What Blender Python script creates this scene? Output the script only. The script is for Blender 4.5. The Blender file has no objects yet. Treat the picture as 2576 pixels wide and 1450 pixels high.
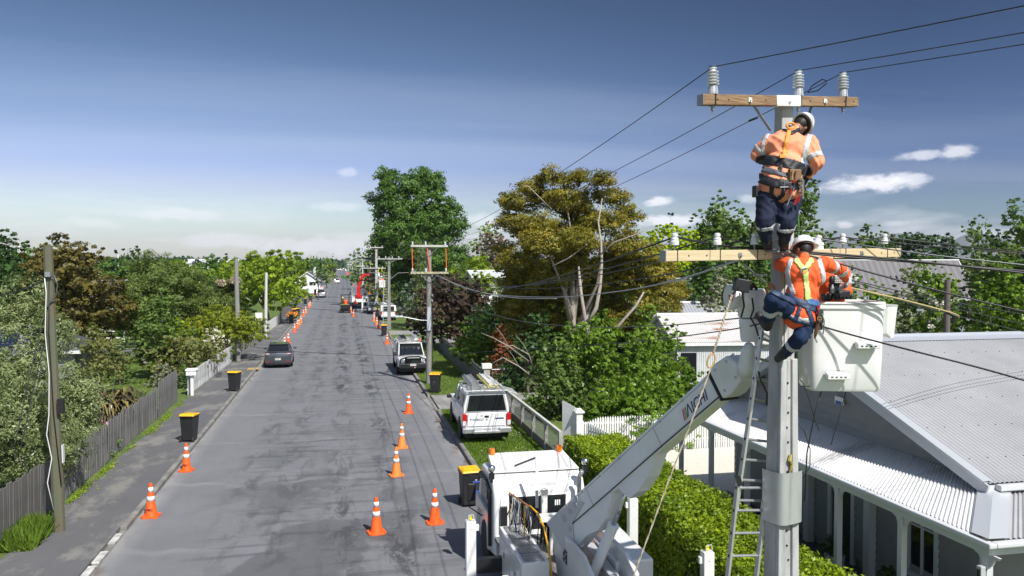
import bpy, bmesh, math, random
import numpy as np
from mathutils import Vector, Matrix, Euler

S = bpy.context.scene
COL = S.collection
D2R = math.radians

# ------------------------------------------------------------------ camera
FPX = 2000.0; CAMH = 6.8; YAW = D2R(12.0); PITCH = math.atan((725 - 664) / FPX)
cam_d = bpy.data.cameras.new('camera'); cam = bpy.data.objects.new('camera', cam_d); COL.objects.link(cam)
cam.location = (0, 0, CAMH); cam.rotation_euler = (math.pi / 2 - PITCH, 0, -YAW)
cam_d.sensor_width = 36; cam_d.lens = FPX / 2576 * 36; cam_d.clip_start = 0.1; cam_d.clip_end = 20000
S.camera = cam

# ------------------------------------------------------------------ sun, sky, exposure
SUN_DIR = Vector((0.32, -0.78, 1.0)).normalized()           # towards the sun
SUN_EL = math.asin(SUN_DIR.z); SUN_AZ = math.atan2(SUN_DIR.x, SUN_DIR.y)
sd = bpy.data.lights.new('sun', 'SUN'); sun = bpy.data.objects.new('sun', sd); COL.objects.link(sun)
sd.energy = 5.0; sd.angle = D2R(0.53); sd.color = (1.0, 0.975, 0.93)
sun.rotation_euler = SUN_DIR.to_track_quat('Z', 'Y').to_euler(); sun.location = (20, -40, 60)
S.view_settings.view_transform = 'Standard'; S.view_settings.look = 'None'
S.view_settings.exposure = 0.38; S.view_settings.gamma = 1.0; S.view_settings.use_curve_mapping = False
try:
    S.cycles.max_bounces = 6; S.cycles.transparent_max_bounces = 8; S.cycles.diffuse_bounces = 3
    S.cycles.glossy_bounces = 3; S.cycles.transmission_bounces = 3; S.cycles.volume_bounces = 0
    S.cycles.use_denoising = True
except Exception: pass

W = bpy.data.worlds.new('World'); S.world = W; W.use_nodes = True
nt = W.node_tree; nt.nodes.clear(); N = nt.nodes; L = nt.links
def nd(t, **k):
    n = N.new(t)
    for a, b in k.items(): setattr(n, a, b)
    return n
def mth(op, a, b=None, clamp=False):
    n = N.new('ShaderNodeMath'); n.operation = op; n.use_clamp = clamp
    for i, v in enumerate((a, b)):
        if v is None: continue
        if isinstance(v, (int, float)): n.inputs[i].default_value = v
        else: L.new(v, n.inputs[i])
    return n.outputs[0]
def mixc(f, a, b, bt='MIX'):
    n = N.new('ShaderNodeMix'); n.data_type = 'RGBA'; n.blend_type = bt; n.clamp_factor = True
    for i, v in ((0, f), (6, a), (7, b)):
        if isinstance(v, (int, float)): n.inputs[i].default_value = v
        elif isinstance(v, tuple): n.inputs[i].default_value = (*v, 1) if len(v) == 3 else v
        else: L.new(v, n.inputs[i])
    return n.outputs[2]
sky = nd('ShaderNodeTexSky', sky_type='NISHITA', sun_disc=False, sun_elevation=SUN_EL, sun_rotation=SUN_AZ,
         altitude=50, air_density=1.0, dust_density=0.6, ozone_density=2.2)
tc = nd('ShaderNodeTexCoord'); sep = nd('ShaderNodeSeparateXYZ'); L.new(tc.outputs['Generated'], sep.inputs[0])
X_, Y_, Z_ = sep.outputs
# a deeper, polarised blue high up, unchanged light haze at the horizon
el = mth('MULTIPLY', Z_, 1.0)
ramp = nd('ShaderNodeValToRGB'); L.new(mth('ADD', el, 0.0, True), ramp.inputs[0])
cr = ramp.color_ramp; cr.interpolation = 'B_SPLINE'
SKYR = [(0.0, (1.46, 1.12, 1.58)), (.05, (1.38, 1.06, 1.48)), (.10, (.94, .84, 1.06)), (.16, (.66, .69, .84)), (.24, (.43, .50, .61)), (.33, (.28, .345, .42)), (1.0, (.34, .38, .46))]
for i, (p, c) in enumerate(SKYR):
    e = cr.elements[i] if i < 2 else cr.elements.new(p)
    e.position = p; e.color = (*c, 1)
# polarisation: darker at ninety degrees from the sun, broad and smooth
dot = nd('ShaderNodeVectorMath', operation='DOT_PRODUCT'); L.new(tc.outputs['Generated'], dot.inputs[0])
pax = Vector((0.92, 0.39, 0.12)).normalized(); dot.inputs[1].default_value = pax
pol = mth('POWER', mth('MAXIMUM', dot.outputs['Value'], 0.0), 2.6)
polf = mth('MULTIPLY', pol, 1.45)
dsn = nd('ShaderNodeVectorMath', operation='DOT_PRODUCT'); L.new(tc.outputs['Generated'], dsn.inputs[0]); dsn.inputs[1].default_value = SUN_DIR
sunward = nd('ShaderNodeMapRange'); L.new(dsn.outputs['Value'], sunward.inputs[0]); sunward.inputs[1].default_value = -.05; sunward.inputs[2].default_value = .75; sunward.interpolation_type = 'SMOOTHSTEP'
skyc = mixc(1.0, sky.outputs[0], mixc(sunward.outputs[0], ramp.outputs[0], (1.25, 1.12, 1.0)), 'MULTIPLY')
skyc = mixc(polf, skyc, mixc(1.0, skyc, (.33, .44, .55), 'MULTIPLY'))
# clouds: project the view direction onto a flat layer, stretched streaks plus small cumulus low down
zz = mth('ADD', mth('MAXIMUM', Z_, 0.0), 0.035)
cv = nd('ShaderNodeCombineXYZ'); L.new(mth('DIVIDE', X_, zz), cv.inputs[0]); L.new(mth('DIVIDE', Y_, zz), cv.inputs[1])
mp = nd('ShaderNodeMapping'); L.new(cv.outputs[0], mp.inputs[0]); mp.inputs['Rotation'].default_value = (0, 0, D2R(-30)); mp.inputs['Scale'].default_value = (.10, .62, 1)
n1 = nd('ShaderNodeTexNoise'); L.new(mp.outputs[0], n1.inputs[0]); n1.inputs['Scale'].default_value = 1.0; n1.inputs['Detail'].default_value = 6; n1.inputs['Distortion'].default_value = .6
cir = nd('ShaderNodeMapRange'); L.new(n1.outputs[0], cir.inputs[0]); cir.inputs[1].default_value = .46; cir.inputs[2].default_value = .86
cirf = mth('MULTIPLY', cir.outputs[0], .26)
skyc = mixc(cirf, skyc, (6.4, 6.7, 7.5))
# low bank of thin white cloud above the horizon, towards the north
mp2 = nd('ShaderNodeMapping'); L.new(tc.outputs['Generated'], mp2.inputs[0]); mp2.inputs['Scale'].default_value = (2.6, 2.6, 17); mp2.inputs['Location'].default_value = (1.3, .4, 0.25)
n2 = nd('ShaderNodeTexNoise'); L.new(mp2.outputs[0], n2.inputs[0]); n2.inputs['Scale'].default_value = 1.6; n2.inputs['Detail'].default_value = 8; n2.inputs['Roughness'].default_value = .55; n2.inputs['Distortion'].default_value = .35
low = nd('ShaderNodeMapRange'); L.new(n2.outputs[0], low.inputs[0]); low.inputs[1].default_value = .52; low.inputs[2].default_value = .68
band = nd('ShaderNodeMapRange'); L.new(Z_, band.inputs[0]); band.inputs[1].default_value = .115; band.inputs[2].default_value = .02; band.interpolation_type = 'SMOOTHSTEP'
lowf = mth('MULTIPLY', mth('MULTIPLY', low.outputs[0], band.outputs[0]), .62)
skyc = mixc(lowf, skyc, (8.2, 8.2, 8.5))
def puff(px, py, rx, ry, amt, seed):
    """one small cumulus seen in direction (px, py)"""
    global skyc
    d = ray(px, py).normalized()
    right = Vector((d.y, -d.x, 0)).normalized(); up = right.cross(d)
    def dp(v):
        n = nd('ShaderNodeVectorMath', operation='DOT_PRODUCT'); L.new(tc.outputs['Generated'], n.inputs[0]); n.inputs[1].default_value = v; return n.outputs['Value']
    a = mth('DIVIDE', dp(right), rx / FPX); b = mth('DIVIDE', dp(up), ry / FPX)
    front = mth('GREATER_THAN', dp(d), .5)
    rr = mth('SQRT', mth('ADD', mth('MULTIPLY', a, a), mth('MULTIPLY', b, b)))
    m = nd('ShaderNodeMapping'); L.new(tc.outputs['Generated'], m.inputs[0]); m.inputs['Location'].default_value = (seed, seed * .7, 0); m.inputs['Scale'].default_value = (1, 1, 2.2)
    n = nd('ShaderNodeTexNoise'); L.new(m.outputs[0], n.inputs[0]); n.inputs['Scale'].default_value = 42; n.inputs['Detail'].default_value = 7; n.inputs['Roughness'].default_value = .62
    v = mth('SUBTRACT', mth('ADD', mth('MULTIPLY', n.outputs[0], 1.9), .25), rr)
    r = nd('ShaderNodeMapRange'); L.new(v, r.inputs[0]); r.inputs[1].default_value = 0.12; r.inputs[2].default_value = .95; r.interpolation_type = 'SMOOTHSTEP'
    f = mth('MULTIPLY', mth('MULTIPLY', r.outputs[0], front), amt)
    skyc = mixc(f, skyc, (9.2, 9.2, 9.6))

def ray(px, py):
    u = (px - 1288) / FPX; v = (725 - py) / FPX
    Fh = Vector((math.sin(YAW), math.cos(YAW), 0)); R = Vector((math.cos(YAW), -math.sin(YAW), 0)); Z = Vector((0, 0, 1))
    F = Fh * math.cos(PITCH) - Z * math.sin(PITCH); U = Fh * math.sin(PITCH) + Z * math.cos(PITCH)
    return F + R * u + U * v
def at(px, py, d):
    """world point seen at (px, py) of a 2576x1450 view at horizontal forward distance d"""
    r = ray(px, py); fh = r.x * math.sin(YAW) + r.y * math.cos(YAW)
    return Vector((0, 0, CAMH)) + r * (d / fh)
def gp(px, py, z=0.0):
    r = ray(px, py); t = (z - CAMH) / r.z
    return Vector((0, 0, CAMH)) + r * t
def dof(x, y): return x * math.sin(YAW) + y * math.cos(YAW)

for a in [(2190, 462, 105, 24, .85, 1.1), (2105, 470, 60, 15, .5, 3.1), (2285, 452, 60, 20, .6, 7.2), (2312, 392, 50, 14, .55, 5.4), (2408, 384, 42, 20, .6, 2.2), (1658, 508, 46, 14, .75, 4.4), (1880, 500, 34, 14, .4, 6.1),
          (1700, 556, 120, 17, .8, 8.8), (2128, 566, 26, 11, .55, 9.3), (2244, 562, 36, 8, .35, 1.9), (545, 606, 130, 20, .5, 10.2), (800, 620, 210, 26, .6, 12.5), (450, 540, 130, 18, .3, 14.1), (875, 434, 26, 14, .3, 3.3), (850, 520, 80, 16, .3, 6.6), (1230, 560, 110, 26, .5, 17.7), (230, 560, 90, 16, .3, 19.7)]:
    puff(*a)
bg = nd('ShaderNodeBackground'); bg.inputs[1].default_value = 0.10; L.new(skyc, bg.inputs[0])
wo = nd('ShaderNodeOutputWorld'); L.new(bg.outputs[0], wo.inputs[0])

# ------------------------------------------------------------------ helpers
class MB:
    def __init__(s): s.v = []; s.f = []
    def add(s, vs, fs, M=None):
        o = len(s.v)
        if M is not None: vs = [M @ Vector(v) for v in vs]
        s.v += [tuple(v) for v in vs]; s.f += [tuple(i + o for i in f) for f in fs]; return s
    def box(s, c, d, M=None, rz=0.0, taper=1.0):
        x, y, z = (k / 2 for k in d); t = taper
        vs = [(-x, -y, -z), (x, -y, -z), (x, y, -z), (-x, y, -z), (-x * t, -y * t, z), (x * t, -y * t, z), (x * t, y * t, z), (-x * t, y * t, z)]
        T = Matrix.Translation(c) @ Matrix.Rotation(rz, 4, 'Z')
        if M is not None: T = M @ T
        return s.add(vs, [(3, 2, 1, 0), (4, 5, 6, 7), (0, 1, 5, 4), (1, 2, 6, 5), (2, 3, 7, 6), (3, 0, 4, 7)], T)
    def b2(s, a, b, M=None):   # box by two corners
        return s.box([(a[i] + b[i]) / 2 for i in range(3)], [abs(b[i] - a[i]) for i in range(3)], M)
    def beam(s, p, q, w, h, up=(0, 0, 1)):
        p, q = Vector(p), Vector(q); y = (q - p); L_ = y.length; y.normalize()
        x = y.cross(Vector(up)); 
        if x.length < 1e-4: x = y.cross(Vector((0, 1, 0)))
        x.normalize(); z = x.cross(y)
        M = Matrix((x, y, z)).transposed().to_4x4(); M.translation = (p + q) / 2
        return s.box((0, 0, 0), (w, L_, h), M)
    def tube(s, pts, r, n=8, cap=True):
        pts = [Vector(p) for p in pts]; rs = r if isinstance(r, (list, tuple)) else [r] * len(pts)
        o = len(s.v); prev = None
        for i, p in enumerate(pts):
            t = (pts[min(i + 1, len(pts) - 1)] - pts[max(i - 1, 0)])
            if t.length < 1e-9: t = Vector((0, 0, 1))
            t.normalize()
            if prev is None:
                a = t.cross(Vector((0, 0, 1)))
                if a.length < .05: a = t.cross(Vector((0, 1, 0)))
            else: a = prev - t * prev.dot(t)
            a.normalize(); prev = a; b = t.cross(a)
            for k in range(n):
                an = 2 * math.pi * k / n
                s.v.append(tuple(p + (a * math.cos(an) + b * math.sin(an)) * rs[i]))
        for i in range(len(pts) - 1):
            for k in range(n):
                k2 = (k + 1) % n
                s.f.append((o + i * n + k, o + i * n + k2, o + (i + 1) * n + k2, o + (i + 1) * n + k))
        if cap and n > 2:
            s.f.append(tuple(o + k for k in range(n))); s.f.append(tuple(o + (len(pts) - 1) * n + k for k in range(n - 1, -1, -1)))
        return s
    def cyl(s, p, q, r, r2=None, n=12): return s.tube([p, q], [r, r if r2 is None else r2], n)
    def lathe(s, prof, c=(0, 0, 0), n=16, M=None):
        o = len(s.v); T = Matrix.Translation(c)
        if M is not None: T = M @ T
        for r, z in prof:
            for k in range(n):
                a = 2 * math.pi * k / n; s.v.append(tuple(T @ Vector((r * math.cos(a), r * math.sin(a), z))))
        for i in range(len(prof) - 1):
            for k in range(n):
                k2 = (k + 1) % n; s.f.append((o + i * n + k, o + i * n + k2, o + (i + 1) * n + k2, o + (i + 1) * n + k))
        s.f.append(tuple(o + k for k in range(n - 1, -1, -1))); s.f.append(tuple(o + (len(prof) - 1) * n + k for k in range(n)))
        return s
    def ell(s, c, r, M=None, n=10, m=7):
        T = Matrix.Translation(c)
        if M is not None: T = T @ M.to_4x4()
        o = len(s.v)
        if isinstance(r, (int, float)): r = (r, r, r)
        for i in range(1, m):
            ph = math.pi * i / m
            for k in range(n):
                a = 2 * math.pi * k / n
                s.v.append(tuple(T @ Vector((r[0] * math.sin(ph) * math.cos(a), r[1] * math.sin(ph) * math.sin(a), r[2] * math.cos(ph)))))
        t = len(s.v); s.v.append(tuple(T @ Vector((0, 0, r[2])))); s.v.append(tuple(T @ Vector((0, 0, -r[2]))))
        for i in range(m - 2):
            for k in range(n):
                k2 = (k + 1) % n; s.f.append((o + i * n + k, o + (i + 1) * n + k, o + (i + 1) * n + k2, o + i * n + k2))
        for k in range(n):
            k2 = (k + 1) % n; s.f.append((t, o + k, o + k2)); s.f.append((t + 1, o + (m - 2) * n + k2, o + (m - 2) * n + k))
        return s
    def prism(s, poly, h0, h1, M=None, axis='z'):
        n = len(poly)
        mk = {'z': lambda a, b, h: (a, b, h), 'x': lambda a, b, h: (h, a, b), 'y': lambda a, b, h: (a, h, b)}[axis]
        vs = [mk(a, b, h0) for a, b in poly] + [mk(a, b, h1) for a, b in poly]
        fs = [tuple(range(n - 1, -1, -1)), tuple(range(n, 2 * n))] + [(i, (i + 1) % n, n + (i + 1) % n, n + i) for i in range(n)]
        return s.add(vs, fs, M)
    def caps(s, p, q, r1, r2, n=12):
        s.tube([p, q], [r1, r2], n); s.ell(p, r1, n=n, m=8); s.ell(q, r2, n=n, m=8); return s
    def mesh(s, name, smooth=False, fix=True):
        me = bpy.data.meshes.new(name); me.from_pydata(s.v, [], s.f)
        if fix:
            bm = bmesh.new(); bm.from_mesh(me); bmesh.ops.recalc_face_normals(bm, faces=bm.faces); bm.to_mesh(me); bm.free()
        if smooth: me.polygons.foreach_set('use_smooth', [True] * len(me.polygons))
        me.update(); return me
def props(o, label=None, cat=None, group=None, kind=None):
    for k, v in (('label', label), ('category', cat), ('group', group), ('kind', kind)):
        if v: o[k] = v
    return o
def obj(name, m, material=None, parent=None, smooth=False, bev=0, bseg=2, fix=True, auto=False, **kw):
    me = m.mesh(name, smooth, fix) if isinstance(m, MB) else m
    o = bpy.data.objects.new(name, me); COL.objects.link(o)
    if material and not me.materials: me.materials.append(material)
    if parent: o.parent = parent
    if bev:
        b = o.modifiers.new('bevel', 'BEVEL'); b.width = bev; b.segments = bseg; b.limit_method = 'ANGLE'; b.angle_limit = D2R(35)
    if auto: me.polygons.foreach_set('use_smooth', [True] * len(me.polygons)); me.set_sharp_from_angle(angle=D2R(35))
    return props(o, **kw)
def thing(name, label, cat, loc=(0, 0, 0), rz=0.0, group=None):
    o = bpy.data.objects.new(name, None); COL.objects.link(o); o.location = loc; o.rotation_euler = (0, 0, rz)
    o.empty_display_size = .2
    return props(o, label, cat, group)
def kids(o): return list(o.children)
def dup(root, loc=None, rz=None, label=None, scale=None, parent=None):
    r = root.copy(); COL.objects.link(r)
    if loc is not None: r.location = loc
    if rz is not None: r.rotation_euler = (0, 0, rz)
    if scale is not None: r.scale = (scale,) * 3 if isinstance(scale, (int, float)) else scale
    if label: r['label'] = label
    if parent: r.parent = parent; r.matrix_parent_inverse = root.matrix_parent_inverse
    for c in kids(root): dup(c, parent=r)
    return r

# ------------------------------------------------------------------ materials
_m = {}
def mat(name, col, rough=.6, metal=0.0, col2=None, nscale=3.0, stretch=(1, 1, 1), bump=0.0, bscale=40.0, spec=.5, coat=0.0, coords='Object', lo=.35, hi=.65, emit=None, trans=0):
    if name in _m: return _m[name]
    m = bpy.data.materials.new(name); m.use_nodes = True; t = m.node_tree; b = t.nodes['Principled BSDF']
    b.inputs['Base Color'].default_value = (*col, 1); b.inputs['Roughness'].default_value = rough; b.inputs['Metallic'].default_value = metal
    b.inputs['Specular IOR Level'].default_value = spec
    if coat: b.inputs['Coat Weight'].default_value = coat; b.inputs['Coat Roughness'].default_value = .06
    if emit: b.inputs['Emission Color'].default_value = (*emit[0], 1); b.inputs['Emission Strength'].default_value = emit[1]
    if trans: b.inputs['Transmission Weight'].default_value = trans
    if col2 is not None or bump:
        tcn = t.nodes.new('ShaderNodeTexCoord'); mpn = t.nodes.new('ShaderNodeMapping'); t.links.new(tcn.outputs[coords], mpn.inputs[0]); mpn.inputs['Scale'].default_value = stretch
    if col2 is not None:
        n = t.nodes.new('ShaderNodeTexNoise'); n.inputs['Scale'].default_value = nscale; n.inputs['Detail'].default_value = 6; n.inputs['Roughness'].default_value = .6
        t.links.new(mpn.outputs[0], n.inputs[0])
        r = t.nodes.new('ShaderNodeMapRange'); t.links.new(n.outputs[0], r.inputs[0]); r.inputs[1].default_value = lo; r.inputs[2].default_value = hi
        mx = t.nodes.new('ShaderNodeMix'); mx.data_type = 'RGBA'; t.links.new(r.outputs[0], mx.inputs[0])
        mx.inputs[6].default_value = (*col, 1); mx.inputs[7].default_value = (*col2, 1); t.links.new(mx.outputs[2], b.inputs['Base Color'])
    if bump:
        n = t.nodes.new('ShaderNodeTexNoise'); n.inputs['Scale'].default_value = bscale; n.inputs['Detail'].default_value = 5; t.links.new(mpn.outputs[0], n.inputs[0])
        bp = t.nodes.new('ShaderNodeBump'); bp.inputs['Strength'].default_value = bump; bp.inputs['Distance'].default_value = .02
        t.links.new(n.outputs[0], bp.inputs['Height']); t.links.new(bp.outputs[0], b.inputs['Normal'])
    _m[name] = m; return m
def leafmat(name, c1, c2, c3=None, trans=.30, rough=.45):
    """leaf colour varies leaf by leaf (random per island) and in soft drifts over the plant"""
    if name in _m: return _m[name]
    m = bpy.data.materials.new(name); m.use_nodes = True; t = m.node_tree; b = t.nodes['Principled BSDF']; out = t.nodes['Material Output']
    g = t.nodes.new('ShaderNodeNewGeometry'); r = t.nodes.new('ShaderNodeValToRGB'); cr = r.color_ramp
    cr.elements[0].color = (*c1, 1); cr.elements[1].color = (*(c3 or c2), 1)
    if c3: e = cr.elements.new(.5); e.color = (*c2, 1)
    tcn = t.nodes.new('ShaderNodeTexCoord'); n = t.nodes.new('ShaderNodeTexNoise'); n.inputs['Scale'].default_value = .9; n.inputs['Detail'].default_value = 3
    t.links.new(tcn.outputs['Object'], n.inputs[0])
    a = t.nodes.new('ShaderNodeMath'); a.operation = 'MULTIPLY'; a.inputs[1].default_value = .55; t.links.new(g.outputs['Random Per Island'], a.inputs[0])
    mr = t.nodes.new('ShaderNodeMapRange'); mr.inputs[1].default_value = .3; mr.inputs[2].default_value = .7; mr.inputs[4].default_value = .45; t.links.new(n.outputs[0], mr.inputs[0])
    ad = t.nodes.new('ShaderNodeMath'); ad.operation = 'ADD'; t.links.new(a.outputs[0], ad.inputs[0]); t.links.new(mr.outputs[0], ad.inputs[1]); t.links.new(ad.outputs[0], r.inputs[0])
    t.links.new(r.outputs[0], b.inputs['Base Color']); b.inputs['Roughness'].default_value = rough; b.inputs['Specular IOR Level'].default_value = .25
    tr = t.nodes.new('ShaderNodeBsdfTranslucent'); hs = t.nodes.new('ShaderNodeMix'); hs.data_type = 'RGBA'; hs.blend_type = 'MULTIPLY'; hs.inputs[0].default_value = 1
    hs.inputs[7].default_value = (1.2, 1.25, .5, 1); t.links.new(r.outputs[0], hs.inputs[6]); t.links.new(hs.outputs[2], tr.inputs[0])
    mx = t.nodes.new('ShaderNodeMixShader'); mx.inputs[0].default_value = trans; t.links.new(b.outputs[0], mx.inputs[1]); t.links.new(tr.outputs[0], mx.inputs[2]); t.links.new(mx.outputs[0], out.inputs[0])
    _m[name] = m; return m

M_white = mat('white_paint', (.78, .78, .76), .35, col2=(.66, .66, .63), nscale=1.5, coat=.3)
M_whitewood = mat('white_timber_paint', (.78, .78, .76), .55, col2=(.62, .62, .60), nscale=8)
M_truck = mat('truck_white', (.74, .74, .72), .28, col2=(.62, .62, .60), nscale=2.0, coat=.5, lo=.45, hi=.8)
M_grey = mat('grey_paint', (.42, .43, .44), .4, coat=.2)
M_boom = mat('boom_paint', (.82, .82, .82), .30, col2=(.66, .665, .67), nscale=1.2, coat=.45, lo=.4, hi=.8)
M_black = mat('black_plastic', (.012, .012, .014), .5)
M_rubber = mat('rubber', (.02, .02, .021), .8, col2=(.035, .034, .032), nscale=9)
M_steel = mat('galvanised_steel', (.34, .35, .36), .45, .5, col2=(.27, .28, .29), nscale=5)
M_stain = mat('stainless_sheet', (.60, .61, .62), .36, .55, col2=(.46, .47, .48), nscale=3, stretch=(1, 1, .25))
M_alu = mat('aluminium', (.60, .60, .60), .38, .75, col2=(.48, .48, .47), nscale=6)
M_chrome = mat('chrome', (.7, .7, .72), .12, 1.0)
M_conc = mat('pole_concrete', (.44, .44, .435), .8, col2=(.30, .30, .295), nscale=2.6, stretch=(2.2, 2.2, .6), bump=.25, bscale=60)
M_wood = mat('rough_timber', (.15, .085, .045), .8, col2=(.31, .20, .11), nscale=5, stretch=(.6, 14, 14), bump=.35, bscale=8)
M_woodpale = mat('new_timber', (.52, .40, .23), .7, col2=(.62, .50, .32), nscale=4, stretch=(.5, 12, 12), bump=.2, bscale=8)
M_glass = mat('dark_glass', (.012, .014, .016), .06, spec=.7)
M_wire = mat('wire_black', (.018, .018, .02), .5)
M_wiregrey = mat('wire_grey', (.13, .135, .14), .4, .6)
M_porc = mat('porcelain', (.66, .67, .68), .18, coat=.6)
M_orange = mat('cone_orange', (.90, .115, .012), .5, col2=(.80, .10, .012), nscale=5)
M_orangeold = mat('cone_faded', (.90, .22, .035), .55, col2=(.80, .2, .04), nscale=5)
M_refl = mat('reflective_tape', (.50, .51, .53), .45)
M_creflect = mat('cone_band', (.74, .75, .76), .4)
M_yellow = mat('bin_yellow', (.80, .42, .01), .45)
M_bin = mat('bin_black', (.014, .015, .017), .45, col2=(.022, .022, .024), nscale=4)
M_amber = mat('amber_lens', (.75, .18, .01), .25, coat=.6)
M_redlens = mat('red_lens', (.45, .012, .01), .2, coat=.6)
# ------------------------------------------------------------------ the setting: ground, road, paths, hills
def sheet(name, x0, y0, x1, y1, z, m, kind='structure', thick=None):
    mb = MB()
    if thick: mb.b2((x0, y0, z - thick), (x1, y1, z))
    else: mb.add([(x0, y0, z), (x1, y0, z), (x1, y1, z), (x0, y1, z)], [(0, 1, 2, 3)])
    return obj(name, mb, m, kind=kind)
KL, KR = -5.42, 4.16         # kerb lines
def ground_mat():
    m = bpy.data.materials.new('grass_ground'); m.use_nodes = True; t = m.node_tree; b = t.nodes['Principled BSDF']; n_ = t.nodes.new
    tcn = n_('ShaderNodeTexCoord')
    def noise(sc, det=4):
        n = n_('ShaderNodeTexNoise'); n.inputs['Scale'].default_value = sc; n.inputs['Detail'].default_value = det; t.links.new(tcn.outputs['Object'], n.inputs[0]); return n.outputs[0]
    r = n_('ShaderNodeValToRGB'); t.links.new(noise(.5, 6), r.inputs[0]); cr = r.color_ramp
    cr.elements[0].position = .33; cr.elements[0].color = (.060, .105, .018, 1); cr.elements[1].position = .68; cr.elements[1].color = (.12, .165, .028, 1)
    r2 = n_('ShaderNodeValToRGB'); t.links.new(noise(7, 6), r2.inputs[0]); r2.color_ramp.elements[0].position = .38; r2.color_ramp.elements[0].color = (.6, .65, .55, 1); r2.color_ramp.elements[1].position = .62; r2.color_ramp.elements[1].color = (1.25, 1.2, 1.2, 1)
    mx = n_('ShaderNodeMix'); mx.data_type = 'RGBA'; mx.blend_type = 'MULTIPLY'; mx.inputs[0].default_value = 1; t.links.new(r.outputs[0], mx.inputs[6]); t.links.new(r2.outputs[0], mx.inputs[7])
    t.links.new(mx.outputs[2], b.inputs['Base Color']); b.inputs['Roughness'].default_value = .9
    bp = n_('ShaderNodeBump'); bp.inputs['Strength'].default_value = .8; bp.inputs['Distance'].default_value = .03; t.links.new(noise(25, 4), bp.inputs['Height']); t.links.new(bp.outputs[0], b.inputs['Normal'])
    return m
M_ground = ground_mat()
def road_mat(name, base, dark, light, lanes=True):
    m = bpy.data.materials.new(name); m.use_nodes = True; t = m.node_tree; b = t.nodes['Principled BSDF']; n_ = t.nodes.new; lk = t.links.new
    tcn = n_('ShaderNodeTexCoord')
    def noise(scale, st=(1, 1, 1), det=6, ro=.6, dist=0, loc=(0, 0, 0)):
        mpn = n_('ShaderNodeMapping'); mpn.inputs['Scale'].default_value = st; mpn.inputs['Location'].default_value = loc; lk(tcn.outputs['Object'], mpn.inputs[0])
        n = n_('ShaderNodeTexNoise'); n.inputs['Scale'].default_value = scale; n.inputs['Detail'].default_value = det; n.inputs['Roughness'].default_value = ro; n.inputs['Distortion'].default_value = dist; lk(mpn.outputs[0], n.inputs[0]); return n.outputs[0]
    def rng(v, a, b_, c=0, d=1):
        r = n_('ShaderNodeMapRange'); lk(v, r.inputs[0]); r.inputs[1].default_value = a; r.inputs[2].default_value = b_; r.inputs[3].default_value = c; r.inputs[4].default_value = d; return r.outputs[0]
    def mm(op, a, b_, cl=False):
        n = n_('ShaderNodeMath'); n.operation = op; n.use_clamp = cl
        for i, v in enumerate((a, b_)):
            if isinstance(v, (int, float)): n.inputs[i].default_value = v
            else: lk(v, n.inputs[i])
        return n.outputs[0]
    def mix(f, a, b_, bt='MIX'):
        n = n_('ShaderNodeMix'); n.data_type = 'RGBA'; n.blend_type = bt
        if isinstance(f, (int, float)): n.inputs[0].default_value = f
        else: lk(f, n.inputs[0])
        for i, v in ((6, a), (7, b_)):
            if isinstance(v, tuple): n.inputs[i].default_value = (*v, 1)
            else: lk(v, n.inputs[i])
        return n.outputs[2]
    c = mix(rng(noise(.35, det=5), .35, .65), base, tuple(k * 1.14 for k in base))
    c = mix(mm('MULTIPLY', rng(noise(3.0, (1, .4, 1)), .5, .75), .35), c, tuple(k * .75 for k in base))
    if lanes:
        sp = n_('ShaderNodeSeparateXYZ'); lk(tcn.outputs['Object'], sp.inputs[0]); x = sp.outputs[0]; y = sp.outputs[1]
        # bitumen bleeding up in the wheel tracks
        def track(cx, w):
            d = mm('ABSOLUTE', mm('SUBTRACT', x, cx), 0); return rng(d, w, w * .25)
        tr = mm('MAXIMUM', mm('MAXIMUM', track(1.35, .75), track(-.05, .75)), mm('MULTIPLY', mm('MAXIMUM', track(-1.6, .8), track(-2.9, .6)), .62))
        bl = rng(noise(1.3, (1.2, .36, 1), 9, .78, .5), .48, .56)
        big = rng(noise(.10, (1, .9, 1), 3, loc=(7, 3, 0)), .33, .50)
        f = mm('MULTIPLY', mm('MULTIPLY', mm('MULTIPLY', bl, tr), big), .95, True)
        c = mix(f, c, dark)
        # streaks across the road and broad fresh-sealed areas near the camera
        cr_ = rng(noise(1.1, (.22, 2.2, 1), 9, .76, .3), .53, .60)
        wide = rng(mm('ABSOLUTE', mm('SUBTRACT', x, -.4), 0), 3.9, 2.2)
        c = mix(mm('MULTIPLY', mm('MULTIPLY', cr_, wide), .50), c, dark)
        f3 = mm('MULTIPLY', rng(noise(.33, (1, .8, 1), 6, .6, .4, (2, 9, 0)), .49, .53), mm('MULTIPLY', wide, rng(y, 36, 20)))
        c = mix(mm('MULTIPLY', f3, .5), c, dark)
        # cracks along and across, and lighter seams where the seal was joined
        vo = n_('ShaderNodeTexWave'); vo.bands_direction = 'Y'; mpn = n_('ShaderNodeMapping'); mpn.inputs['Scale'].default_value = (1, .055, 1); lk(tcn.outputs['Object'], mpn.inputs[0]); lk(mpn.outputs[0], vo.inputs[0])
        vo.inputs['Scale'].default_value = 1.0; vo.inputs['Distortion'].default_value = 1.2; vo.inputs['Detail'].default_value = 2; vo.inputs['Detail Scale'].default_value = .5
        seam = mm('MULTIPLY', rng(vo.outputs['Fac'], .985, 1.0), rng(noise(.3, loc=(5, 5, 0)), .45, .6))
        c = mix(mm('MULTIPLY', seam, .5), c, light)
        # paler, dusty channel beside the kerbs
        ed = mm('MAXIMUM', rng(x, KL + .55, KL + .1), rng(x, KR - .75, KR - .1))
        c = mix(mm('MULTIPLY', ed, rng(noise(1.2, (1, .5, 1)), .25, .6)), c, light)
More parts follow.
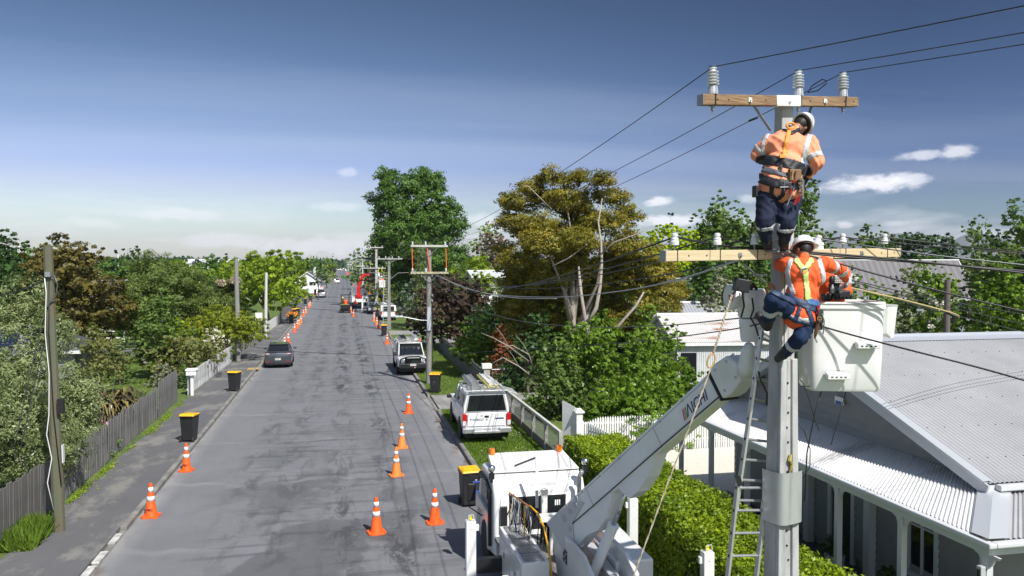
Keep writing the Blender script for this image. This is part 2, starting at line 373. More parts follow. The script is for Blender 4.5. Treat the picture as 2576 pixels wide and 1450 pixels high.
        leaf = mm('MULTIPLY', rng(x, KR - .55, KR - .08), rng(noise(2.2, (1, .35, 1), 5), .5, .6))
        leaf2 = mm('MULTIPLY', rng(x, KL + .3, KL + .03), rng(noise(2.0, (1, .3, 1), 5, loc=(4, 0, 0)), .56, .64))
        c = mix(mm('MULTIPLY', mm('MAXIMUM', leaf, leaf2), .75), c, (.11, .070, .042))
    else:
        c = mix(mm('MULTIPLY', rng(noise(.8, (1, .5, 1), 8, .7), .50, .60), .6), c, light)
    gr = noise(90, det=3, ro=.8)
    c = mix(.35, c, mix(rng(gr, .35, .65), (.35, .35, .35), (1.75, 1.75, 1.75)), 'MULTIPLY') if False else mix(rng(gr, .3, .7), mix(1.0, c, (.86, .86, .86), 'MULTIPLY'), mix(1.0, c, (1.14, 1.14, 1.14), 'MULTIPLY'))
    lk(c, b.inputs['Base Color']); b.inputs['Roughness'].default_value = .85; b.inputs['Specular IOR Level'].default_value = .3
    bp = n_('ShaderNodeBump'); bp.inputs['Strength'].default_value = .35; bp.inputs['Distance'].default_value = .01; lk(gr, bp.inputs['Height']); lk(bp.outputs[0], b.inputs['Normal'])
    return m
M_road = road_mat('asphalt', (.148, .151, .160), (.052, .054, .060), (.25, .245, .24))
M_path = road_mat('footpath_asphalt', (.105, .104, .108), (.05, .05, .05), (.24, .23, .20), lanes=False)
M_kerb = mat('kerb_concrete', (.26, .25, .225), .85, col2=(.13, .125, .115), nscale=1.6, bump=.3, bscale=30)
M_drive = mat('driveway_concrete', (.30, .29, .27), .85, col2=(.20, .195, .18), nscale=1.1, bump=.2)

# far terrain sheet, then raised land either side of the carriageway
g = MB(); g.add([(-6900, -400, -.03), (6900, -400, -.03), (6900, 6800, -.03), (-6900, 6800, -.03)], [(0, 1, 2, 3)])
obj('ground', g, M_ground, kind='structure')
sheet('road', KL, -30, KR, 1150, 0.0, M_road, thick=.02)
sheet('garden_ground', -260, -30, -7.62, 1150, .115, M_ground, thick=.13)
sheet('footpath', -7.6, -30, KL - .16, 1150, .125, M_path, thick=.13)
sheet('verge', KR + .16, -30, 260, 1150, .115, M_ground, thick=.13)
# kerbs, lowered where driveways cross; a broken white-edged kerb crossing bottom left
def kerb(x0, x1, ys):
    mb = MB()
    for y0, y1, h in ys: mb.b2((x0, y0, -.02), (x1, y1, h))
    return mb
LY = [(-30, 21.6, .03)]; y = 21.6
while y < 1100:
    y1 = y + 28 + (int(y) * 7 % 13); LY.append((y, y1, .135)); LY.append((y1, y1 + 3.6, .04)); y = y1 + 3.6
obj('kerb_left', kerb(KL - .16, KL, LY), M_kerb, kind='structure', bev=.02)
DRV = [(36.2, 40.2), (67, 71.5), (75.5, 80), (108, 112), (141, 145), (180, 184), (230, 234), (300, 304)]
RY = []; y = -30
for a, b in DRV: RY += [(y, a, .14), (a, b, .03)]; y = b
RY.append((y, 1100, .14))
obj('kerb_right', kerb(KR, KR + .16, RY), M_kerb, kind='structure', bev=.02)
for i, (a, b) in enumerate(DRV): sheet('driveway', KR + .16, a, 16, b, .122, M_drive, thick=.1)
# loose painted kerb blocks, bottom left
for px, py in [(285, 1362), (262, 1408), (240, 1446)]:
    p = gp(px, py); 
    mbk = MB(); mbk.b2((KL - .18, p.y - .36, .03), (KL + .0, p.y + .36, .075))
    obj('kerb_block', mbk, mat('chalky_paint', (.58, .57, .54), .8, col2=(.3, .29, .27), nscale=6), kind='structure', bev=.01)
# manhole marks / service lids on the left path
for i, (px, py) in enumerate([(612, 927), (940, 1090 - 90)]):
    pass
p = gp(637, 928, .125)
lid = MB(); lid.b2((-.35, -.45, 0), (.35, .45, .008)); o = obj('service_lid', lid, mat('ochre_lid', (.42, .27, .09), .8), label='small ochre service lid set in the left footpath beyond the grey sedan', cat='service lid'); o.location = (p.x, p.y, .126)

# gravel / shell yard between the picket fence and the house
M_yard = mat('yard_gravel', (.68, .62, .52), .95, col2=(.56, .52, .44), nscale=9, bump=.5, bscale=90)
sheet('yard', 8.7, 21.0, 17, 26.5, .13, M_yard, thick=.06)
M_dark_floor = mat('dark_concrete', (.10, .10, .11), .7, col2=(.07, .07, .08), nscale=2)
sheet('yard_paving', 8.7, 8, 9.3, 21.0, .125, M_dark_floor, thick=.06)
# hills on the horizon
def hills(name, d, pts, m, seed):
    rnd = random.Random(seed); mb = MB(); xs = np.linspace(pts[0][0], pts[-1][0], 160); hs = np.interp(xs, [p[0] for p in pts], [p[1] for p in pts])
    top = []; 
    for i, (x, h) in enumerate(zip(xs, hs)):
        h = h - 0.9 * math.sin(i * .9 + seed) - 1.0 * math.sin(i * .37) + rnd.uniform(-.5, .5)
        top.append(at(x, h, d))
    rows = 6; vs = []; fs = []
    for r in range(rows + 1):
        t = r / rows
        for i, p in enumerate(top):
            back = (p - Vector((0, 0, CAMH))); back.z = 0; back.normalize()
            z = p.z * (1 - t) ** 1.2 if t < 1 else -5
            q = Vector((p.x, p.y, 0)) - back * (d * .22 * t) + Vector((0, 0, z + (rnd.uniform(-1, 1) * p.z * .10 if 0 < t < 1 else 0)))
            vs.append(q)
    for r in range(rows):
        for i in range(len(top) - 1):
            a = r * len(top) + i; fs.append((a, a + 1, a + len(top) + 1, a + len(top)))
    mb.add(vs, fs); return obj(name, mb, m, kind='structure', smooth=True)
M_hill = mat('hill_bush', (.045, .065, .050), .95, col2=(.085, .10, .06), nscale=.004, coords='Object')
hills('hills', 5200, [(1900, 640), (2020, 622), (2100, 600), (2170, 606), (2230, 590), (2262, 588), (2330, 602), (2390, 610), (2440, 586), (2490, 590), (2540, 604), (2620, 600), (2760, 590), (3000, 600), (3400, 625)], M_hill, 3)
hills('hills', 6000, [(-700, 640), (-350, 618), (-120, 606), (0, 622), (60, 640), (140, 652)], M_hill, 5)
# distant wooded rise all along the horizon (reads as one mass)
# ------------------------------------------------------------------ foliage
def quads_mesh(name, V, mats=None, idx=None):
    """V: (n,4,3) array of separate quads"""
    n = len(V); me = bpy.data.meshes.new(name)
    me.vertices.add(n * 4); me.vertices.foreach_set('co', V.reshape(-1).astype(np.float32))
    me.loops.add(n * 4); me.loops.foreach_set('vertex_index', np.arange(n * 4, dtype=np.int32))
    me.polygons.add(n); me.polygons.foreach_set('loop_start', np.arange(0, n * 4, 4, dtype=np.int32))
    try: me.polygons.foreach_set('loop_total', np.full(n, 4, dtype=np.int32))
    except Exception: pass
    if mats:
        for m in mats: me.materials.append(m)
    if idx is not None: me.polygons.foreach_set('material_index', idx.astype(np.int32))
    me.update(calc_edges=True); me.validate(); return me
def unit(a): return a / np.maximum(np.linalg.norm(a, axis=-1, keepdims=True), 1e-9)
def leafquads(c, nrm, l, w, rng, tdir=None, jit=.35):
    n = len(c)
    t = rng.normal(size=(n, 3)) if tdir is None else tdir + rng.normal(size=(n, 3)) * .35
    t = unit(t - nrm * np.sum(t * nrm, axis=1, keepdims=True)); s = np.cross(nrm, t)
    k = 1 + rng.uniform(-jit, jit, size=(n, 1)); l_ = l * k; w_ = w * k
    V = np.stack([c - t * l_ * .5, c + s * w_ * .5 + t * l_ * .05 - nrm * w_ * .12, c + t * l_ * .5, c - s * w_ * .5 + t * l_ * .05 - nrm * w_ * .12], axis=1)
    return V
def crown_quads(lobes, total, leaf, seed, k=26, rc=None, up=.45, out=.5, droop=0.0, inner=.16, flat=.6, shell=(.78, 1.04), floor=None):
    rng = np.random.default_rng(seed); lobes = np.array(lobes, float)
    area = (lobes[:, 3] * lobes[:, 4] + lobes[:, 3] * lobes[:, 5] + lobes[:, 4] * lobes[:, 5]); pr = area / area.sum()
    nc = max(8, int(total / k)); li = rng.choice(len(lobes), nc, p=pr)
    dirs = unit(rng.normal(size=(nc, 3))); rad = rng.uniform(*shell, size=(nc, 1)); isin = rng.uniform(size=nc) < inner
    rad[isin] = rng.uniform(.2, .75, size=(isin.sum(), 1))
    Lb = lobes[li]; cc = Lb[:, :3] + dirs * Lb[:, 3:6] * rad
    nn = unit(dirs / Lb[:, 3:6])
    if rc is None: rc = float(np.mean(lobes[:, 3:6])) * .22
    # discard clumps deep inside other lobes
    keep = np.ones(nc, bool)
    for q in lobes:
        ins = np.sum(((cc - q[:3]) / (q[3:6] * .72)) ** 2, axis=1) < 1
        keep &= ~(ins & (rng.uniform(size=nc) < .75))
    if floor is not None: keep &= cc[:, 2] > floor
    cc, nn = cc[keep], nn[keep]; nc = len(cc); kk = max(4, int(total / max(nc, 1)))
    cs = rng.uniform(.55, 1.25, size=(nc, 1, 1)) * rc
    off = unit(rng.normal(size=(nc, kk, 3))) * (rng.uniform(size=(nc, kk, 1)) ** .45) * cs; off[..., 2] *= flat
    P = cc[:, None, :] + off
    ctilt = rng.normal(size=(nc, 1, 3)) * .35
    nm = unit(nn[:, None, :] * out + np.array([0, 0, up]) + ctilt * .9 + unit(off) * .30 + rng.normal(size=(nc, kk, 3)) * .34)
    P = P.reshape(-1, 3); nm = nm.reshape(-1, 3)
    td = None
    if droop: td = np.tile(np.array([[0, 0, -droop]]), (len(P), 1)) + rng.normal(size=P.shape) * .3
    Q = leafquads(P, nm, leaf[0], leaf[1], rng, td)
    # broad leaf sprays inside the crown so that it does not read as hollow
    m_ = int(len(P) * .10); ci = rng.choice(len(lobes), m_, p=pr); L2_ = lobes[ci]; d2 = unit(rng.normal(size=(m_, 3))); P2_ = L2_[:, :3] + d2 * L2_[:, 3:6] * rng.uniform(.1, .72, size=(m_, 1))
    f_ = np.clip(np.min(L2_[:, 3:6], axis=1, keepdims=True) / (leaf[0] * 6), .3, 1)
    return np.concatenate([Q, leafquads(P2_, unit(d2 + rng.normal(size=(m_, 3)) * .5), leaf[0] * 2.6 * f_, leaf[1] * 3.0 * f_, rng)])
def lobes_for(w, zb, zt, n, seed, shape='round', depth=1.0):
    r = random.Random(seed); h = zt - zb; out = []; R = w / 2
    for i in range(n):
        t = (i + .5) / n if shape != 'round' else r.uniform(.08, .9)
        if shape == 'round': prof = math.sin(math.pi * min(.97, .16 + t * .82)) ** .6
        elif shape == 'cone': prof = 1.0 - t * .93
        elif shape == 'column': prof = .9 - .35 * abs(t - .4)
        elif shape == 'dome': t = r.uniform(.0, .85); prof = math.sqrt(max(.05, 1 - t * t * .95))
        elif shape == 'flat': t = r.uniform(.3, .8); prof = 1.0
        a = i * 2.4 + r.uniform(-.5, .5); lr = R * r.uniform(.38, .56) * (.6 + .4 * prof)
        if shape == 'cone': lr = R * (.50 * prof + .14)
        rr = max(0, R * prof - lr * .9) * r.uniform(.65, 1.0)
        lz = min(h * .5, lr * r.uniform(.65, 1.0)) if shape != 'column' else lr
        z = zb + lz * .7 + t * max(.1, (h - lz * 1.6))
        out.append((rr * math.cos(a), rr * math.sin(a) * depth, z, lr, lr * depth, lz))
    if shape in ('round', 'dome'): out.append((0, 0, zb + h * .5, R * .62, R * .62 * depth, h * .42)); out.append((r.uniform(-.2, .2) * R, 0, zt - h * .2, R * .38, R * .38, h * .2))
    return out
def ragged(lobes, k, seed, s=.58, j=.75):
    r = random.Random(seed); out = []
    for (x, y, z, a, b, c) in lobes:
        out.append((x, y, z, a * .86, b * .86, c * .86))
        for i in range(k):
            u, v = r.uniform(0, 6.283), r.uniform(-.6, .75); q = math.sqrt(max(0, 1 - v * v)); f = s * r.uniform(.55, 1.0)
            out.append((x + a * j * q * math.cos(u), y + b * j * q * math.sin(u), z + c * j * v, a * f, b * f, c * f * r.uniform(.7, 1)))
    return out
M_bark = mat('bark', (.12, .095, .07), .9, col2=(.20, .17, .135), nscale=6, stretch=(3, 3, .6), bump=.6, bscale=14)
M_barkpale = mat('pale_bark', (.36, .32, .27), .85, col2=(.24, .205, .17), nscale=5, stretch=(3, 3, .6), bump=.5, bscale=14)
def limbs(lobes, zb, r0, seed, frac=.8, maxn=9, base=None):
    rnd = random.Random(seed); mb = MB(); cz = sum(l[2] for l in lobes) / len(lobes)
    top = Vector((0, 0, cz)); fork = Vector((rnd.uniform(-.1, .1), rnd.uniform(-.1, .1), max(zb * .75, cz * .28)))
    mb.tube([(0, 0, -.15), fork * .5 + Vector((rnd.uniform(-.05, .05),) * 3), fork, fork.lerp(top, .5), top], [r0 * 1.25, r0, r0 * .85, r0 * .6, r0 * .3], 8)
    for l in sorted(lobes, key=lambda q: -q[3])[:maxn]:
        e = Vector(l[:3]) + Vector((0, 0, l[5] * .35)); s = fork.lerp(top, rnd.uniform(0, .55)); mid = s.lerp(e, .5) + Vector((rnd.uniform(-.3, .3), rnd.uniform(-.3, .3), -.1)) * (e - s).length * .3
        mb.tube([s, mid, e], [r0 * .48, r0 * .3, r0 * .1], 6)
    return mb
def tree(name, label, cat, x, y, lobes, total, leaf, m, seed=1, trunk=.15, bark=None, group=None, zb=None, k=26, z0=.1, **kw):
    t = thing(name, label, cat, (x, y, z0), 0, group)
    Q = crown_quads(lobes, int(total), leaf, seed, k=k, **kw)
    obj('crown', quads_mesh('crown', Q, [m]), None, t)
    zb = min(l[2] - l[5] for l in lobes) if zb is None else zb
    obj('trunk', limbs(lobes, max(zb, .2), trunk, seed), bark or M_bark, t, smooth=True)
    return t
def ptree(name, label, cat, cx, top, width, d, m, zb=1.0, n=12, dens=1.0, px=2.3, shape='round', seed=1, lobes=None, trunk=None, group=None, asp=.55, depth=.9, rag=3, **kw):
    """tree whose crown spans `width` view pixels around column cx at distance d"""
    p = at(cx, 700, d); zt = at(cx, top, d).z - .1; w = width * 1.12 / FPX * d
    if zb <= 1.0 and shape == 'round': zb -= .5
    if cat in ('shrub', 'hedge') and shape == 'round': shape = 'dome'; zb -= .3
    lb = lobes or lobes_for(w, zb, zt, n, seed, shape, depth)
    if not lobes:
        lb = ragged(lb, 2, seed + 7)
        ca, sa = math.cos(YAW), math.sin(YAW); th = lambda v: sorted(v, reverse=True)[min(len(lb) - 1, 4 if shape != 'cone' else 1)]; ex_ = th([abs(q[0] * ca - q[1] * sa) + q[3] * .95 for q in lb]); ez = th([q[2] + q[5] * .95 for q in lb]); k1 = w / 2 / ex_
        lb = [(q[0] * k1, q[1] * k1, (q[2] - zb) * (zt - zb) / (ez - zb) + zb, q[3] * k1, q[4] * k1, q[5] * (zt - zb) / (ez - zb)) for q in lb]
    else: lb = ragged(lb, rag, seed + 7)
    l = px * d / 795; area_px = (w * 795 / d) * max(6, (zt - zb) * 795 / d)
    tot = area_px * 3.1 * dens / (px * px * asp * .5)
    return tree(name, label, cat, p.x, p.y, lb, tot, (l, l * asp), m, seed=seed, trunk=trunk or max(.05, w * .022), group=group, **kw)

MUL = 1
LM = {
 'green': leafmat('leaf_green', (0.048, 0.103, 0.020), (0.096, 0.186, 0.033), (0.157, 0.266, 0.051)),
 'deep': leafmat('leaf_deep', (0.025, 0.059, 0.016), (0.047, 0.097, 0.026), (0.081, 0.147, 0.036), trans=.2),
 'gold': leafmat('leaf_gold', (0.053, 0.089, 0.019), (0.200, 0.184, 0.025), (0.420, 0.294, 0.037), trans=.3),
 'brown': leafmat('leaf_brown', (.050, .060, .016), (.120, .105, .026), (.22, .16, .04), trans=.22),
 'lime': leafmat('leaf_lime', (0.220, 0.317, 0.013), (0.413, 0.529, 0.017), (0.577, 0.661, 0.025), trans=.4),
 'bright': leafmat('leaf_bright', (0.108, 0.182, 0.020), (0.224, 0.319, 0.026), (0.359, 0.448, 0.036), trans=.35),
 'mid': leafmat('leaf_mid', (0.073, 0.127, 0.031), (0.129, 0.204, 0.044), (0.203, 0.291, 0.067)),
 'wispy': leafmat('leaf_wispy', (0.066, 0.105, 0.025), (0.121, 0.169, 0.039), (0.185, 0.235, 0.054), trans=.25),
 'yellowgreen': leafmat('leaf_yellowgreen', (0.132, 0.171, 0.018), (0.231, 0.275, 0.024), (0.330, 0.363, 0.033), trans=.35),
 'olive': leafmat('leaf_olive', (0.087, 0.118, 0.045), (0.193, 0.235, 0.095), (0.384, 0.437, 0.207), trans=.22, rough=.32),
 'hedge': leafmat('leaf_hedge', (0.070, 0.128, 0.011), (0.187, 0.270, 0.014), (0.421, 0.495, 0.026), trans=.30, rough=.42),
 'bush': leafmat('leaf_bush', (0.063, 0.124, 0.016), (0.135, 0.233, 0.026), (0.251, 0.362, 0.041), trans=.3, rough=.3),
 'blue': leafmat('leaf_blue', (0.108, 0.144, 0.093), (0.185, 0.230, 0.158), (0.275, 0.322, 0.229), trans=.15),
 'darkred': leafmat('leaf_darkred', (0.041, 0.030, 0.020), (0.075, 0.051, 0.031), (0.125, 0.084, 0.046), trans=.2),
 'purple': leafmat('leaf_purple', (0.117, 0.087, 0.071), (0.203, 0.150, 0.121), (0.281, 0.225, 0.171), trans=.2),
 'grey': leafmat('leaf_grey', (0.120, 0.138, 0.082), (0.215, 0.230, 0.142), (0.323, 0.333, 0.229), trans=.15),
 'conifer': leafmat('leaf_conifer', (0.016, 0.033, 0.017), (0.031, 0.057, 0.026), (0.056, 0.087, 0.037), trans=.1),
 'khaki': leafmat('leaf_khaki', (0.110, 0.121, 0.039), (0.198, 0.209, 0.066), (0.297, 0.297, 0.088), trans=.25),
 'white': leafmat('blossom_white', (0.598, 0.552, 0.492), (0.789, 0.736, 0.677), (0.800, 0.800, 0.798), trans=.3),
 'redtip': leafmat('leaf_redtip', (0.187, 0.060, 0.028), (0.343, 0.105, 0.043), (0.156, 0.180, 0.043), trans=.3),
}
def PX(lst, d, cy0=None):
    """lobes given as (px, py, rpx, rpz, ddepth) relative to the column of the first entry"""
    base = at(lst[0][0], 700, d); out = []
    for (px, py, rx, rz, dd) in lst:
        p = at(px, py, d + dd); out.append((p.x - base.x, p.y - base.y, p.z - .1, rx / FPX * d, rx / FPX * d * .9, rz / FPX * d))
    return out

# --- right side, tallest first
lb = PX([(1062, 560, 70, 60, 0), (975, 462, 40, 45, -1), (962, 520, 38, 45, 0), (1050, 470, 62, 55, 0), (1078, 455, 40, 42, 1), (1010, 520, 50, 55, -2), (1098, 530, 50, 55, 0), (975, 600, 40, 40, 0),
         (1015, 590, 60, 50, -3), (1120, 590, 50, 55, 0), (1148, 560, 28, 48, 0), (990, 640, 55, 50, -1), (1060, 640, 70, 55, -3), (1135, 660, 62, 50, 0), (1180, 690, 46, 44, 0), (1205, 715, 36, 40, 1), (1150, 730, 60, 50, 0), (1000, 700, 50, 55, 0), (1080, 710, 60, 60, 0)], 122)
ptree('plane_tree', 'tallest broad green tree with lobed crown above the street poles', 'tree', 1062, 412, 300, 122, LM['green'], zb=2, lobes=lb, dens=1.9, px=2.4, seed=11, trunk=.5, k=34, rc=1.0)
lb = PX([(1440, 640, 80, 60, 0), (1290, 500, 34, 20, -1), (1330, 470, 40, 22, 0), (1275, 545, 28, 16, 1), (1300, 560, 50, 22, -1), (1380, 450, 38, 24, 0), (1385, 430, 22, 16, 0), (1430, 455, 40, 30, 1), (1460, 440, 26, 18, 0), (1420, 500, 60, 30, 0),
         (1510, 450, 32, 28, -1), (1500, 490, 40, 30, 0), (1550, 500, 42, 30, 0), (1580, 540, 40, 36, 0), (1530, 560, 60, 34, -2), (1350, 560, 60, 30, -2), (1270, 620, 34, 18, 0), (1300, 650, 50, 28, -2), (1370, 620, 70, 36, -3), (1450, 600, 60, 32, -3), (1575, 610, 55, 36, 0), (1630, 640, 44, 40, 1),
         (1660, 690, 50, 40, 1), (1690, 740, 40, 34, 0), (1640, 760, 60, 40, 0), (1560, 700, 60, 40, 2), (1470, 700, 70, 50, 2), (1390, 690, 66, 44, -1), (1320, 710, 56, 40, 0), (1290, 760, 48, 40, 0), (1350, 790, 60, 46, 1), (1400, 600, 70, 50, 1), (1330, 590, 60, 40, 2), (1290, 700, 50, 40, 1), (1300, 520, 50, 30, 1), (1360, 500, 50, 34, 1), (1310, 770, 60, 44, 1), (1460, 560, 60, 50, 2), (1560, 640, 60, 50, 2), (1380, 740, 70, 50, 2), (1500, 740, 70, 50, 3), (1600, 810, 60, 44, 1), (1300, 830, 60, 44, 1), (1430, 520, 60, 40, 2), (1620, 720, 60, 50, 2), (1430, 800, 60, 50, 3), (1550, 790, 60, 50, 3), (1700, 780, 24, 24, 0)], 45)
gt = ptree('totara_tree', 'large golden brown native tree with bare pale limbs showing', 'tree', 1440, 412, 470, 45, LM['gold'], zb=1, lobes=lb, dens=1.45, px=2.15, seed=12, trunk=.30, k=34, rc=.40, flat=.5, inner=.12, rag=3, bark=M_barkpale)
gb = at(1440, 700, 45)
def gl(name, pts, r, m=M_barkpale):
    obj(name, MB().tube([at(a, b, c) - Vector((gb.x, gb.y, .1)) for a, b, c in pts], r, 7), m, gt, smooth=True)
gl('limb', [(1485, 860, 40), (1475, 820, 40), (1468, 780, 40), (1462, 740, 40), (1458, 700, 40.5), (1456, 672, 41)], [0.143, 0.116, 0.094, 0.083, 0.072, 0.044])
gl('limb', [(1478, 815, 40), (1500, 775, 40), (1510, 720, 40.3), (1514, 660, 40.6), (1512, 610, 41), (1505, 560, 41.5), (1515, 500, 42)], [0.110, 0.105, 0.088, 0.072, 0.055, 0.044, 0.028])
gl('limb', [(1530, 860, 39.5), (1560, 815, 39.5), (1600, 770, 39.5), (1620, 735, 39.6)], [0.083, 0.077, 0.066, 0.039])
gl('limb', [(1525, 900, 39), (1560, 870, 39), (1610, 850, 39), (1650, 830, 39.3), (1690, 825, 39.5)], [0.066, 0.055, 0.044, 0.028, 0.011])
gl('limb', [(1512, 640, 40.5), (1545, 610, 40), (1600, 590, 40), (1640, 570, 40)], [0.044, 0.039, 0.028, 0.011])
gl('limb', [(1380, 520, 42.5), (1350, 490, 42), (1330, 470, 42), (1310, 465, 42)], [0.039, 0.033, 0.028, 0.011])
gl('limb', [(1390, 670, 41), (1430, 650, 41), (1470, 620, 41), (1490, 600, 41.3)], [0.033, 0.033, 0.028, 0.011])
for i, (x, y) in enumerate([(1240, 850), (1290, 870), (1265, 900)]):
    gl('dead_branch', [(1330 + i * 12, y + 60, 34), (x + 40, y + 22, 33.5), (x, y, 33.2), (x - 30, y - 12 + i * 14, 33)], [0.039, 0.028, 0.017, 0.006])
    gl('dead_branch', [(x + 40, y + 22, 33.5), (x + 25, y - 5, 33.4), (x + 5, y - 30, 33.2)], [0.022, 0.011, 0.003])

ptree('copper_shrub', 'dark copper leaved bushy tree behind the nearest right hand wooden pole', 'tree', 1150, 705, 185, 62, LM['darkred'], zb=.2, n=12, dens=1.3, px=2.4, seed=21, depth=1.1, k=24)
ptree('copper_shrub', 'dark copper leaved shrub over the verge, left part of the copper hedge', 'tree', 1075, 735, 90, 66, LM['darkred'], zb=.2, n=8, dens=1.2, px=2.4, seed=22, k=24)
ptree('blue_cedar', 'pale blue green drooping conifer beside the wooden poles', 'tree', 1062, 632, 130, 84, LM['blue'], zb=.5, n=13, dens=1.1, px=2.6, seed=23, shape='cone', droop=.7, flat=.35, asp=.4, k=30)
ptree('column_conifer', 'tall narrow olive green conifer behind the first wooden pole', 'tree', 1058, 640, 46, 78, LM['wispy'], zb=.3, n=7, dens=1.1, px=2.2, seed=24, shape='round', asp=.35, droop=.6)
ptree('street_tree', 'leafy mid green tree right of the dark grey truck', 'tree', 1022, 762, 70, 100, LM['mid'], zb=1.2, n=7, dens=1.1, px=2.3, seed=25)
ptree('garden_tree', 'bright green tree right of the tallest green tree', 'tree', 1215, 690, 90, 88, LM['bright'], zb=.5, n=9, dens=.9, px=2.4, seed=26)
ptree('purple_tree', 'dusty purple brown bare looking tree left of the golden tree', 'tree', 1242, 588, 110, 118, LM['purple'], zb=1, n=11, dens=.9, px=2.3, seed=27, asp=.35)
ptree('willow_tree', 'thin light green treetop above the dusty purple tree', 'tree', 1225, 574, 80, 150, LM['bright'], zb=6, n=7, dens=.6, px=2.2, seed=28, asp=.4)
ptree('bushy_tree', 'bright green bush left of the golden tree below its crown', 'tree', 1205, 802, 120, 47, LM['bush'], zb=.2, n=9, dens=1.0, px=2.3, seed=29)
ptree('red_tipped_shrub', 'shrub with red new tips beside the letterbox', 'shrub', 1262, 832, 74, 44, LM['redtip'], zb=.3, n=7, dens=.8, px=2.2, seed=30)
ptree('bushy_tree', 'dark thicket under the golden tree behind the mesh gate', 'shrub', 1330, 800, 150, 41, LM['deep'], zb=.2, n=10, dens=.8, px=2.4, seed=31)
ptree('bushy_tree', 'big glossy green bush left of the bucket truck boom', 'shrub', 1480, 812, 210, 35.5, LM['bush'], zb=.1, n=13, dens=1.15, px=2.3, seed=32, k=22)
ptree('bushy_tree', 'spreading green bush against the white corrugated shed', 'shrub', 1640, 862, 220, 33, LM['bush'], zb=.1, n=13, dens=1.1, px=2.4, seed=33, k=22)
ptree('bushy_tree', 'pale small leaved bush beyond the low mesh fence', 'shrub', 1405, 880, 150, 34, LM['mid'], zb=.1, n=11, dens=1.1, px=2.0, seed=34, k=20)
ptree('bushy_tree', 'low green bush behind the white picket fence', 'shrub', 1590, 950, 270, 30.0, LM['bush'], zb=.1, n=14, dens=1.1, px=2.3, seed=35, k=20)
ptree('tall_shrub', 'tall leafy shrub covering the left part of the rusty roofed shed', 'shrub', 1690, 838, 110, 35, LM['bush'], zb=.2, n=9, dens=1.0, px=2.3, seed=36)
ptree('tall_shrub', 'shrub below the golden tree at the left end of the rusty roof', 'shrub', 1622, 812, 120, 37.5, LM['bush'], zb=.2, n=9, dens=1.0, px=2.3, seed=37)
lb = PX([(1690, 650, 60, 44, 0), (1640, 602, 34, 24, 0), (1685, 588, 38, 26, 0), (1735, 598, 32, 24, 0), (1715, 625, 44, 32, 0), (1650, 640, 44, 32, 0), (1665, 575, 20, 14, 0)], 56)
ptree('golden_elm', 'bright lime yellow tree right of the golden brown tree', 'tree', 1690, 562, 150, 56, LM['lime'], zb=1, lobes=lb, rag=2, dens=.8, px=2.3, seed=37)
lb = PX([(1830, 640, 90, 50, 0), (1765, 606, 42, 34, 0), (1800, 566, 26, 26, 0), (1795, 600, 44, 40, 0), (1845, 598, 42, 36, 0), (1885, 585, 36, 36, 0), (1905, 625, 44, 40, 0), (1760, 650, 50, 40, 0)], 68)
ptree('birch_tree', 'broad row of green birches left of the upper lineman', 'tree', 1830, 540, 190, 68, LM['green'], zb=1, lobes=lb, rag=2, dens=1.1, px=2.3, seed=38)
lb = PX([(2300, 660, 100, 46, 0), (2235, 622, 50, 28, 0), (2285, 604, 55, 26, 0), (2340, 612, 50, 28, 0), (2390, 632, 40, 28, 0), (2200, 645, 40, 28, 0)], 108)
ptree('macrocarpa_tree', 'wide flat topped dark tree in front of the hills', 'tree', 2300, 584, 200, 108, LM['deep'], zb=2, lobes=lb, rag=2, dens=1.2, px=2.3, seed=45)
ptree('pine_tree', 'dark spiky pine top above the lime yellow tree', 'tree', 1687, 534, 52, 150, LM['conifer'], zb=5, n=6, dens=.8, px=2.3, seed=38, shape='cone')
ptree('birch_tree', 'pointed dark green tree left of the upper lineman\'s legs', 'tree', 1795, 538, 135, 62, LM['mid'], zb=.5, n=12, dens=1.1, px=2.2, seed=39, shape='round')
ptree('birch_tree', 'rounded green tree just left of the concrete pole', 'tree', 1865, 556, 130, 58, LM['mid'], zb=.5, n=12, dens=1.0, px=2.2, seed=40, shape='dome')
ptree('green_tree', 'dense green tree below the crossarm left of the pole', 'tree', 1795, 640, 170, 52, LM['green'], zb=.3, n=13, dens=1.0, px=2.3, seed=41, shape='dome')
ptree('feathery_tree', 'feathery green tree directly right of the upper lineman\'s legs', 'tree', 2018, 480, 140, 60, LM['mid'], zb=1, n=13, dens=1.1, px=2.3, seed=42, shape='round')
ptree('silver_bush', 'silvery grey bush above the grey shed roof', 'shrub', 1800, 712, 84, 44, LM['grey'], zb=.3, n=7, dens=1.0, px=2.2, seed=43)
ptree('garden_shrub', 'leafy shrub between the shed roofs left of the bucket arm', 'shrub', 1690, 735, 60, 47, LM['mid'], zb=1, n=6, dens=.7, px=2.2, seed=44)
ptree('green_tree', 'dark green trees at the foot of the hills behind the crossarm', 'tree', 2170, 630, 150, 120, LM['green'], zb=1, n=10, dens=1.0, px=2.4, seed=46)
ptree('ragged_tree', 'ragged half bare tree right of the far grey roof', 'tree', 2455, 575, 120, 68, LM['mid'], zb=.5, n=10, dens=.55, px=2.2, seed=47, asp=.45, inner=.4)
ptree('leafy_tree', 'tall green tree at the right edge of the view', 'tree', 2570, 555, 190, 44, LM['mid'], zb=.5, n=15, dens=1.2, px=2.2, seed=48)
ptree('leafy_tree', 'dark leafy tree behind the low grey garage, right edge', 'tree', 2530, 690, 170, 38, LM['bush'], zb=.5, n=13, dens=1.1, px=2.2, seed=49)
ptree('leafy_tree', 'olive green tree behind the old timber post', 'tree', 2465, 650, 120, 52, LM['olive'], zb=.5, n=11, dens=1.0, px=2.2, seed=50)
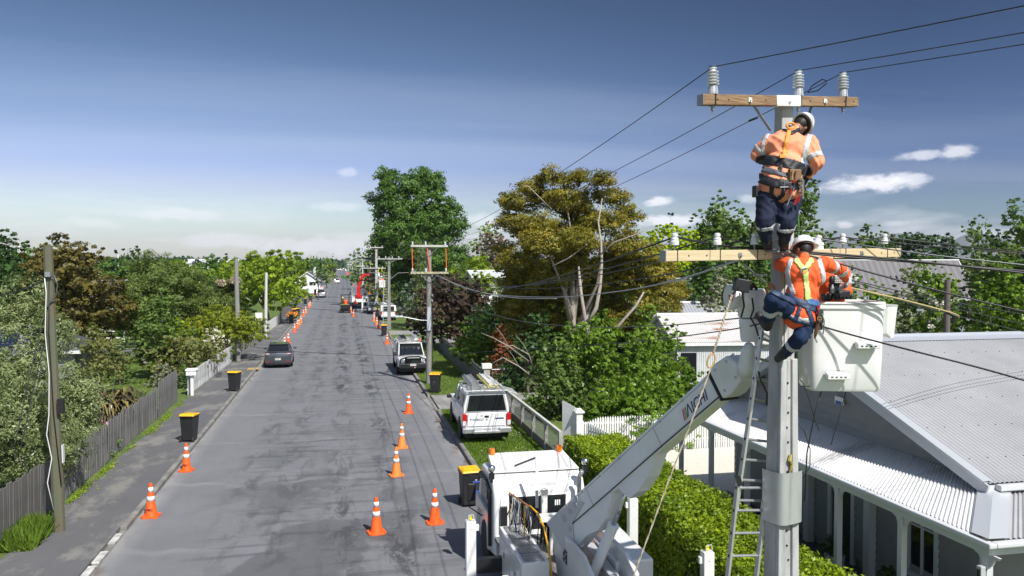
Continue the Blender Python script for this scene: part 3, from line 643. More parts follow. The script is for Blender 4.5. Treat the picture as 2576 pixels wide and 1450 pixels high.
ptree('garden_shrub', 'grey green shrub in front of the far grey roof', 'shrub', 2285, 725, 110, 44, LM['olive'], zb=.4, n=8, dens=.9, px=2.2, seed=51)
ptree('garden_shrub', 'small leafy shrub left of the far gable house', 'shrub', 2215, 745, 120, 42, LM['bush'], zb=.4, n=8, dens=.9, px=2.2, seed=52)
ptree('garden_shrub', 'green shrub low behind the bucket rim', 'shrub', 2150, 735, 90, 52, LM['mid'], zb=.4, n=8, dens=.9, px=2.2, seed=53)
fl = ptree('flowering_shrub', 'shrub covered in white blossom beside the old timber post', 'shrub', 2350, 700, 150, 41, LM['bush'], zb=.4, n=10, dens=.9, px=2.2, seed=54)
p = at(2350, 700, 41); lb = lobes_for(150 / FPX * 40, .5, at(2350, 695, 41).z, 9, 54)
obj('blossom', quads_mesh('blossom', crown_quads(lb, 900, (.13, .12), 541, k=9, rc=.3, shell=(1.0, 1.12), inner=0), [LM['white']]), None, fl)
# --- left side
ptree('olive_tree', 'big silvery leaved tree around the nearest timber post', 'tree', 62, 770, 265, 25.5, LM['olive'], zb=.3, n=20, dens=1.0, px=3.0, seed=60, k=18, rc=.34, asp=.33, bark=M_barkpale)
ptree('olive_tree', 'lower silvery foliage right of the nearest timber post', 'tree', 172, 960, 100, 25.5, LM['olive'], zb=.4, n=11, dens=.9, px=3.0, seed=61, k=18, rc=.26, asp=.33, bark=M_barkpale)
ptree('olive_tree', 'silvery foliage low in the left bottom corner', 'tree', 30, 975, 260, 22.0, LM['olive'], zb=.8, n=14, dens=.9, px=3.2, seed=62, k=18, rc=.26, asp=.33, bark=M_barkpale)
ptree('bronze_tree', 'rounded brown and gold leaved tree at left', 'tree', 165, 612, 255, 52, LM['brown'], zb=.8, n=18, dens=1.15, px=2.5, seed=63, k=22)
ptree('wispy_tree', 'large soft dark olive green tree left of the cabbage tree', 'tree', 415, 652, 240, 58, LM['wispy'], zb=.6, n=18, dens=1.25, px=2.2, seed=64, asp=.35, k=40, rc=.55)
ptree('wispy_tree', 'feathery mid green tree in front of the soft olive tree', 'tree', 395, 752, 130, 46, LM['mid'], zb=.8, n=11, dens=1.1, px=2.2, seed=65, asp=.4, flat=.4)
ptree('dark_tree', 'dark green tree at the far left edge', 'tree', 20, 602, 170, 74, LM['deep'], zb=1, n=14, dens=1.1, px=2.3, seed=66)
ptree('dark_tree', 'dim green tree at the left edge behind the silvery tree', 'tree', -10, 680, 140, 50, LM['deep'], zb=.5, n=12, dens=1.1, px=2.4, seed=67)
ptree('weeping_tree', 'low weeping yellow green tree spreading over the path', 'tree', 568, 772, 185, 55, LM['yellowgreen'], zb=1.0, n=13, dens=1.5, px=2.0, seed=68, shape='dome', droop=1.0, asp=.28, k=34)
ptree('flowering_tree', 'twiggy khaki tree with yellow leaves beside the white picket fence', 'tree', 470, 842, 165, 46, LM['khaki'], zb=.5, n=12, dens=.85, px=2.0, seed=69, asp=.4, inner=.3, bark=M_barkpale)
ptree('yellow_shrub', 'yellow green leafy shrub above the khaki tree', 'shrub', 425, 822, 90, 49, LM['lime'], zb=.6, n=7, dens=.6, px=2.2, seed=70)
ptree('blossom_tree', 'small tree in white blossom left of the weeping tree', 'tree', 538, 822, 62, 50, LM['white'], zb=1.2, n=7, dens=.5, px=1.9, seed=71)
ptree('street_tree', 'large bright yellow green tree overhanging the left footpath', 'tree', 672, 634, 220, 88, LM['bright'], zb=1.3, n=20, dens=1.25, px=2.4, seed=72, k=22)
ptree('street_tree', 'bright green tree behind the left hand street poles', 'tree', 590, 660, 120, 100, LM['bright'], zb=1.0, n=11, dens=1.0, px=2.3, seed=73)
ptree('garden_shrub', 'brown green shrub beside the grey roofed cottage', 'shrub', 245, 838, 115, 40, LM['khaki'], zb=.2, n=9, dens=.8, px=2.0, seed=74, asp=.4)
ptree('garden_shrub', 'green shrub at the edge of the upper lawn', 'shrub', 300, 868, 80, 44, LM['mid'], zb=.2, n=8, dens=.8, px=2.1, seed=75)
ptree('round_bush', 'clipped grey green ball bush behind the paling fence', 'shrub', 405, 930, 74, 43, LM['grey'], zb=.0, n=7, dens=1.5, px=1.8, seed=76, asp=.5)
ptree('garden_hedge', 'dark hedge behind the fence end near the white letterbox', 'hedge', 458, 945, 58, 42.5, LM['deep'], zb=.0, n=8, dens=1.5, px=1.9, seed=77)
ptree('garden_shrub', 'dark shrub behind the white picket fence', 'shrub', 540, 880, 80, 53, LM['deep'], zb=.0, n=8, dens=1.2, px=2.0, seed=78)
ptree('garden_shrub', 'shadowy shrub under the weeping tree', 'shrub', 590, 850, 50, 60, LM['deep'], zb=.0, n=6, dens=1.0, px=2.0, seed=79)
# more gardens between these and the horizon
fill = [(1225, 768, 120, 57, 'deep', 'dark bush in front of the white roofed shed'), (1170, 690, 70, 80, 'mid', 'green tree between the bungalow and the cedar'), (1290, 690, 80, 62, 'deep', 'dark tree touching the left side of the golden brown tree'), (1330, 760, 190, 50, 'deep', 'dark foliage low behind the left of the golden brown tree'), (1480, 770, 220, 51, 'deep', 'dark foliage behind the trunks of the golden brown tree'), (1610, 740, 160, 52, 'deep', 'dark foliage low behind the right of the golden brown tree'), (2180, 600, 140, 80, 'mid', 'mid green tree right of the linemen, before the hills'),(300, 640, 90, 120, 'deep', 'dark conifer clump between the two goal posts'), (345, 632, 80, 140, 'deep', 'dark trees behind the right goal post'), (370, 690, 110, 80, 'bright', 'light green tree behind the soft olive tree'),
        (500, 668, 90, 130, 'mid', 'mid green tree behind the cabbage tree'), (560, 655, 80, 170, 'mid', 'rounded tree right of the white far roof'), (455, 650, 90, 210, 'deep', 'dark far tree left of the white far roof'),
        (735, 665, 60, 120, 'deep', 'dark tree behind the bright overhanging tree'), (752, 640, 40, 230, 'conifer', 'pyramid shaped dark conifer near the road end'), (790, 648, 60, 190, 'green', 'green tree above the white corner cottage'),
        (800, 668, 44, 150, 'deep', 'dark hedge tree beside the corner cottage'), (822, 652, 40, 220, 'bright', 'light green tree lining the road end, left side'), (838, 637, 22, 330, 'conifer', 'narrow dark conifer near the road end, left side'),
        (835, 662, 28, 260, 'bright', 'small light green roadside tree far down the street'), (900, 630, 66, 210, 'green', 'dark rounded tree far down the right side'), (885, 660, 30, 280, 'mid', 'green roadside tree far down the right side'),
        (945, 622, 60, 130, 'deep', 'dark tree between the far poles and the tall green tree'), (930, 680, 44, 120, 'darkred', 'dark copper tree behind the row of poles'), (960, 690, 60, 108, 'yellowgreen', 'yellow green shrub behind the row of poles'),
        (925, 700, 40, 150, 'yellowgreen', 'arching green shrub behind the red crane'), (1010, 720, 70, 100, 'deep', 'dark tree beside the bucket of the far truck'), (1290, 700, 90, 75, 'mid', 'green tree in front of the far white bungalow'),
        (2090, 640, 110, 90, 'green', 'green tree behind the lower lineman'), (1800, 600, 120, 75, 'mid', 'green tree between the birch and the concrete pole'), (1910, 590, 110, 70, 'green', 'tall dense tree behind the upper lineman\'s boots'), (2110, 650, 110, 75, 'deep', 'dark tree under the right half of the lower crossarm'), (1980, 700, 120, 58, 'bush', 'low leafy tree hidden mostly behind the lower lineman'), (2110, 700, 90, 62, 'bush', 'leafy tree right of the lower lineman'), (1930, 640, 110, 85, 'green', 'dense tree directly behind the concrete pole'), (1880, 690, 100, 62, 'green', 'low green tree behind the crossarm brace'),
        (2480, 600, 130, 95, 'deep', 'dark tree mass below the hills at right'), (60, 640, 120, 110, 'green', 'green tree left of the floodlight mast'), (120, 625, 90, 130, 'deep', 'dark tree behind the brown and gold tree')]
for i, (cx, top, w, d, k_, lab) in enumerate(fill):
    ptree('conifer_tree' if k_ == 'conifer' else 'garden_tree', lab, 'tree', cx, top, w, d, LM[k_], zb=.3, n=9, dens=.85, px=2.3, seed=100 + i, shape='cone' if k_ == 'conifer' else 'dome' if i % 2 else 'round')
# background suburb trees: six kinds, copied with their parts
protos = []
for i, k_ in enumerate(['green', 'deep', 'mid', 'bright', 'conifer', 'brown', 'bush']):
    w = 9.0; h = 8.5 if k_ != 'conifer' else 9
    protos.append((k_, ragged(lobes_for(w if k_ != 'conifer' else 6, -.3, h if k_ != 'bush' else 3.4, 11 if k_ != 'conifer' else 18, 300 + i, {'conifer': 'cone', 'bush': 'dome', 'mid': 'dome'}.get(k_, 'round')), 2, 500 + i)))
NM = {'green': 'leafy green', 'deep': 'dark evergreen', 'mid': 'mid green', 'bright': 'light yellow green', 'conifer': 'dark conifer', 'brown': 'bronze leaved', 'bush': 'glossy green'}
rnd = random.Random(8); prt = {}
def clear(x, y, r=3):
    """keep planting off the street, the lawn, the yards and the built houses"""
    if -10.3 - (r - 3) < x < 8.5 + (r - 3): return False
    for (a, b, c, d_) in KEEP:
        if a - r < x < c + r and b - r < y < d_ + r: return False
    return True
KEEP = [(8, 5, 30, 28), (-24, 26, -8, 62), (9, 30, 26, 42), (27, 60, 45, 80)]
for ring, (d0, d1, num, tot) in enumerate([(50, 110, 90, 8500), (105, 190, 110, 4200), (185, 450, 130, 1700)]):
    for j in range(num):
        d = rnd.uniform(d0, d1); cx = rnd.uniform(-120, 2720); p = at(cx, 700, d)
        if ring < 2 and 870 < cx < 1010 and p.x < 14 and p.x > 0: continue
        k_, lbs = protos[rnd.choice([[6, 6, 6, 0, 2, 3], [0, 0, 1, 1, 2, 2, 3, 4, 5, 6], [0, 1, 1, 2, 2, 4, 3]][ring])]
        if not clear(p.x, p.y, 4.5 if k_ != 'bush' else 3): continue
        sc = rnd.uniform(.50, .72) if ring == 0 else (rnd.uniform(.7, 1.0) if ring == 1 else rnd.uniform(.8, 1.2))
        key = (ring, k_); where = ['nearer gardens', 'gardens', 'far suburb'][ring]; side = 'left' if p.x < 0 else 'right'
        noun = 'shrub' if k_ == 'bush' else 'tree'; lab = f"{NM[k_]} {noun} among the {where} {side} of the street"
        if key not in prt:
            prt[key] = t = tree('suburb_' + noun, lab, noun, p.x, p.y, lbs, tot * (.6 if k_ == 'bush' else 1), [(.24, .15), (.42, .27), (.75, .5)][ring], LM[k_], seed=400 + len(prt), trunk=.18, rc=.7)
        else: t = dup(prt[key], label=lab)
        t.location = (p.x, p.y, .1); t.scale = (sc, sc, sc * rnd.uniform(.85, 1.05)); t.rotation_euler = (0, 0, rnd.uniform(0, 6.28))
        t['group'] = f"{NM[k_]} {noun}s in the {where} {side} of the street"
BINS = [(100, 'left of the nearest left pole'), (260, 'behind the brown and gold tree'), (420, 'behind the soft olive green tree'), (560, 'behind the cabbage tree'), (700, 'behind the overhanging street tree'), (870, 'at the left of the street end'), (1010, 'behind the row of street poles'),
        (1180, 'behind the tallest green tree'), (1330, 'behind the purple brown tree'), (1560, 'behind the golden brown tree'), (1760, 'behind the lime yellow tree'), (1930, 'left of the concrete pole'), (2090, 'behind the two linemen'), (2260, 'above the bucket, toward the hills'), (2420, 'behind the far gable house'), (9999, 'at the right edge of the view')]
bk_ = {}
for o in [o for o in COL.objects if o.name.startswith('suburb_') and o.parent is None and 'group' in o]:
    x, y = o.location.x, o.location.y; dd_ = dof(x, y); px = 1288 + (x * math.cos(YAW) - y * math.sin(YAW)) / dd_ * FPX
    w_ = next(w for b, w in BINS if px < b); k_ = o['group'].split(' in the ')[0][:-1]; rg_ = 'near ' if dd_ < 105 else ('mid distance ' if dd_ < 188 else 'far ')
    bk_.setdefault(rg_ + k_ + ' ' + w_, []).append((dd_, o))
for lab, L_ in bk_.items():
    L_.sort(key=lambda q: q[0]); n = len(L_)
    for i, (dd_, o) in enumerate(L_):
        pre = '' if n == 1 else (['nearer', 'farther'][i] if n == 2 else ('nearest' if i == 0 else 'farthest' if i == n - 1 else ['', 'second', 'third', 'fourth', 'fifth', 'sixth', 'seventh', 'eighth', 'ninth', 'tenth'][min(i, 9)]))
        o['label'] = (pre + ' ' + lab).strip()
# avenue trees down both sides of the far street
ORD = 'first second third fourth fifth sixth seventh eighth ninth tenth eleventh twelfth thirteenth fourteenth fifteenth sixteenth seventeenth eighteenth nineteenth twentieth'.split() + [f'{n}th' for n in range(21, 40)]
for j in range(26):
    y = 190 * 1.07 ** j; 
    if y > 1050: break
    for sx in (-1, 1):
        k_ = rnd.choice(['green', 'deep', 'mid', 'bright']); key = (2, k_)
        if key not in prt: continue
        t = dup(prt[key], (sx * rnd.uniform(12.0, 17), y * rnd.uniform(.97, 1.03), .1), rnd.uniform(0, 6), f"{NM[k_]} tree, {ORD[j]} from the near end of the far {'left' if sx < 0 else 'right'} row", scale=rnd.uniform(.75, 1.2) * (.85 if sx < 0 else 1.0))
        t['group'] = f"{NM[k_]} trees lining the far {'left' if sx < 0 else 'right'} side"; t.name = 'suburb_tree'
# far wood: one mass to the horizon
rng = np.random.default_rng(5); n = 46000
dd = 420 * (1900 / 420) ** rng.uniform(size=n); aa = rng.uniform(-900, 3600, size=n)
Fv = np.array([math.sin(YAW), math.cos(YAW)]); Rv = np.array([math.cos(YAW), -math.sin(YAW)])
xy = dd[:, None] * Fv + ((aa - 1288) / FPX * dd)[:, None] * Rv
bump_ = 3.2 + 3.5 * np.abs(np.sin(xy[:, 0] * .021 + 1.3 * np.sin(xy[:, 1] * .013))) + 2.5 * np.sin(xy[:, 0] * .11) * np.sin(xy[:, 1] * .09) + dd * .0042
z = np.maximum(.5, bump_) * rng.uniform(.25, 1.0, size=n) + .1
C = np.stack([xy[:, 0], xy[:, 1], z], axis=1); C = C[(np.abs(xy[:, 0] + .6) > 12) | (dd > 1080)]
nm = unit(rng.normal(size=C.shape) * .6 + np.array([0, -.3, .8])); dl = np.linalg.norm(C[:, :2], axis=1)[:, None]
V = leafquads(C, nm, 3.0 + dl * .0052, 2.0 + dl * .0036, rng)
obj('far_wood', quads_mesh('far_wood', V, [LM['deep']]), None, label='distant dark green wooded suburb along the horizon', cat='woodland', kind='stuff')

# cabbage tree with cream flower heads, flax, palm
def blades(mb, c, n, L_, w, seed, up=(.1, 1.3), droop=.5, segs=4, rz=None):
    r = random.Random(seed); c = Vector(c)
    for i in range(n):
        a = r.uniform(0, 6.283); e = r.uniform(*up); l = L_ * r.uniform(.7, 1.1); h = Vector((math.cos(a), math.sin(a), 0)); s = Vector((-h.y, h.x, 0)) * w * .5
        prev = None; pos = c + h * .05; dz = math.sin(e); dh = math.cos(e); o = len(mb.v)
        for k in range(segs + 1):
            t = k / segs; ww = s * (1 - t ** 2.2) * (.6 + .8 * min(1, t * 3)) ; ww = ww if k < segs else s * .05
            mb.v += [tuple(pos - ww), tuple(pos + ww)]
            if k: q = o + (k - 1) * 2; mb.f.append((q, q + 1, q + 3, q + 2))
            dz -= droop / segs * (.6 + t * 1.6); st = Vector((h.x * dh, h.y * dh, dz)); st.normalize(); pos = pos + st * l / segs
    return mb
M_cab = leafmat('cabbage_leaf', (.07, .11, .03), (.14, .18, .05), (.34, .30, .10), trans=.15, rough=.3)
t = thing('cabbage_tree', 'cabbage tree with spiky crown and cream flower heads', 'tree', tuple(at(567, 760, 61).xy) + (.1,))
ctop = at(567, 742, 61).z
obj('trunk', MB().tube([(0, 0, 0), (.05, 0, ctop * .5), (0, 0, ctop)], [.2, .16, .14], 8), M_bark, t)
mb = MB(); blades(mb, (0, 0, ctop), 460, 1.15, .16, 5, up=(-1.0, 1.4), droop=.25); blades(mb, (.65, 0, ctop + .45), 200, .95, .15, 6, up=(-.5, 1.4), droop=.2); obj('spiky_crown', mb, M_cab, t, fix=False)
for i, (px, py, r_) in enumerate([(555, 712, .40), (592, 706, .45)]):
    q = at(px, py, 60.2) - t.location
    rg = np.random.default_rng(i); P = np.array(q) + unit(rg.normal(size=(420, 3))) * r_ * rg.uniform(.4, 1, size=(420, 1)) * np.array([1, 1, .75]); P = np.array(P)
    obj('flower_head', quads_mesh('flower_head', leafquads(P, unit(rg.normal(size=P.shape)), .16, .07, rg), [leafmat('cream_flower', (.42, .33, .24), (.55, .46, .36), trans=.2)]), None, t)
pf = gp(282, 1072, .12)
t = thing('flax_plant', 'large bronze and gold flax with arching leaves behind the paling fence', 'plant', (-9.9, 37.2, .1))
M_fl = leafmat('flax_leaf', (.05, .045, .03), (.10, .085, .05), (.34, .26, .05), trans=.15, rough=.3)
for i in range(3):
    mb = MB(); blades(mb, ((i - 1) * .55, (i - 1) * .25, .1), 150, 1.9, .10, 30 + i, up=(.45, 1.5), droop=1.25, segs=5); obj('leaf_fan', mb, M_fl, t, fix=False)
obj('flower_stalk', MB().tube([(0, 0, 0), (.1, 0, 1.2), (.25, 0, 2.3)], [.02, .015, .008], 5), M_bark, t)
obj('flower_stalk', MB().tube([(-.3, 0, 0), (-.5, 0, 1.2), (-.8, 0, 2.1)], [.02, .015, .008], 5), M_bark, t)
p = at(775, 672, 215); t = thing('palm_tree', 'palm with orange brown skirt behind the corner cottage', 'tree', (p.x, p.y, .1))
hz = at(775, 672, 215).z - .1
obj('trunk', MB().tube([(0, 0, 0), (0, 0, hz)], [.45, .4], 8), M_bark, t)
mb = MB(); blades(mb, (0, 0, hz), 70, 4.2, .55, 9, up=(-.1, 1.3), droop=.8, segs=4); obj('fronds', mb, LM['mid'], t, fix=False)
mb = MB(); blades(mb, (0, 0, hz - .2), 30, 2.2, .5, 10, up=(-.9, -.1), droop=.6, segs=3); obj('dead_fronds', mb, mat('dead_frond', (.32, .16, .05), .9), t, fix=False)

# clipped hedge beside the house: leaves over a box volume
def boxleaf(x0, x1, y0, y1, z0, z1, n, leaf, seed, faces):
    rg = np.random.default_rng(seed); P = []; Nn = []
    for (w, f) in faces:
        k = int(n * w); u = rg.uniform(size=k); v = rg.uniform(size=k); e = rg.normal(size=k) * .05 + .045 * np.sin(u * 17 + 3 * np.sin(v * 31)) * np.sin(v * 47 + 2 * np.sin(u * 13))
        if f == 'top': P.append(np.stack([x0 + (x1 - x0) * u, y0 + (y1 - y0) * v, z1 + e + .05 * np.sin((y0 + (y1 - y0) * v) * 1.3)], 1)); Nn.append(np.tile([0, 0, 1.], (k, 1)))
        if f == 'left': P.append(np.stack([x0 + e, y0 + (y1 - y0) * v, z0 + (z1 - z0) * u], 1)); Nn.append(np.tile([-1., 0, .25], (k, 1)))
        if f == 'right': P.append(np.stack([x1 + e, y0 + (y1 - y0) * v, z0 + (z1 - z0) * u], 1)); Nn.append(np.tile([1., 0, .25], (k, 1)))
        if f == 'front': P.append(np.stack([x0 + (x1 - x0) * u, y0 + e, z0 + (z1 - z0) * v], 1)); Nn.append(np.tile([0, -1., .25], (k, 1)))
        if f == 'back': P.append(np.stack([x0 + (x1 - x0) * u, y1 + e, z0 + (z1 - z0) * v], 1)); Nn.append(np.tile([0, 1., .25], (k, 1)))
    P = np.concatenate(P); Nn = np.concatenate(Nn); nm = unit(Nn * .9 + rg.normal(size=P.shape) * .62)
    return leafquads(P, nm, leaf[0], leaf[1], rg)
HX0, HX1, HY0, HY1, HZ = 6.62, 8.38, 8.0, 23.4, 1.42
t = thing('clipped_hedge', 'long clipped glossy green hedge beside the grey house', 'hedge', (0, 0, .1))
Q = [boxleaf(HX0, HX1, HY0, HY1, 0, HZ, 62000, (.088, .046), 7, [(.46, 'top'), (.30, 'left'), (.17, 'right'), (.04, 'front'), (.03, 'back')]),
     boxleaf(HX0 + .08, HX1 - .08, HY0, HY1, 0, HZ - .08, 20000, (.10, .055), 8, [(.5, 'top'), (.3, 'left'), (.2, 'right')])]
obj('leaves', quads_mesh('leaves', np.concatenate(Q), [LM['hedge']]), None, t)
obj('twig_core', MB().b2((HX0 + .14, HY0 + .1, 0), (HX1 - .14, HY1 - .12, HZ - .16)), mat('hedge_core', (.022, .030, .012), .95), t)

# grass blades on the near verge, path edges, lawn; daisies
def grass(name, regions, h, seed, m, label, cat='grass', w=.016):
    rg = np.random.default_rng(seed); out = []
    for (x0, y0, x1, y1, n) in regions:
        P = np.stack([rg.uniform(x0, x1, n), rg.uniform(y0, y1, n), np.full(n, .115)], 1); out.append(P)
    P = np.concatenate(out); n = len(P); hh = h * rg.uniform(.5, 1.3, size=(n, 1)); a = rg.uniform(0, 6.28, n); s = np.stack([np.cos(a), np.sin(a), np.zeros(n)], 1)
    lean = rg.normal(size=(n, 3)) * .4; lean[:, 2] = 1; lean = unit(lean); wv = s * w * (1 + hh * 2)
    V = np.stack([P - wv, P + wv, P + lean * hh + wv * .25, P + lean * hh - wv * .25], 1)
    return obj(name, quads_mesh(name, V, [m]), None, label=label, cat=cat, kind='stuff')
M_grassb = leafmat('grass_blade', (.07, .13, .015), (.13, .21, .025), (.22, .30, .04), trans=.35)
grass('verge_grass', [(4.34, 17, 7.0, 36, 42000), (4.34, 40.4, 7.0, 67, 12000)], .07, 1, M_grassb, 'short bright green grass with clover on the right verge')
grass('lawn_grass', [(-20, 30, -9, 60, 14000)], .06, 2, M_grassb, 'mown green lawn behind the paling fence', w=.03)
grass('tall_weeds', [(-8.6, 20.2, -7.1, 21.9, 2600)], .42, 3, M_grassb, 'tall grass and weeds at the bottom left fence foot', w=.012)
rg = np.random.default_rng(9)
n = 5200; yy = rg.uniform(22, 42, n); keep = (np.sin(yy * 2.1) + np.sin(yy * .7 + 2) * .8 + rg.uniform(-1, 1, n)) > .5; yy = yy[keep]; n = len(yy)
P = np.stack([-7.56 + rg.gamma(1.3, .06, n), yy, .13 + rg.uniform(0, .09, n)], 1)
obj('edge_weeds', quads_mesh('edge_weeds', leafquads(P, unit(rg.normal(size=P.shape) + [0, 0, .8]), .07, .035, rg), [LM['bright']]), None, label='yellow green weeds along the foot of the paling fence', cat='weeds', kind='stuff')
P = np.stack([rg.uniform(4.5, 6.9, 900), rg.uniform(17.5, 33, 900), np.full(900, .2)], 1); P = P[(np.sin(P[:, 1] * 1.7) + rg.uniform(-1, 1, 900)) > 0]
obj('clover_flowers', quads_mesh('clover_flowers', leafquads(P, unit(rg.normal(size=P.shape) * .2 + [0, 0, 1]), .03, .03, rg), [mat('daisy', (.7, .7, .68), .8)]), None, label='scattered white clover flowers in the verge grass', cat='flowers', kind='stuff')
P = np.stack([rg.uniform(-8.6, -7.9, 60), rg.uniform(28.0, 31.5, 60), rg.uniform(.75, 1.15, 60)], 1)
t = thing('flower_bush', 'small pink flowering bush just inside the paling fence', 'shrub', (0, 0, .1))
obj('foliage', quads_mesh('foliage', crown_quads([(-8.3, 29.5, .45, .5, 1.8, .5)], 2500, (.09, .05), 5), [LM['mid']]), None, t)
obj('blossom', quads_mesh('blossom', leafquads(P, unit(rg.normal(size=P.shape)), .1, .09, rg), [mat('pink_petal', (.6, .28, .42), .7)]), None, t)
pq = gp(745, 800, .1)
t = thing('flower_bed', 'bed of orange flowers by the left footpath beyond the bins', 'flowers', (pq.x - .4, pq.y, .1))
obj('foliage', quads_mesh('foliage', crown_quads([(0, 0, .3, .6, 3, .35)], 1200, (.2, .1), 5), [LM['mid']]), None, t)
P = np.stack([rg.uniform(-.6, .6, 260), rg.uniform(-3, 3, 260), rg.uniform(.35, .7, 260)], 1)
obj('blossom', quads_mesh('blossom', leafquads(P, unit(rg.normal(size=P.shape)), .18, .16, rg), [mat('orange_petal', (.75, .22, .02), .7)]), None, t)
# ------------------------------------------------------------------ main concrete pole with crossarms
PB = at(1966, 900, 10.2); ARM_RZ = math.atan2(.72, 2.2)
pole = thing('utility_pole', 'near grey concrete power pole with two crossarms, metal sleeve and linemen on it', 'utility pole', (PB.x, PB.y, 0), ARM_RZ)
PM = Matrix.Translation((PB.x, PB.y, 0)) @ Matrix.Rotation(ARM_RZ, 4, 'Z'); PMI = PM.inverted()
def pl(px, py, d): return PMI @ at(px, py, d)
def pw(z): return .20 + (8.95 - z) * .0295        # face width
def pd(z): return .13 + (8.95 - z) * .011
mb = MB()
def taper(mb, z0, z1, fx0, fx1, fy0, fy1):
    vs = []
    for z in (z0, z1):
        w, d = pw(z), pd(z); vs += [(w * fx0, d * fy0, z), (w * fx1, d * fy0, z), (w * fx1, d * fy1, z), (w * fx0, d * fy1, z)]
    return mb.add(vs, [(3, 2, 1, 0), (4, 5, 6, 7), (0, 1, 5, 4), (1, 2, 6, 5), (2, 3, 7, 6), (3, 0, 4, 7)])
ZL = 6.8 - (905 - 664) / FPX * 10.1
taper(mb, -.3, 8.92, -.5, .5, -.5, .5)
obj('shaft', mb, M_conc, pole, bev=.012)
mb = MB(); taper(mb, -.3, ZL, -.5, -.18, -.80, -.505); taper(mb, -.3, ZL, .18, .5, -.80, -.505); taper(mb, -.3, ZL - .01, -.178, .178, -.62, -.505)
obj('front_flange', mb, M_conc, pole, bev=.012)
mb = MB(); taper(mb, ZL + .05, 7.2, -.20, .30, -.62, -.505); obj('step_plate', mb, mat('pale_concrete', (.52, .515, .50), .8, col2=(.42, .42, .40), nscale=4, bump=.2), pole, bev=.006)
mb = MB()
for z in list(np.arange(3.0, 5.3, .19)) + list(np.arange(5.8, 7.0, .22)) + [7.6, 7.9, 8.2, 8.5]:
    y = -pd(z) * (.62 if z > 5.6 else .625) - .012; y = y if z < 7.2 else -pd(z) * .5 - .004
    mb.cyl((.02 * math.sin(z * 9) if z < 5.5 else .02, y, z), (.02 * math.sin(z * 9) if z < 5.5 else .02, y + .02, z), .013, n=8)
obj('bolt_hole', mb, M_black, pole, kind='stuff')
# sleeve
zc0, zc1 = 6.8 - (1322 - 664) / FPX * 10.05, 6.8 - (1190 - 664) / FPX * 10.05
ring = []; 
for z in (zc0, zc1):
    w, d = pw(zc0) * .5 + .03, pd(zc0) * .75 + .05
    for k in range(24):
        a = 2 * math.pi * k / 24; c_, s_ = math.cos(a), math.sin(a); e = .45
        ring.append((w * math.copysign(abs(c_) ** e, c_), d * math.copysign(abs(s_) ** e, s_) - .03, z))
obj('metal_sleeve', MB().add(ring, [(i, (i + 1) % 24, 24 + (i + 1) % 24, 24 + i) for i in range(24)]), M_stain, pole, smooth=True)
# yellow tag and worn patch hanging on the face
mb = MB(); z = 6.8 - (1170 - 664) / FPX * 10; y = -pd(z) * .64 - .02
mb.tube([(.03, y, z + .09), (.0, y - .01, z + .02), (.04, y - .01, z - .03), (.02, y, z - .14)], [.02, .028, .022, .012], 6); obj('yellow_tag', mb, mat('faded_yellow', (.34, .28, .07), .7), pole)
# crossarms
def ray_y(px, py, y):
    p, q = PMI @ at(px, py, 9), PMI @ at(px, py, 12); return p.lerp(q, (y - p.y) / (q.y - p.y))
def arm(pL, pR, hgt, m, name, white=None, mw=None):
    y = -(pd(8) * .5) - .055; a, b = ray_y(*pL, y), ray_y(*pR, y)
    o = obj(name, MB().beam(a, b, .10, hgt), m, pole, bev=.008)
    if white:
        for t0, t1 in white:
            p, q = a.lerp(b, t0), a.lerp(b, t1); obj('painted_band', MB().beam(p, q, .106, hgt + .006), mw, o, bev=.004)
    for e in (a, b): obj('end_plate', MB().box(e + Vector((-.003 if e is a else .003, 0, 0)), (.006, .104, hgt * .98)), M_steel, o)
    return o, a, b
top, ta, tb = arm((1762, 252), (2151, 258), .125, M_wood, 'upper_crossarm', [(.44, .60)], M_white)
low, la, lb_ = arm((1668, 645), (2258, 636), .125, M_woodpale, 'lower_crossarm', [(.40, .52)], mat('weathered_grey_timber', (.24, .24, .235), .8, col2=(.32, .32, .31), nscale=6, stretch=(.5, 9, 9)))
def along(a, b, px, z=None):
    """point of the arm seen in column px"""
    best = min((abs((lambda w: (1288 + ((w.x * math.cos(YAW) - w.y * math.sin(YAW)) / dof(w.x, w.y)) * FPX))(PM @ a.lerp(b, t / 200)) - px), t / 200) for t in range(201)); return a.lerp(b, best[1])
TOPI, LOWI = [], []
for px in (1790, 2003, 2115):
    p = along(ta, tb, px); h = p.z + .063
    obj('pedestal', MB().lathe([(.062, 0), (.062, .03), (.055, .10), (.035, .115)], (p.x, p.y, h), 14), mat('zinc_pedestal', (.50, .51, .52), .35, .3), top, smooth=False, bev=.004)
    prof = [(.030, .10)]
    for k in range(5): z0 = .115 + k * .036; r_ = .074 - k * .002; prof += [(.036, z0), (r_, z0 + .004), (r_, z0 + .010), (.038, z0 + .021)]
    prof += [(.034, .298), (.046, .304), (.044, .320), (.02, .328)]
    obj('insulator', MB().lathe(prof, (p.x, p.y, h), 20), M_porc, top)
    obj('cap', MB().lathe([(.048, .318), (.050, .330), (.03, .342)], (p.x, p.y, h), 16), mat('blue_cap', (.06, .10, .18), .3), top)
    obj('bolt', MB().cyl((p.x, p.y, p.z - .062), (p.x, p.y, p.z - .12), .022, n=8).cyl((p.x, p.y, p.z - .11), (p.x, p.y, p.z - .15), .012, n=6), M_steel, top)
    obj('strap', MB().box((p.x, p.y, p.z), (.012, .108, .132)), M_black, top)
    TOPI.append(PM @ Vector((p.x, p.y, h + .325)))
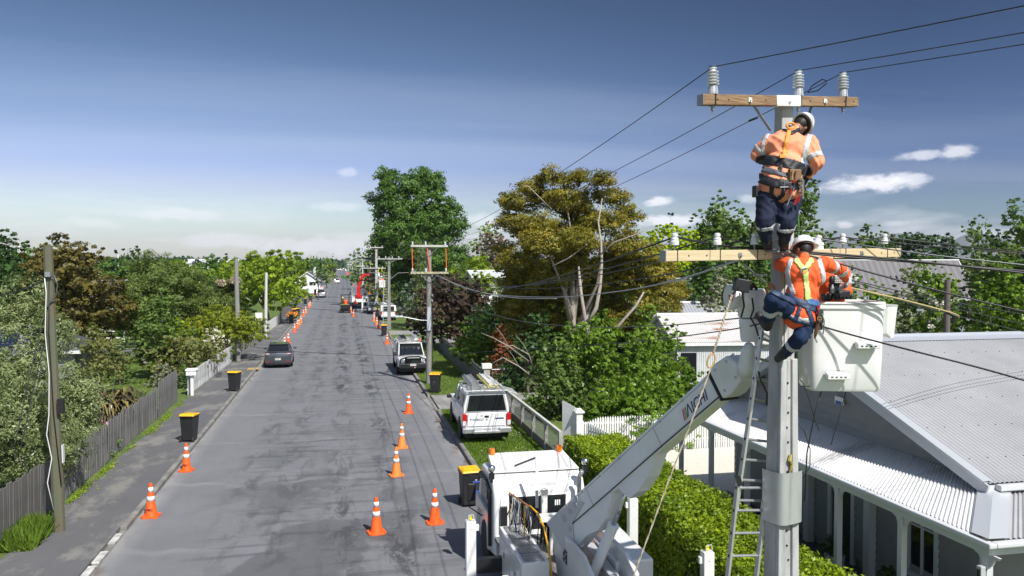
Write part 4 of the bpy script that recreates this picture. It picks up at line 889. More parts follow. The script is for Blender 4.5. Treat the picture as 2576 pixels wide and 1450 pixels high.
def lowins(P, lean=0):
    Q = Matrix.Translation(P) @ Matrix.Rotation(lean, 4, 'Y')
    obj('insulator_pin', MB().add(*(lambda m: (m.v, m.f))(MB().cyl((0, 0, -.07), (0, 0, .09), .009, n=8)), Q), M_steel, low)
    obj('insulator', MB().lathe([(.050, .065), (.052, .105), (.044, .118), (.046, .135), (.042, .148), (.032, .152), (.030, .160), (.038, .168), (.038, .195), (.020, .205)], (0, 0, 0), 16, Q), M_porc, low)
    return PM @ (Q @ Vector((0, 0, .158)))
for px in (1698, 1805, 1896, 2118, 2223):
    p = along(la, lb_, px); LOWI.append(lowins(Vector((p.x, p.y, p.z + .06))))
    obj('strap', MB().box((p.x, p.y, p.z), (.012, .108, .132)), M_black, low)
p = along(la, lb_, 2050); LOWI.append(lowins(Vector((p.x, p.y + .02, p.z + .06)), .5))
for A, B, ts in ((ta, tb, (.27, .52, .76)), (la, lb_, (.27, .80))):
    for t in ts:
        p = A.lerp(B, t); obj('plate_washer', MB().box((p.x, p.y - .058, p.z), (.055, .006, .055)).cyl((p.x, p.y - .06, p.z - .005), (p.x, p.y - .085, p.z - .012), .011, n=6), M_white if A is ta else M_steel, top if A is ta else low)
    for t in (.08, .145, .37, .66, .90, .965):
        p = A.lerp(B, t); obj('bolt_hole', MB().cyl((p.x, p.y - .052, p.z), (p.x, p.y - .045, p.z), .011, n=8), M_black, top if A is ta else low)
for (x1, y1, x2, y2, d, par) in [(1863, 264, 1924, 332, 9.95, 'u'), (2040, 268, 1992, 330, 10.35, 'u'), (1838, 664, 1916, 712, 9.9, 'l')]:
    a, b = pl(x1, y1, d), pl(x2, y2, d + .1); a.y = -pd(8) * .5 - .01; b.y = -pd(8) * .5 - .008
    obj('brace', MB().beam(a, b, .008, .04, up=(0, 1, 0)), M_steel, pole)
obj('brace', MB().beam(pl(2080, 655, 10.5), pl(1990, 712, 10.2), .008, .04, up=(0, 1, 0)), M_steel, pole)
# cable box and conduit on the right side of the pole, low down
mb = MB()
for k in range(5):
    z = 6.8 - (1268 + k * 17 - 664) / FPX * 10.2; mb.box((pw(z) * .5 + .055, -.02, z), (.05, .09, .055))
obj('cable_clamp', mb, M_black, pole, bev=.006)
obj('conduit', MB().tube([(pw(7) * .5 + .015, -.03, 6.9), (pw(5.5) * .5 + .02, -.03, 5.5), (pw(4) * .5 + .03, -.03, 4.2), (pw(3.6) * .5 + .055, -.02, 3.2)], .013, 8), M_black, pole, smooth=True)
obj('cable_loop', MB().tube([(.25, -.05, 4.75), (.33, -.1, 4.62), (.42, -.12, 4.38), (.44, -.1, 4.15), (.36, -.08, 4.02), (.24, -.05, 4.08)], .006, 6), M_black, pole, smooth=True)
obj('cable_loop', MB().tube([(.22, -.05, 5.35), (.30, -.10, 5.25), (.40, -.12, 5.0), (.52, -.12, 4.72), (.62, -.1, 4.60)], .005, 6), M_black, pole, smooth=True)
obj('spur_rod', MB().tube([(.20, -.05, 5.22), (.45, -.1, 5.20), (.62, -.14, 5.16)], .008, 6), M_black, pole)
# switch block hanging left of the pole below the brace
obj('fuse_block', MB().beam(pl(1846, 715, 9.9), pl(1884, 722, 9.9), .12, .16), M_black, pole, bev=.01)
for k in range(5):
    q = pl(1850 + k * 9, 708, 9.88); obj('fuse_knob', MB().cyl(q, q + Vector((0, 0, .05)), .014, n=8), M_black, pole)

# ------------------------------------------------------------------ wires
def cat_pts(a, b, sag, n=18):
    return [a.lerp(b, i / n) - Vector((0, 0, sag * 4 * (i / n) * (1 - i / n))) for i in range(n + 1)]
def wire(label, a, b, sag, r=.011, m=None, n=18, cat='power line', group=None, name='power_line'):
    mid = (a + b) / 2; o = obj(name, MB().tube(cat_pts(a, b, sag, n), r, 6), m or M_wire, None, smooth=True, label=label, cat=cat, group=group); return o
def wirep(label, pts, r=.010, m=None, cat='cable', name='cable'):
    pts = [at(*p) if not isinstance(p, Vector) else p for p in pts]
    # smooth through the points
    out = []
    for i in range(len(pts) - 1):
        p0, p1, p2, p3 = pts[max(i - 1, 0)], pts[i], pts[i + 1], pts[min(i + 2, len(pts) - 1)]
        for k in range(8):
            t = k / 8; out.append(.5 * ((2 * p1) + (p2 - p0) * t + (2 * p0 - 5 * p1 + 4 * p2 - p3) * t * t + (3 * p1 - p0 - 3 * p2 + p3) * t ** 3))
    out.append(pts[-1]); return obj(name, MB().tube(out, r, 6), m or M_wire, None, smooth=True, label=label, cat=cat)
BK = Vector((.34, -.94, 0)).normalized()
# ------------------------------------------------------------------ street poles
M_pw = mat('weathered_pole', (.27, .26, .24), .85, col2=(.18, .175, .16), nscale=4, stretch=(4, 4, .5), bump=.4, bscale=20)
M_pg = mat('greenish_pole', (.095, .115, .070), .85, col2=(.125, .10, .065), nscale=2.2, stretch=(2, 2, .7), bump=.5, bscale=18)
def street_pole(label, x, y, h, arms, r=.15, m=None, lean=0, concrete=False, group=None, light=None, name='power_pole', detail=True, extra=None):
    t = thing(name, label, 'power pole', (x, y, .1), 0, group); t.rotation_euler = (0, lean, 0)
    mp_ = m or (M_conc if concrete else M_pw)
    if concrete: obj('shaft', MB().box((0, 0, h / 2), (r * 2.1, r * 1.5, h), taper=.62), mp_, t)
    else: obj('shaft', MB().cyl((0, 0, -.1), (0, 0, h), r, r * .72, 10), mp_, t)
    for (z, w, wm, offx) in arms:
        a = obj('crossarm', MB().box((offx, -r - .02, z), (w, .1, .11)), wm, t)
        if detail:
            n = 3 if w < 2.5 else 4
            for k in range(n):
                xx = offx + (k - (n - 1) / 2) * w / n * .98 * 1.0 if n == 4 else offx + (-.45 * w, -.1 * w, .43 * w)[k]
                obj('insulator', MB().lathe([(.03, .05), (.055, .07), (.055, .12), (.03, .13), (.05, .15), (.05, .22), (.02, .25)], (xx, -r - .02, z), 8), M_porc, a)
            for s_ in (-1, 1): obj('brace', MB().beam((offx + s_ * w * .26, -r - .02, z - .03), (0, -r * .9, z - .55), .03, .02), M_steel, a)
    if light:
        px_, L_ = light
        obj('lamp_arm', MB().tube([(0, -r, px_), (-L_ * .3, -r, px_ + .03), (-L_ * .8, -r, px_ + .22)], .022, 6), M_steel, t)
        obj('lamp_head', MB().box((-L_ * .95, -r, px_ + .25), (.55, .2, .1), taper=.7), M_steel, t, bev=.02)
    if extra: extra(t)
    return t
M_armw = mat('grey_arm_timber', (.42, .40, .36), .85, col2=(.52, .50, .46), nscale=5)
M_army = mat('mossy_arm', (.36, .33, .14), .85, col2=(.44, .42, .34), nscale=4)
p2 = gp(1080, 966, .1); P2 = (p2.x, p2.y)
def ex2(t):
    for x in (-.95, -.12, .92):
        o = obj('orange_guard_rod', MB().cyl((x - .0, -.2, 7.55), (x + (.15 if x == -.12 else .03), -.2, 6.25), .024, n=6), mat('guard_orange', (.80, .16, .03), .5), t)
    obj('conduit_cover', MB().b2((-.13, -.26, 3.0), (.07, -.16, 4.3)), mat('grey_cover', (.40, .42, .45), .5), t)
    for k in range(9): obj('pole_step', MB().cyl((-.2, -.12, .7 + k * .6), (.2, -.12, .7 + k * .6), .012, n=5), M_black, t)
    for s_, z in ((1, 4.9), (1, 4.6), (1, 6.0)): obj('service_bracket', MB().b2((.12, -.2, z), (.2, -.05, z + .12)), M_steel, t)
    obj('riser_cable', MB().tube([(.15, -.15, 6.3), (.17, -.17, 4), (.16, -.18, 1.2), (.1, -.2, .2)], .018, 6), M_black, t)
sp2 = street_pole('nearest weathered timber pole on the right verge with orange rods between its arms', p2.x, p2.y, 7.75, [(7.68, 2.05, M_armw, 0), (6.2, 2.1, M_army, .02)], r=.185, light=(3.55, 1.75), extra=ex2)
p3 = gp(979, 829, .1)
def ex3(t):
    for s_ in (-1, 1): obj('stay_arm', MB().tube([(0, -.1, 5.0), (s_ * .9, -.15, 5.75), (s_ * 2.0, -.15, 5.8)], .035, 6), M_pw, t)
    for k in range(20): obj('ladder_rung', MB().cyl((-.62, -.4, .2 + k * .28), (-.18, -.4, .2 + k * .28), .018, n=5), M_grey, t)
    for x in (-.64, -.17): obj('ladder_rail', MB().cyl((x, -.4, 0), (x + .12, -.3, 5.9), .03, n=6), M_grey, t)
sp3 = street_pole('second timber pole on the right verge with a ladder leaning on it', p3.x, p3.y, 7.4, [(7.2, 2.7, M_armw, 0)], r=.19, extra=ex3)
ROW = []
ds = [121, 158, 192, 222, 250, 280, 312, 346, 382, 420, 462, 508, 560, 620, 690, 770, 860]
for i, d in enumerate(ds):
    x = 4.95 + .35 * math.sin(i * 2.1); y = (d - x * .208) / .978
    big = i == 0
    t = street_pole(f'far timber pole in the right kerb row, {ORD[i - 1]} beyond the dark grey truck' if not big else 'pale pole with two wide arms behind the far bucket truck', x, y, 7.9 + .35 * math.sin(i * 1.7) + (.7 if big else 0), [(7.7 + .35 * math.sin(i * 1.7) + (.7 if big else 0), 2.4, M_armw, 0)] + ([(6.1, 3.0, M_white, 0)] if i % 2 == 0 else []), r=.19, m=mat('pale_pole', (.52, .51, .48), .8) if i % 2 == 0 else None, group=None if big else 'far poles along the right kerb', detail=i < 6, light=(4.6, 1.8) if i % 3 == 1 else None)
    ROW.append((x, y, 7.9))
xx, yy = at(947, 700, 108).xy
street_pole('pale new concrete pole beside the far worker in the raised bucket', xx, yy, 9.0, [(8.9, 1.8, M_armw, 0), (6.1, 3.3, M_armw, -.4)], r=.2, concrete=True)
pl1 = gp(149, 1336, .125)
nearpole = None
def exL(t):
    obj('white_conduit', MB().tube([(-.05, -.16, 6.35), (-.02, -.18, 6.0), (-.08, -.18, 5.0), (-.03, -.17, 4.0), (-.06, -.2, 3.0), (-.13, -.2, 2.5), (-.04, -.19, 1.9), (-.16, -.19, 1.3), (-.05, -.17, .6)], .012, 6), M_white, t, smooth=True)
    obj('black_riser', MB().tube([(.05, -.16, 6.3), (.0, -.17, 5.0), (.03, -.16, 3.0), (.13, -.13, 1.2)], .014, 6), M_black, t, smooth=True)
    obj('cable_loop', MB().tube([(.02, -.14, 6.35), (.16, -.15, 6.42), (.23, -.15, 6.2), (.20, -.15, 5.95), (.05, -.15, 5.75), (-.03, -.16, 5.6)], .015, 6), M_wiregrey, t, smooth=True)
    obj('junction_box', MB().b2((.12, -.2, 3.0), (.26, -.05, 3.35)), M_black, t)
    obj('clamp', MB().b2((-.03, -.2, 6.38), (.09, -.12, 6.5)), M_steel, t)
    obj('notice_sheet', MB().b2((.165, -.12, 1.75), (.185, .02, 2.2)), M_white, t)
tL = street_pole('nearest round greenish timber pole at left with cables, standing on the footpath', pl1.x, pl1.y, 7.15, [], r=.15, m=M_pg, extra=exL, lean=-.020)
a_ = gp(600, 908, .125); street_pole('leaning grey timber pole beside the weeping tree on the left path', a_.x, a_.y, 7.05, [], r=.19, lean=-.012)
a_ = gp(668, 849, .125); street_pole('slim grey pole in front of the bright overhanging tree', a_.x, a_.y, 5.9, [], r=.16, m=mat('pale_pole', (.52, .51, .48), .8), lean=.02)
a_ = gp(811, 716, .125); street_pole('far timber pole near the corner cottage on the left', a_.x, a_.y, 7.1, [], r=.22)
a_ = at(2383, 745, 25.5); street_pole('old dark timber post in front of the white flowering shrub', a_.x, a_.y, at(2383, 712, 25.5).z, [], r=.12, m=mat('old_post', (.12, .10, .085), .9))
# conductors along the street
A2 = [Vector((P2[0] + x, P2[1] - .2, 8.02)) for x in (-.92, -.2, .9)]
nm3 = ['left', 'middle', 'right']
for i in range(3):
    wire(f'bare conductor from the {nm3[i]} insulator of the upper crossarm away down the street', TOPI[i], A2[i], .55, .0060, M_wire, n=28)
    wire(f'bare conductor from the {nm3[i]} insulator of the upper crossarm up to the right', TOPI[i], TOPI[i] + BK * 46 + Vector((0, 0, .4)), .9, .0060, M_wire, n=28)
# tie loops and joints on the wires
q = TOPI[2].lerp(A2[2], .012); obj('wire_joint', MB().tube([TOPI[2].lerp(A2[2], .010) + Vector((0, 0, -.02)), TOPI[2].lerp(A2[2], .013) + Vector((0, 0, .03)), TOPI[2].lerp(A2[2], .020) + Vector((0, 0, .0)), TOPI[2].lerp(A2[2], .0225) + Vector((0, 0, -.07)), TOPI[2].lerp(A2[2], .016) + Vector((0, 0, -.10)), TOPI[2].lerp(A2[2], .010) + Vector((0, 0, -.05))], .008, 6), M_wire, label='small dark joint loop on the wire left of the right upper insulator', cat='wire joint')
def onwire(a, b, sag, px):
    P = cat_pts(a, b, sag, 400); f = lambda w: 1288 + (w.x * math.cos(YAW) - w.y * math.sin(YAW)) / dof(w.x, w.y) * FPX
    return min(P, key=lambda w: abs(f(w) - px))
for k in range(1):
    c = onwire(TOPI[2], A2[2], .55, 1893); obj('wire_joint', MB().cyl(c - Vector((.05, -.05, .02)), c + Vector((.05, -.05, .02)), .018, n=6), M_wire, label='small dark clamp on the wire left of the upper lineman', cat='wire joint')
A3 = [Vector((p3.x + x, p3.y - .2, 7.5)) for x in (-1.2, -.2, 1.2)]
for i in range(3):
    wire(f'{nm3[i]} wire between the first and second timber poles on the right', A2[i], A3[i], .5, .012, M_wiregrey)
    prev = A3[i]
    for k in range(4):
        nx = Vector((ROW[k][0] + (-1, 0, 1)[i], ROW[k][1] - .2, 8.0)); wire(f'{nm3[i]} wire strung between far poles, span {["beside the far bucket truck", "beyond the far bucket truck", "past the corner cottage", "near the street end"][k]}', prev, nx, .6, .014, M_wiregrey, n=8); prev = nx
L2 = [Vector((P2[0] + x, P2[1] - .2, 6.45)) for x in (-.9, -.45, .3, .8)]
for i, (j, sg) in enumerate([(0, .9), (1, .8), (2, .75), (3, .85)]):
    wire(f'black low voltage wire from the lower crossarm to the first timber pole, {["outer left", "second", "third", "right"][i]} one', LOWI[j], L2[i], sg, .010, M_wire, n=24)
wirep('thick pale grey cable sagging left from behind the concrete pole', [(1925, 637, 10.2), (1840, 661, 11.5), (1700, 705, 15), (1560, 733, 19), (1400, 748, 26), (1250, 742, 33), (1160, 722, 40), (1105, 694, 45)], .014, mat('pale_cable', (.34, .35, .36), .4))
wirep('grey cable sagging from the pole across the golden tree', [(1920, 795, 10.2), (1840, 803, 11.5), (1650, 820, 16), (1450, 822, 24), (1280, 802, 31), (1170, 762, 39), (1095, 690, 45)], .011, M_wiregrey)
wirep('black cable with a dark splice below the brace', [(1915, 814, 10.1), (1875, 823, 10.8), (1780, 838, 13), (1600, 860, 18), (1400, 874, 25), (1100, 893, 43)], .010)
obj('cable_splice', MB().tube([at(1861, 825, 11.0), at(1866, 824, 10.95), at(1886, 820, 10.8), at(1890, 819, 10.75)], [.012, .03, .03, .012], 8), M_black, label='thick black splice on the cable left of the concrete pole', cat='cable splice')
wirep('black cable crossing the street at the parked white utes', [(60, 742, 62), (331, 806, 54), (480, 843, 49), (690, 880, 44), (880, 891, 42), (1000, 895, 42), (1085, 896, 45)], .012)
wirep('pale service cable from the first timber pole down to the right', [(1090, 690, 45), (1180, 727, 36), (1280, 748, 30), (1400, 752, 24)], .014, mat('pale_cable', (.34, .35, .36), .4))
wirep('dark service cable sloping from the first timber pole into the copper hedge', [(1090, 705, 45), (1150, 760, 40), (1200, 800, 38), (1290, 850, 36)], .011)
wirep('thin cable between the street poles and the cedar', [(979, 690, 83), (1010, 730, 75), (1040, 742, 60), (1085, 735, 45)], .012)
for i, (y0, y1, d) in enumerate([(742, 751, 118), (757, 762, 118), (775, 783, 90)]):
    wirep(f'{["upper", "middle", "lower"][i]} thin cable crossing the road above the excavator', [(748, y0, d), (850, (y0 + y1) / 2 + 2, d), (995, y1, d)], .022)
wirep('thin cable from the grey left pole to the bright tree', [(600, 662, 56), (560, 690, 60), (520, 720, 66)], .014)
wirep('thin cable from the nearest left pole to the picture edge', [(134, 700, 20.3), (60, 728, 19), (-10, 746, 18)], .012)
for i, x0 in enumerate((105, 122)): wirep(f'{["left", "right"][i]} dark stay cable slanting down through the olive tree', [(x0 + 18, 760, 20.5), (x0 - 20, 900, 20), (x0 - 70, 1130, 19.3)], .014)
# cables at the crossarm going right
wirep('black bundled cable from the left lower insulator across to the right edge', [LOWI[0], at(1830, 620, 9.75), at(2000, 632, 9.9), at(2200, 648, 9.8), at(2400, 668, 9.6), at(2600, 690, 9.4), at(2900, 725, 9.1)], .014)
wirep('thick black cable under the lower crossarm to the right edge', [at(1880, 612, 9.9), at(1960, 630, 9.95), at(2130, 647, 9.9), at(2350, 664, 9.7), at(2600, 684, 9.5), at(2900, 708, 9.2)], .013)
wirep('wire from the outer right insulator to the right edge', [LOWI[4], at(2350, 612, 11), at(2576, 636, 11.3), at(2900, 668, 11.6)], .010)
wirep('wire from the inner right insulator to the right edge', [LOWI[3], at(2300, 616, 10.8), at(2576, 640, 11), at(2900, 672, 11.4)], .008)
wirep('grey cable from the leaning insulator to the right edge', [LOWI[5], at(2130, 612, 10.3), at(2330, 640, 10), at(2576, 667, 9.7), at(2900, 702, 9.3)], .010, M_wiregrey)
wirep('long black cable over the lower lineman down to the right', [at(1900, 622, 10), at(2040, 645, 9.9), at(2200, 689, 9.7), at(2400, 742, 9.4), at(2600, 790, 9.1), at(2900, 858, 8.7)], .012)
wirep('wire from the second insulator behind the upper lineman', [LOWI[1], at(1900, 612, 10.0), at(1960, 604, 10.1), at(2120, 600, 10.6)], .008)
wirep('wire linking the right insulators past the hills', [at(2020, 612, 10.3), LOWI[3], at(2160, 605, 10.6), LOWI[4]], .009)
wirep('black service cable from behind the lineman to the lower right', [at(2062, 820, 10.2), at(2150, 845, 10), at(2300, 884, 9.6), at(2450, 922, 9.3), at(2600, 964, 9.0), at(2900, 1050, 8.6)], .012)
for i, (x0, y0, x1, y1) in enumerate([(2130, 705, 2576, 815), (2120, 712, 2576, 835), (2128, 702, 2576, 792)]):
    wirep(f'{["upper", "lower", "top"][i]} thin cable from the bucket tools away to the right', [at(x0, y0, 10.6), at((x0 + x1) / 2, y0 * .45 + y1 * .55, 13), at(x1, y1, 16), at(x1 + 300, y1 + 70, 19)], .007)
wirep('yellow insulated hot stick lying from the bucket to the right', [at(2128, 722, 10.5), at(2260, 752, 11), at(2395, 788, 11.4), at(2412, 800, 11.5)], .012, mat('stick_yellow', (.42, .34, .16), .5))
obj('cable_grip', MB().tube([at(2380, 786, 11.4), at(2402, 796, 11.4), at(2398, 812, 11.4), at(2394, 832, 11.4)], [.02, .03, .015, .006], 6), M_black, label='black cable grip hanging at the end of the yellow stick', cat='cable grip')

# ------------------------------------------------------------------ extension ladder leaning on the pole
t = thing('extension_ladder', 'aluminium extension ladder leaning against the left side of the concrete pole', 'ladder', tuple(at(1770, 1990, 9.3).xy) + (.1,))
o0 = t.location.copy()
def V3(px, py, d): return at(px, py, d) - o0
for nm_, (L0, L1, R0, R1, da, db, r0) in {'lower': ((1782, 1900, 9.75), (1857, 1205, 10.05), (1850, 1900, 9.9), (1931, 1205, 10.3), 0, 1, 0), 'upper': ((1850, 1290, 10.12), (1916, 832, 10.35), (1918, 1290, 10.38), (1978, 850, 10.6), 0, 1, 0)}.items():
    l0, l1, r0_, r1 = V3(*L0), V3(*L1), V3(*R0), V3(*R1)
    sec = obj(nm_ + '_section', MB().beam(l0, l1, .028, .085, up=(0, -1, .2)).beam(r0_, r1, .028, .085, up=(0, -1, .2)), M_alu, t)
    n_ = 12 if nm_ == 'lower' else 9
    for k in range(n_):
        f = (k + .6) / n_; a, b = l0.lerp(l1, f), r0_.lerp(r1, f); obj('rung', MB().cyl(a, b, .018, n=8), M_alu, sec)
        obj('rung_cap', MB().cyl(a - (b - a).normalized() * .018, a, .02, n=8), M_black, sec)
obj('rail_clip', MB().beam(V3(1856, 1200, 10.0), V3(1862, 1222, 10.0), .05, .06), M_black, t)

# rope with ring, hanging off the pole to the ground
t = thing('hauling_rope', 'twisted pale rope with a wooden ring hanging left of the pole', 'rope', tuple(at(1600, 1500, 9.4).xy) + (.1,)); o0 = t.location.copy()
rp = [at(1893, 560, 10), at(1880, 700, 9.9), at(1842, 742, 9.8), at(1822, 800, 9.7), at(1803, 862, 9.6), at(1795, 888, 9.6)]
obj('dark_strop', MB().tube([p - o0 for p in rp[:3]], .011, 6), M_wire, t, smooth=True)
def twist(pts, r, name, m, turns=26):
    P = []; n = 70
    for i in range(n + 1):
        f = i / n * (len(pts) - 1); k = min(int(f), len(pts) - 2); P.append(pts[k].lerp(pts[k + 1], f - k))
    ob = MB()
    for s_ in (0, math.pi):
        Q = [p + Vector((math.cos(s_ + i * .9), math.sin(s_ + i * .9), 0)) * r * .5 for i, p in enumerate(P)]; ob.tube(Q, r * .62, 5)
    return obj(name, ob, m, t)
M_rope = mat('rope', (.46, .40, .30), .9, col2=(.34, .29, .21), nscale=30)
twist([p - o0 for p in rp[2:]], .014, 'upper_rope', M_rope)
twist([p - o0 for p in [at(1787, 930, 9.6), at(1740, 1060, 9.5), at(1680, 1215, 9.45), at(1625, 1365, 9.4), at(1590, 1460, 9.35), at(1560, 1560, 9.3)]], .0105, 'lower_rope', M_rope)
rg_ = []; c = at(1789, 908, 9.6)
for k in range(17):
    a = 2 * math.pi * k / 16; rg_.append(c + Vector((math.cos(a) * .048 + math.sin(a) * .02, 0, math.sin(a) * .085)) - o0)
obj('ring', MB().tube(rg_, .010, 6, cap=False), mat('wood_ring', (.46, .26, .08), .5), t, smooth=True)
# ------------------------------------------------------------------ corrugated sheet helper
def corrug(u0, u1, v0, v1, pitch=.085, amp=.011, thick=True, seg=6, along='u'):
    """sheet between edge u0-u1 (low) and v0-v1 (high); waves run along the edge, ridges go up the slope"""
    u0, u1, v0, v1 = map(Vector, (u0, u1, v0, v1)); L_ = (u1 - u0).length; n = max(4, int(L_ / pitch * seg)); nrm = (u1 - u0).cross(v0 - u0).normalized()
    if nrm.z < 0: nrm = -nrm
    vs = []; fs = []
    for i in range(n + 1):
        f = i / n; h = nrm * (math.sin(2 * math.pi * f * L_ / pitch) * amp + amp)
        vs += [u0.lerp(u1, f) + h, v0.lerp(v1, f) + h]
        if i: a = (i - 1) * 2; fs.append((a, a + 2, a + 3, a + 1))
    return MB().add(vs, fs)
# ------------------------------------------------------------------ grey weatherboard house, right
HOUSE = thing('weatherboard_house', 'grey weatherboard house with corrugated roof and wraparound verandah', 'house', (11, 16, .1))
hz_ = Vector((11, 16, .1))
def H(x, y, z): return Vector((x, y, z)) - hz_
M_board = mat('board_paint', (.25, .248, .24), .6, col2=(.22, .218, .21), nscale=3)
M_trim = mat('trim_paint', (.55, .56, .57), .5)
M_barge = mat('barge_paint', (.44, .46, .49), .5)
M_iron = mat('roof_iron', (.40, .40, .405), .5, .1, col2=(.33, .33, .335), nscale=.7, stretch=(1, 1, 1))
M_iron2 = mat('verandah_iron', (.64, .64, .63), .5, .1, col2=(.30, .30, .295), nscale=.75, stretch=(.5, 1.3, 1), lo=.55, hi=.72)
WX = 11.0; ER, AP, EL = (11.3, 3.10), (17.1, 4.95), (20.9, 3.10)
# boards of the street wall: one part per board
bh = .19; k = 0; z = .35
def wallboard(y0, y1, z0, dz, x=WX): 
    mb = MB(); mb.add([H(x - .048, y0, z0), H(x - .048, y1, z0), H(x - .004, y1, z0 + dz), H(x - .004, y0, z0 + dz), H(x + .02, y0, z0), H(x + .02, y1, z0), H(x + .02, y1, z0 + dz), H(x + .02, y0, z0 + dz)], [(0, 3, 2, 1), (0, 1, 5, 4), (3, 7, 6, 2), (0, 4, 7, 3), (1, 2, 6, 5)])
    return mb
while z < 3.0:
    segs = [(11.82, 20.8)]
    if .75 < z < 2.2: segs = [(11.82, 12.86), (13.74, 15.35), (16.35, 18.0), (18.9, 20.8)]
    elif z < 2.35: segs = [(11.82, 15.35), (16.35, 20.8)]
    for (a, b) in segs: obj('board', wallboard(a, b, z, bh), M_board, HOUSE)
    z += bh - .012
while z < 4.9:
    zm = z + bh; yr = ER[0] + (zm - ER[1]) / (AP[1] - ER[1]) * (AP[0] - ER[0]); yl = EL[0] - (zm - EL[1]) / (AP[1] - EL[1]) * (EL[0] - AP[0])
    yr = max(yr, 11.82); yl = min(yl, 20.8)
    if yl - yr < .2: break
    obj('board', wallboard(yr, yl, z, bh), M_board, HOUSE); z += bh - .012
# solid body behind boards, side wall with boards facing the camera
obj('wall', MB().b2(H(WX + .03, 11.85, .0), H(25, 20.75, 3.04)), M_board, HOUSE)
z = .35
while z < 2.95:
    for (a, b) in ([(11.02, 13.2), (14.4, 25)] if .75 < z < 2.2 else [(11.02, 25)]):
        mb = MB(); mb.add([H(a, 11.80, z), H(b, 11.80, z), H(b, 11.822, z + bh), H(a, 11.822, z + bh), H(a, 11.849, z), H(b, 11.849, z), H(b, 11.849, z + bh), H(a, 11.849, z + bh)], [(0, 1, 2, 3), (0, 4, 5, 1), (3, 2, 6, 7), (0, 3, 7, 4), (1, 5, 6, 2)]); obj('board', mb, M_board, HOUSE)
    z += bh - .012
for (x, y) in ((10.985, 11.82), (10.985, 20.8)): obj('corner_board', MB().b2(H(x - .02, y - .06, .1), H(x + .04, y + .06, 3.02)), M_trim, HOUSE)
# openings: sash window, two doors
def window(y0, y1, z0, z1, mull=1):
    w = obj('window', MB().b2(H(WX - .055, y0 - .1, z0 - .02), H(WX - .0, y0, z1 + .1)).b2(H(WX - .055, y1, z0 - .02), H(WX, y1 + .1, z1 + .1)).b2(H(WX - .06, y0, z1), H(WX, y1, z1 + .1)), M_trim, HOUSE)
    obj('sill', MB().b2(H(WX - .12, y0 - .14, z0 - .09), H(WX, y1 + .14, z0 - .022)), M_trim, w); n = mull + 1
    for i in range(n):
        a = y0 + (y1 - y0) * i / n; b = y0 + (y1 - y0) * (i + 1) / n
        obj('pane', MB().b2(H(WX - .012, a + .03, z0 + .01), H(WX - .004, b - .03, z1 - .01)), M_glass, w)
        if i: obj('mullion', MB().b2(H(WX - .04, a - .029, z0), H(WX - .002, a + .029, z1)), M_trim, w)
    obj('transom', MB().b2(H(WX - .035, y0 + .001, (z0 + z1) / 2 + .2), H(WX - .013, y1 - .001, (z0 + z1) / 2 + .24)), M_trim, w)
window(12.96, 13.64, .75, 2.15); window(18.05, 18.85, .8, 2.15)
w = obj('door', MB().b2(H(WX - .015, 15.5, .15), H(WX + .01, 16.2, 2.25)), mat('dark_door', (.02, .024, .028), .4), HOUSE)
obj('door_frame', MB().b2(H(WX - .06, 15.36, .15), H(WX, 15.48, 2.35)).b2(H(WX - .06, 16.22, .15), H(WX, 16.34, 2.35)).b2(H(WX - .062, 15.36, 2.26), H(WX, 16.34, 2.38)), M_trim, w)
w2 = obj('window', MB().b2(H(13.2, 11.80, .75), H(14.4, 11.84, 2.2)), M_trim, HOUSE); obj('pane', MB().b2(H(13.3, 11.79, .85), H(14.3, 11.799, 2.1)), M_glass, w2)
obj('verandah_floor', MB().b2(H(9.35, 9.95, .03), H(11.0, 21.3, .16)).b2(H(11.0, 9.95, .03), H(25, 11.79, .16)), M_dark_floor, HOUSE)
# verandah roof (both runs), hip flashing, gutters, fascia, posts with brackets
VE, VEZ, VTZ = 9.4, 2.66, 3.02
obj('verandah_roof', corrug(H(VE, 10.22, VEZ), H(VE, 21.4, VEZ), H(WX, 11.84, VTZ), H(WX, 21.4, VTZ), .095, .014), M_iron2, HOUSE, fix=False)
obj('verandah_roof', corrug(H(9.62, 10.0, VEZ), H(25, 10.0, VEZ), H(11.24, 11.62, VTZ), H(25, 11.62, VTZ), .095, .014), M_iron, HOUSE, fix=False)
fl_ = MB()
fl_.add([H(9.36, 9.96, VEZ + .055), H(9.36, 10.30, VEZ + .045), H(10.98, 11.92, VTZ + .045), H(10.98, 11.60, VTZ + .06)], [(0, 1, 2, 3)])
fl_.add([H(9.36, 9.96, VEZ + .055), H(9.70, 9.96, VEZ + .045), H(11.32, 11.58, VTZ + .045), H(10.98, 11.60, VTZ + .06)], [(0, 1, 2, 3)])
obj('hip_flashing', fl_, mat('flashing', (.52, .54, .56), .4, .3), HOUSE)
obj('gutter', MB().b2(H(VE - .12, 9.86, VEZ - .07), H(VE + .02, 21.5, VEZ + .01)), M_trim, HOUSE, bev=.02)
obj('gutter', MB().b2(H(VE + .02, 9.86, VEZ - .07), H(25, 9.99, VEZ + .01)), M_trim, HOUSE, bev=.02)
obj('fascia', MB().b2(H(VE + .0, 10.0, VEZ - .22), H(VE + .05, 21.4, VEZ - .071)), M_trim, HOUSE)
obj('fascia', MB().b2(H(VE + .05, 10.0, VEZ - .22), H(25, 10.05, VEZ - .071)), M_trim, HOUSE)
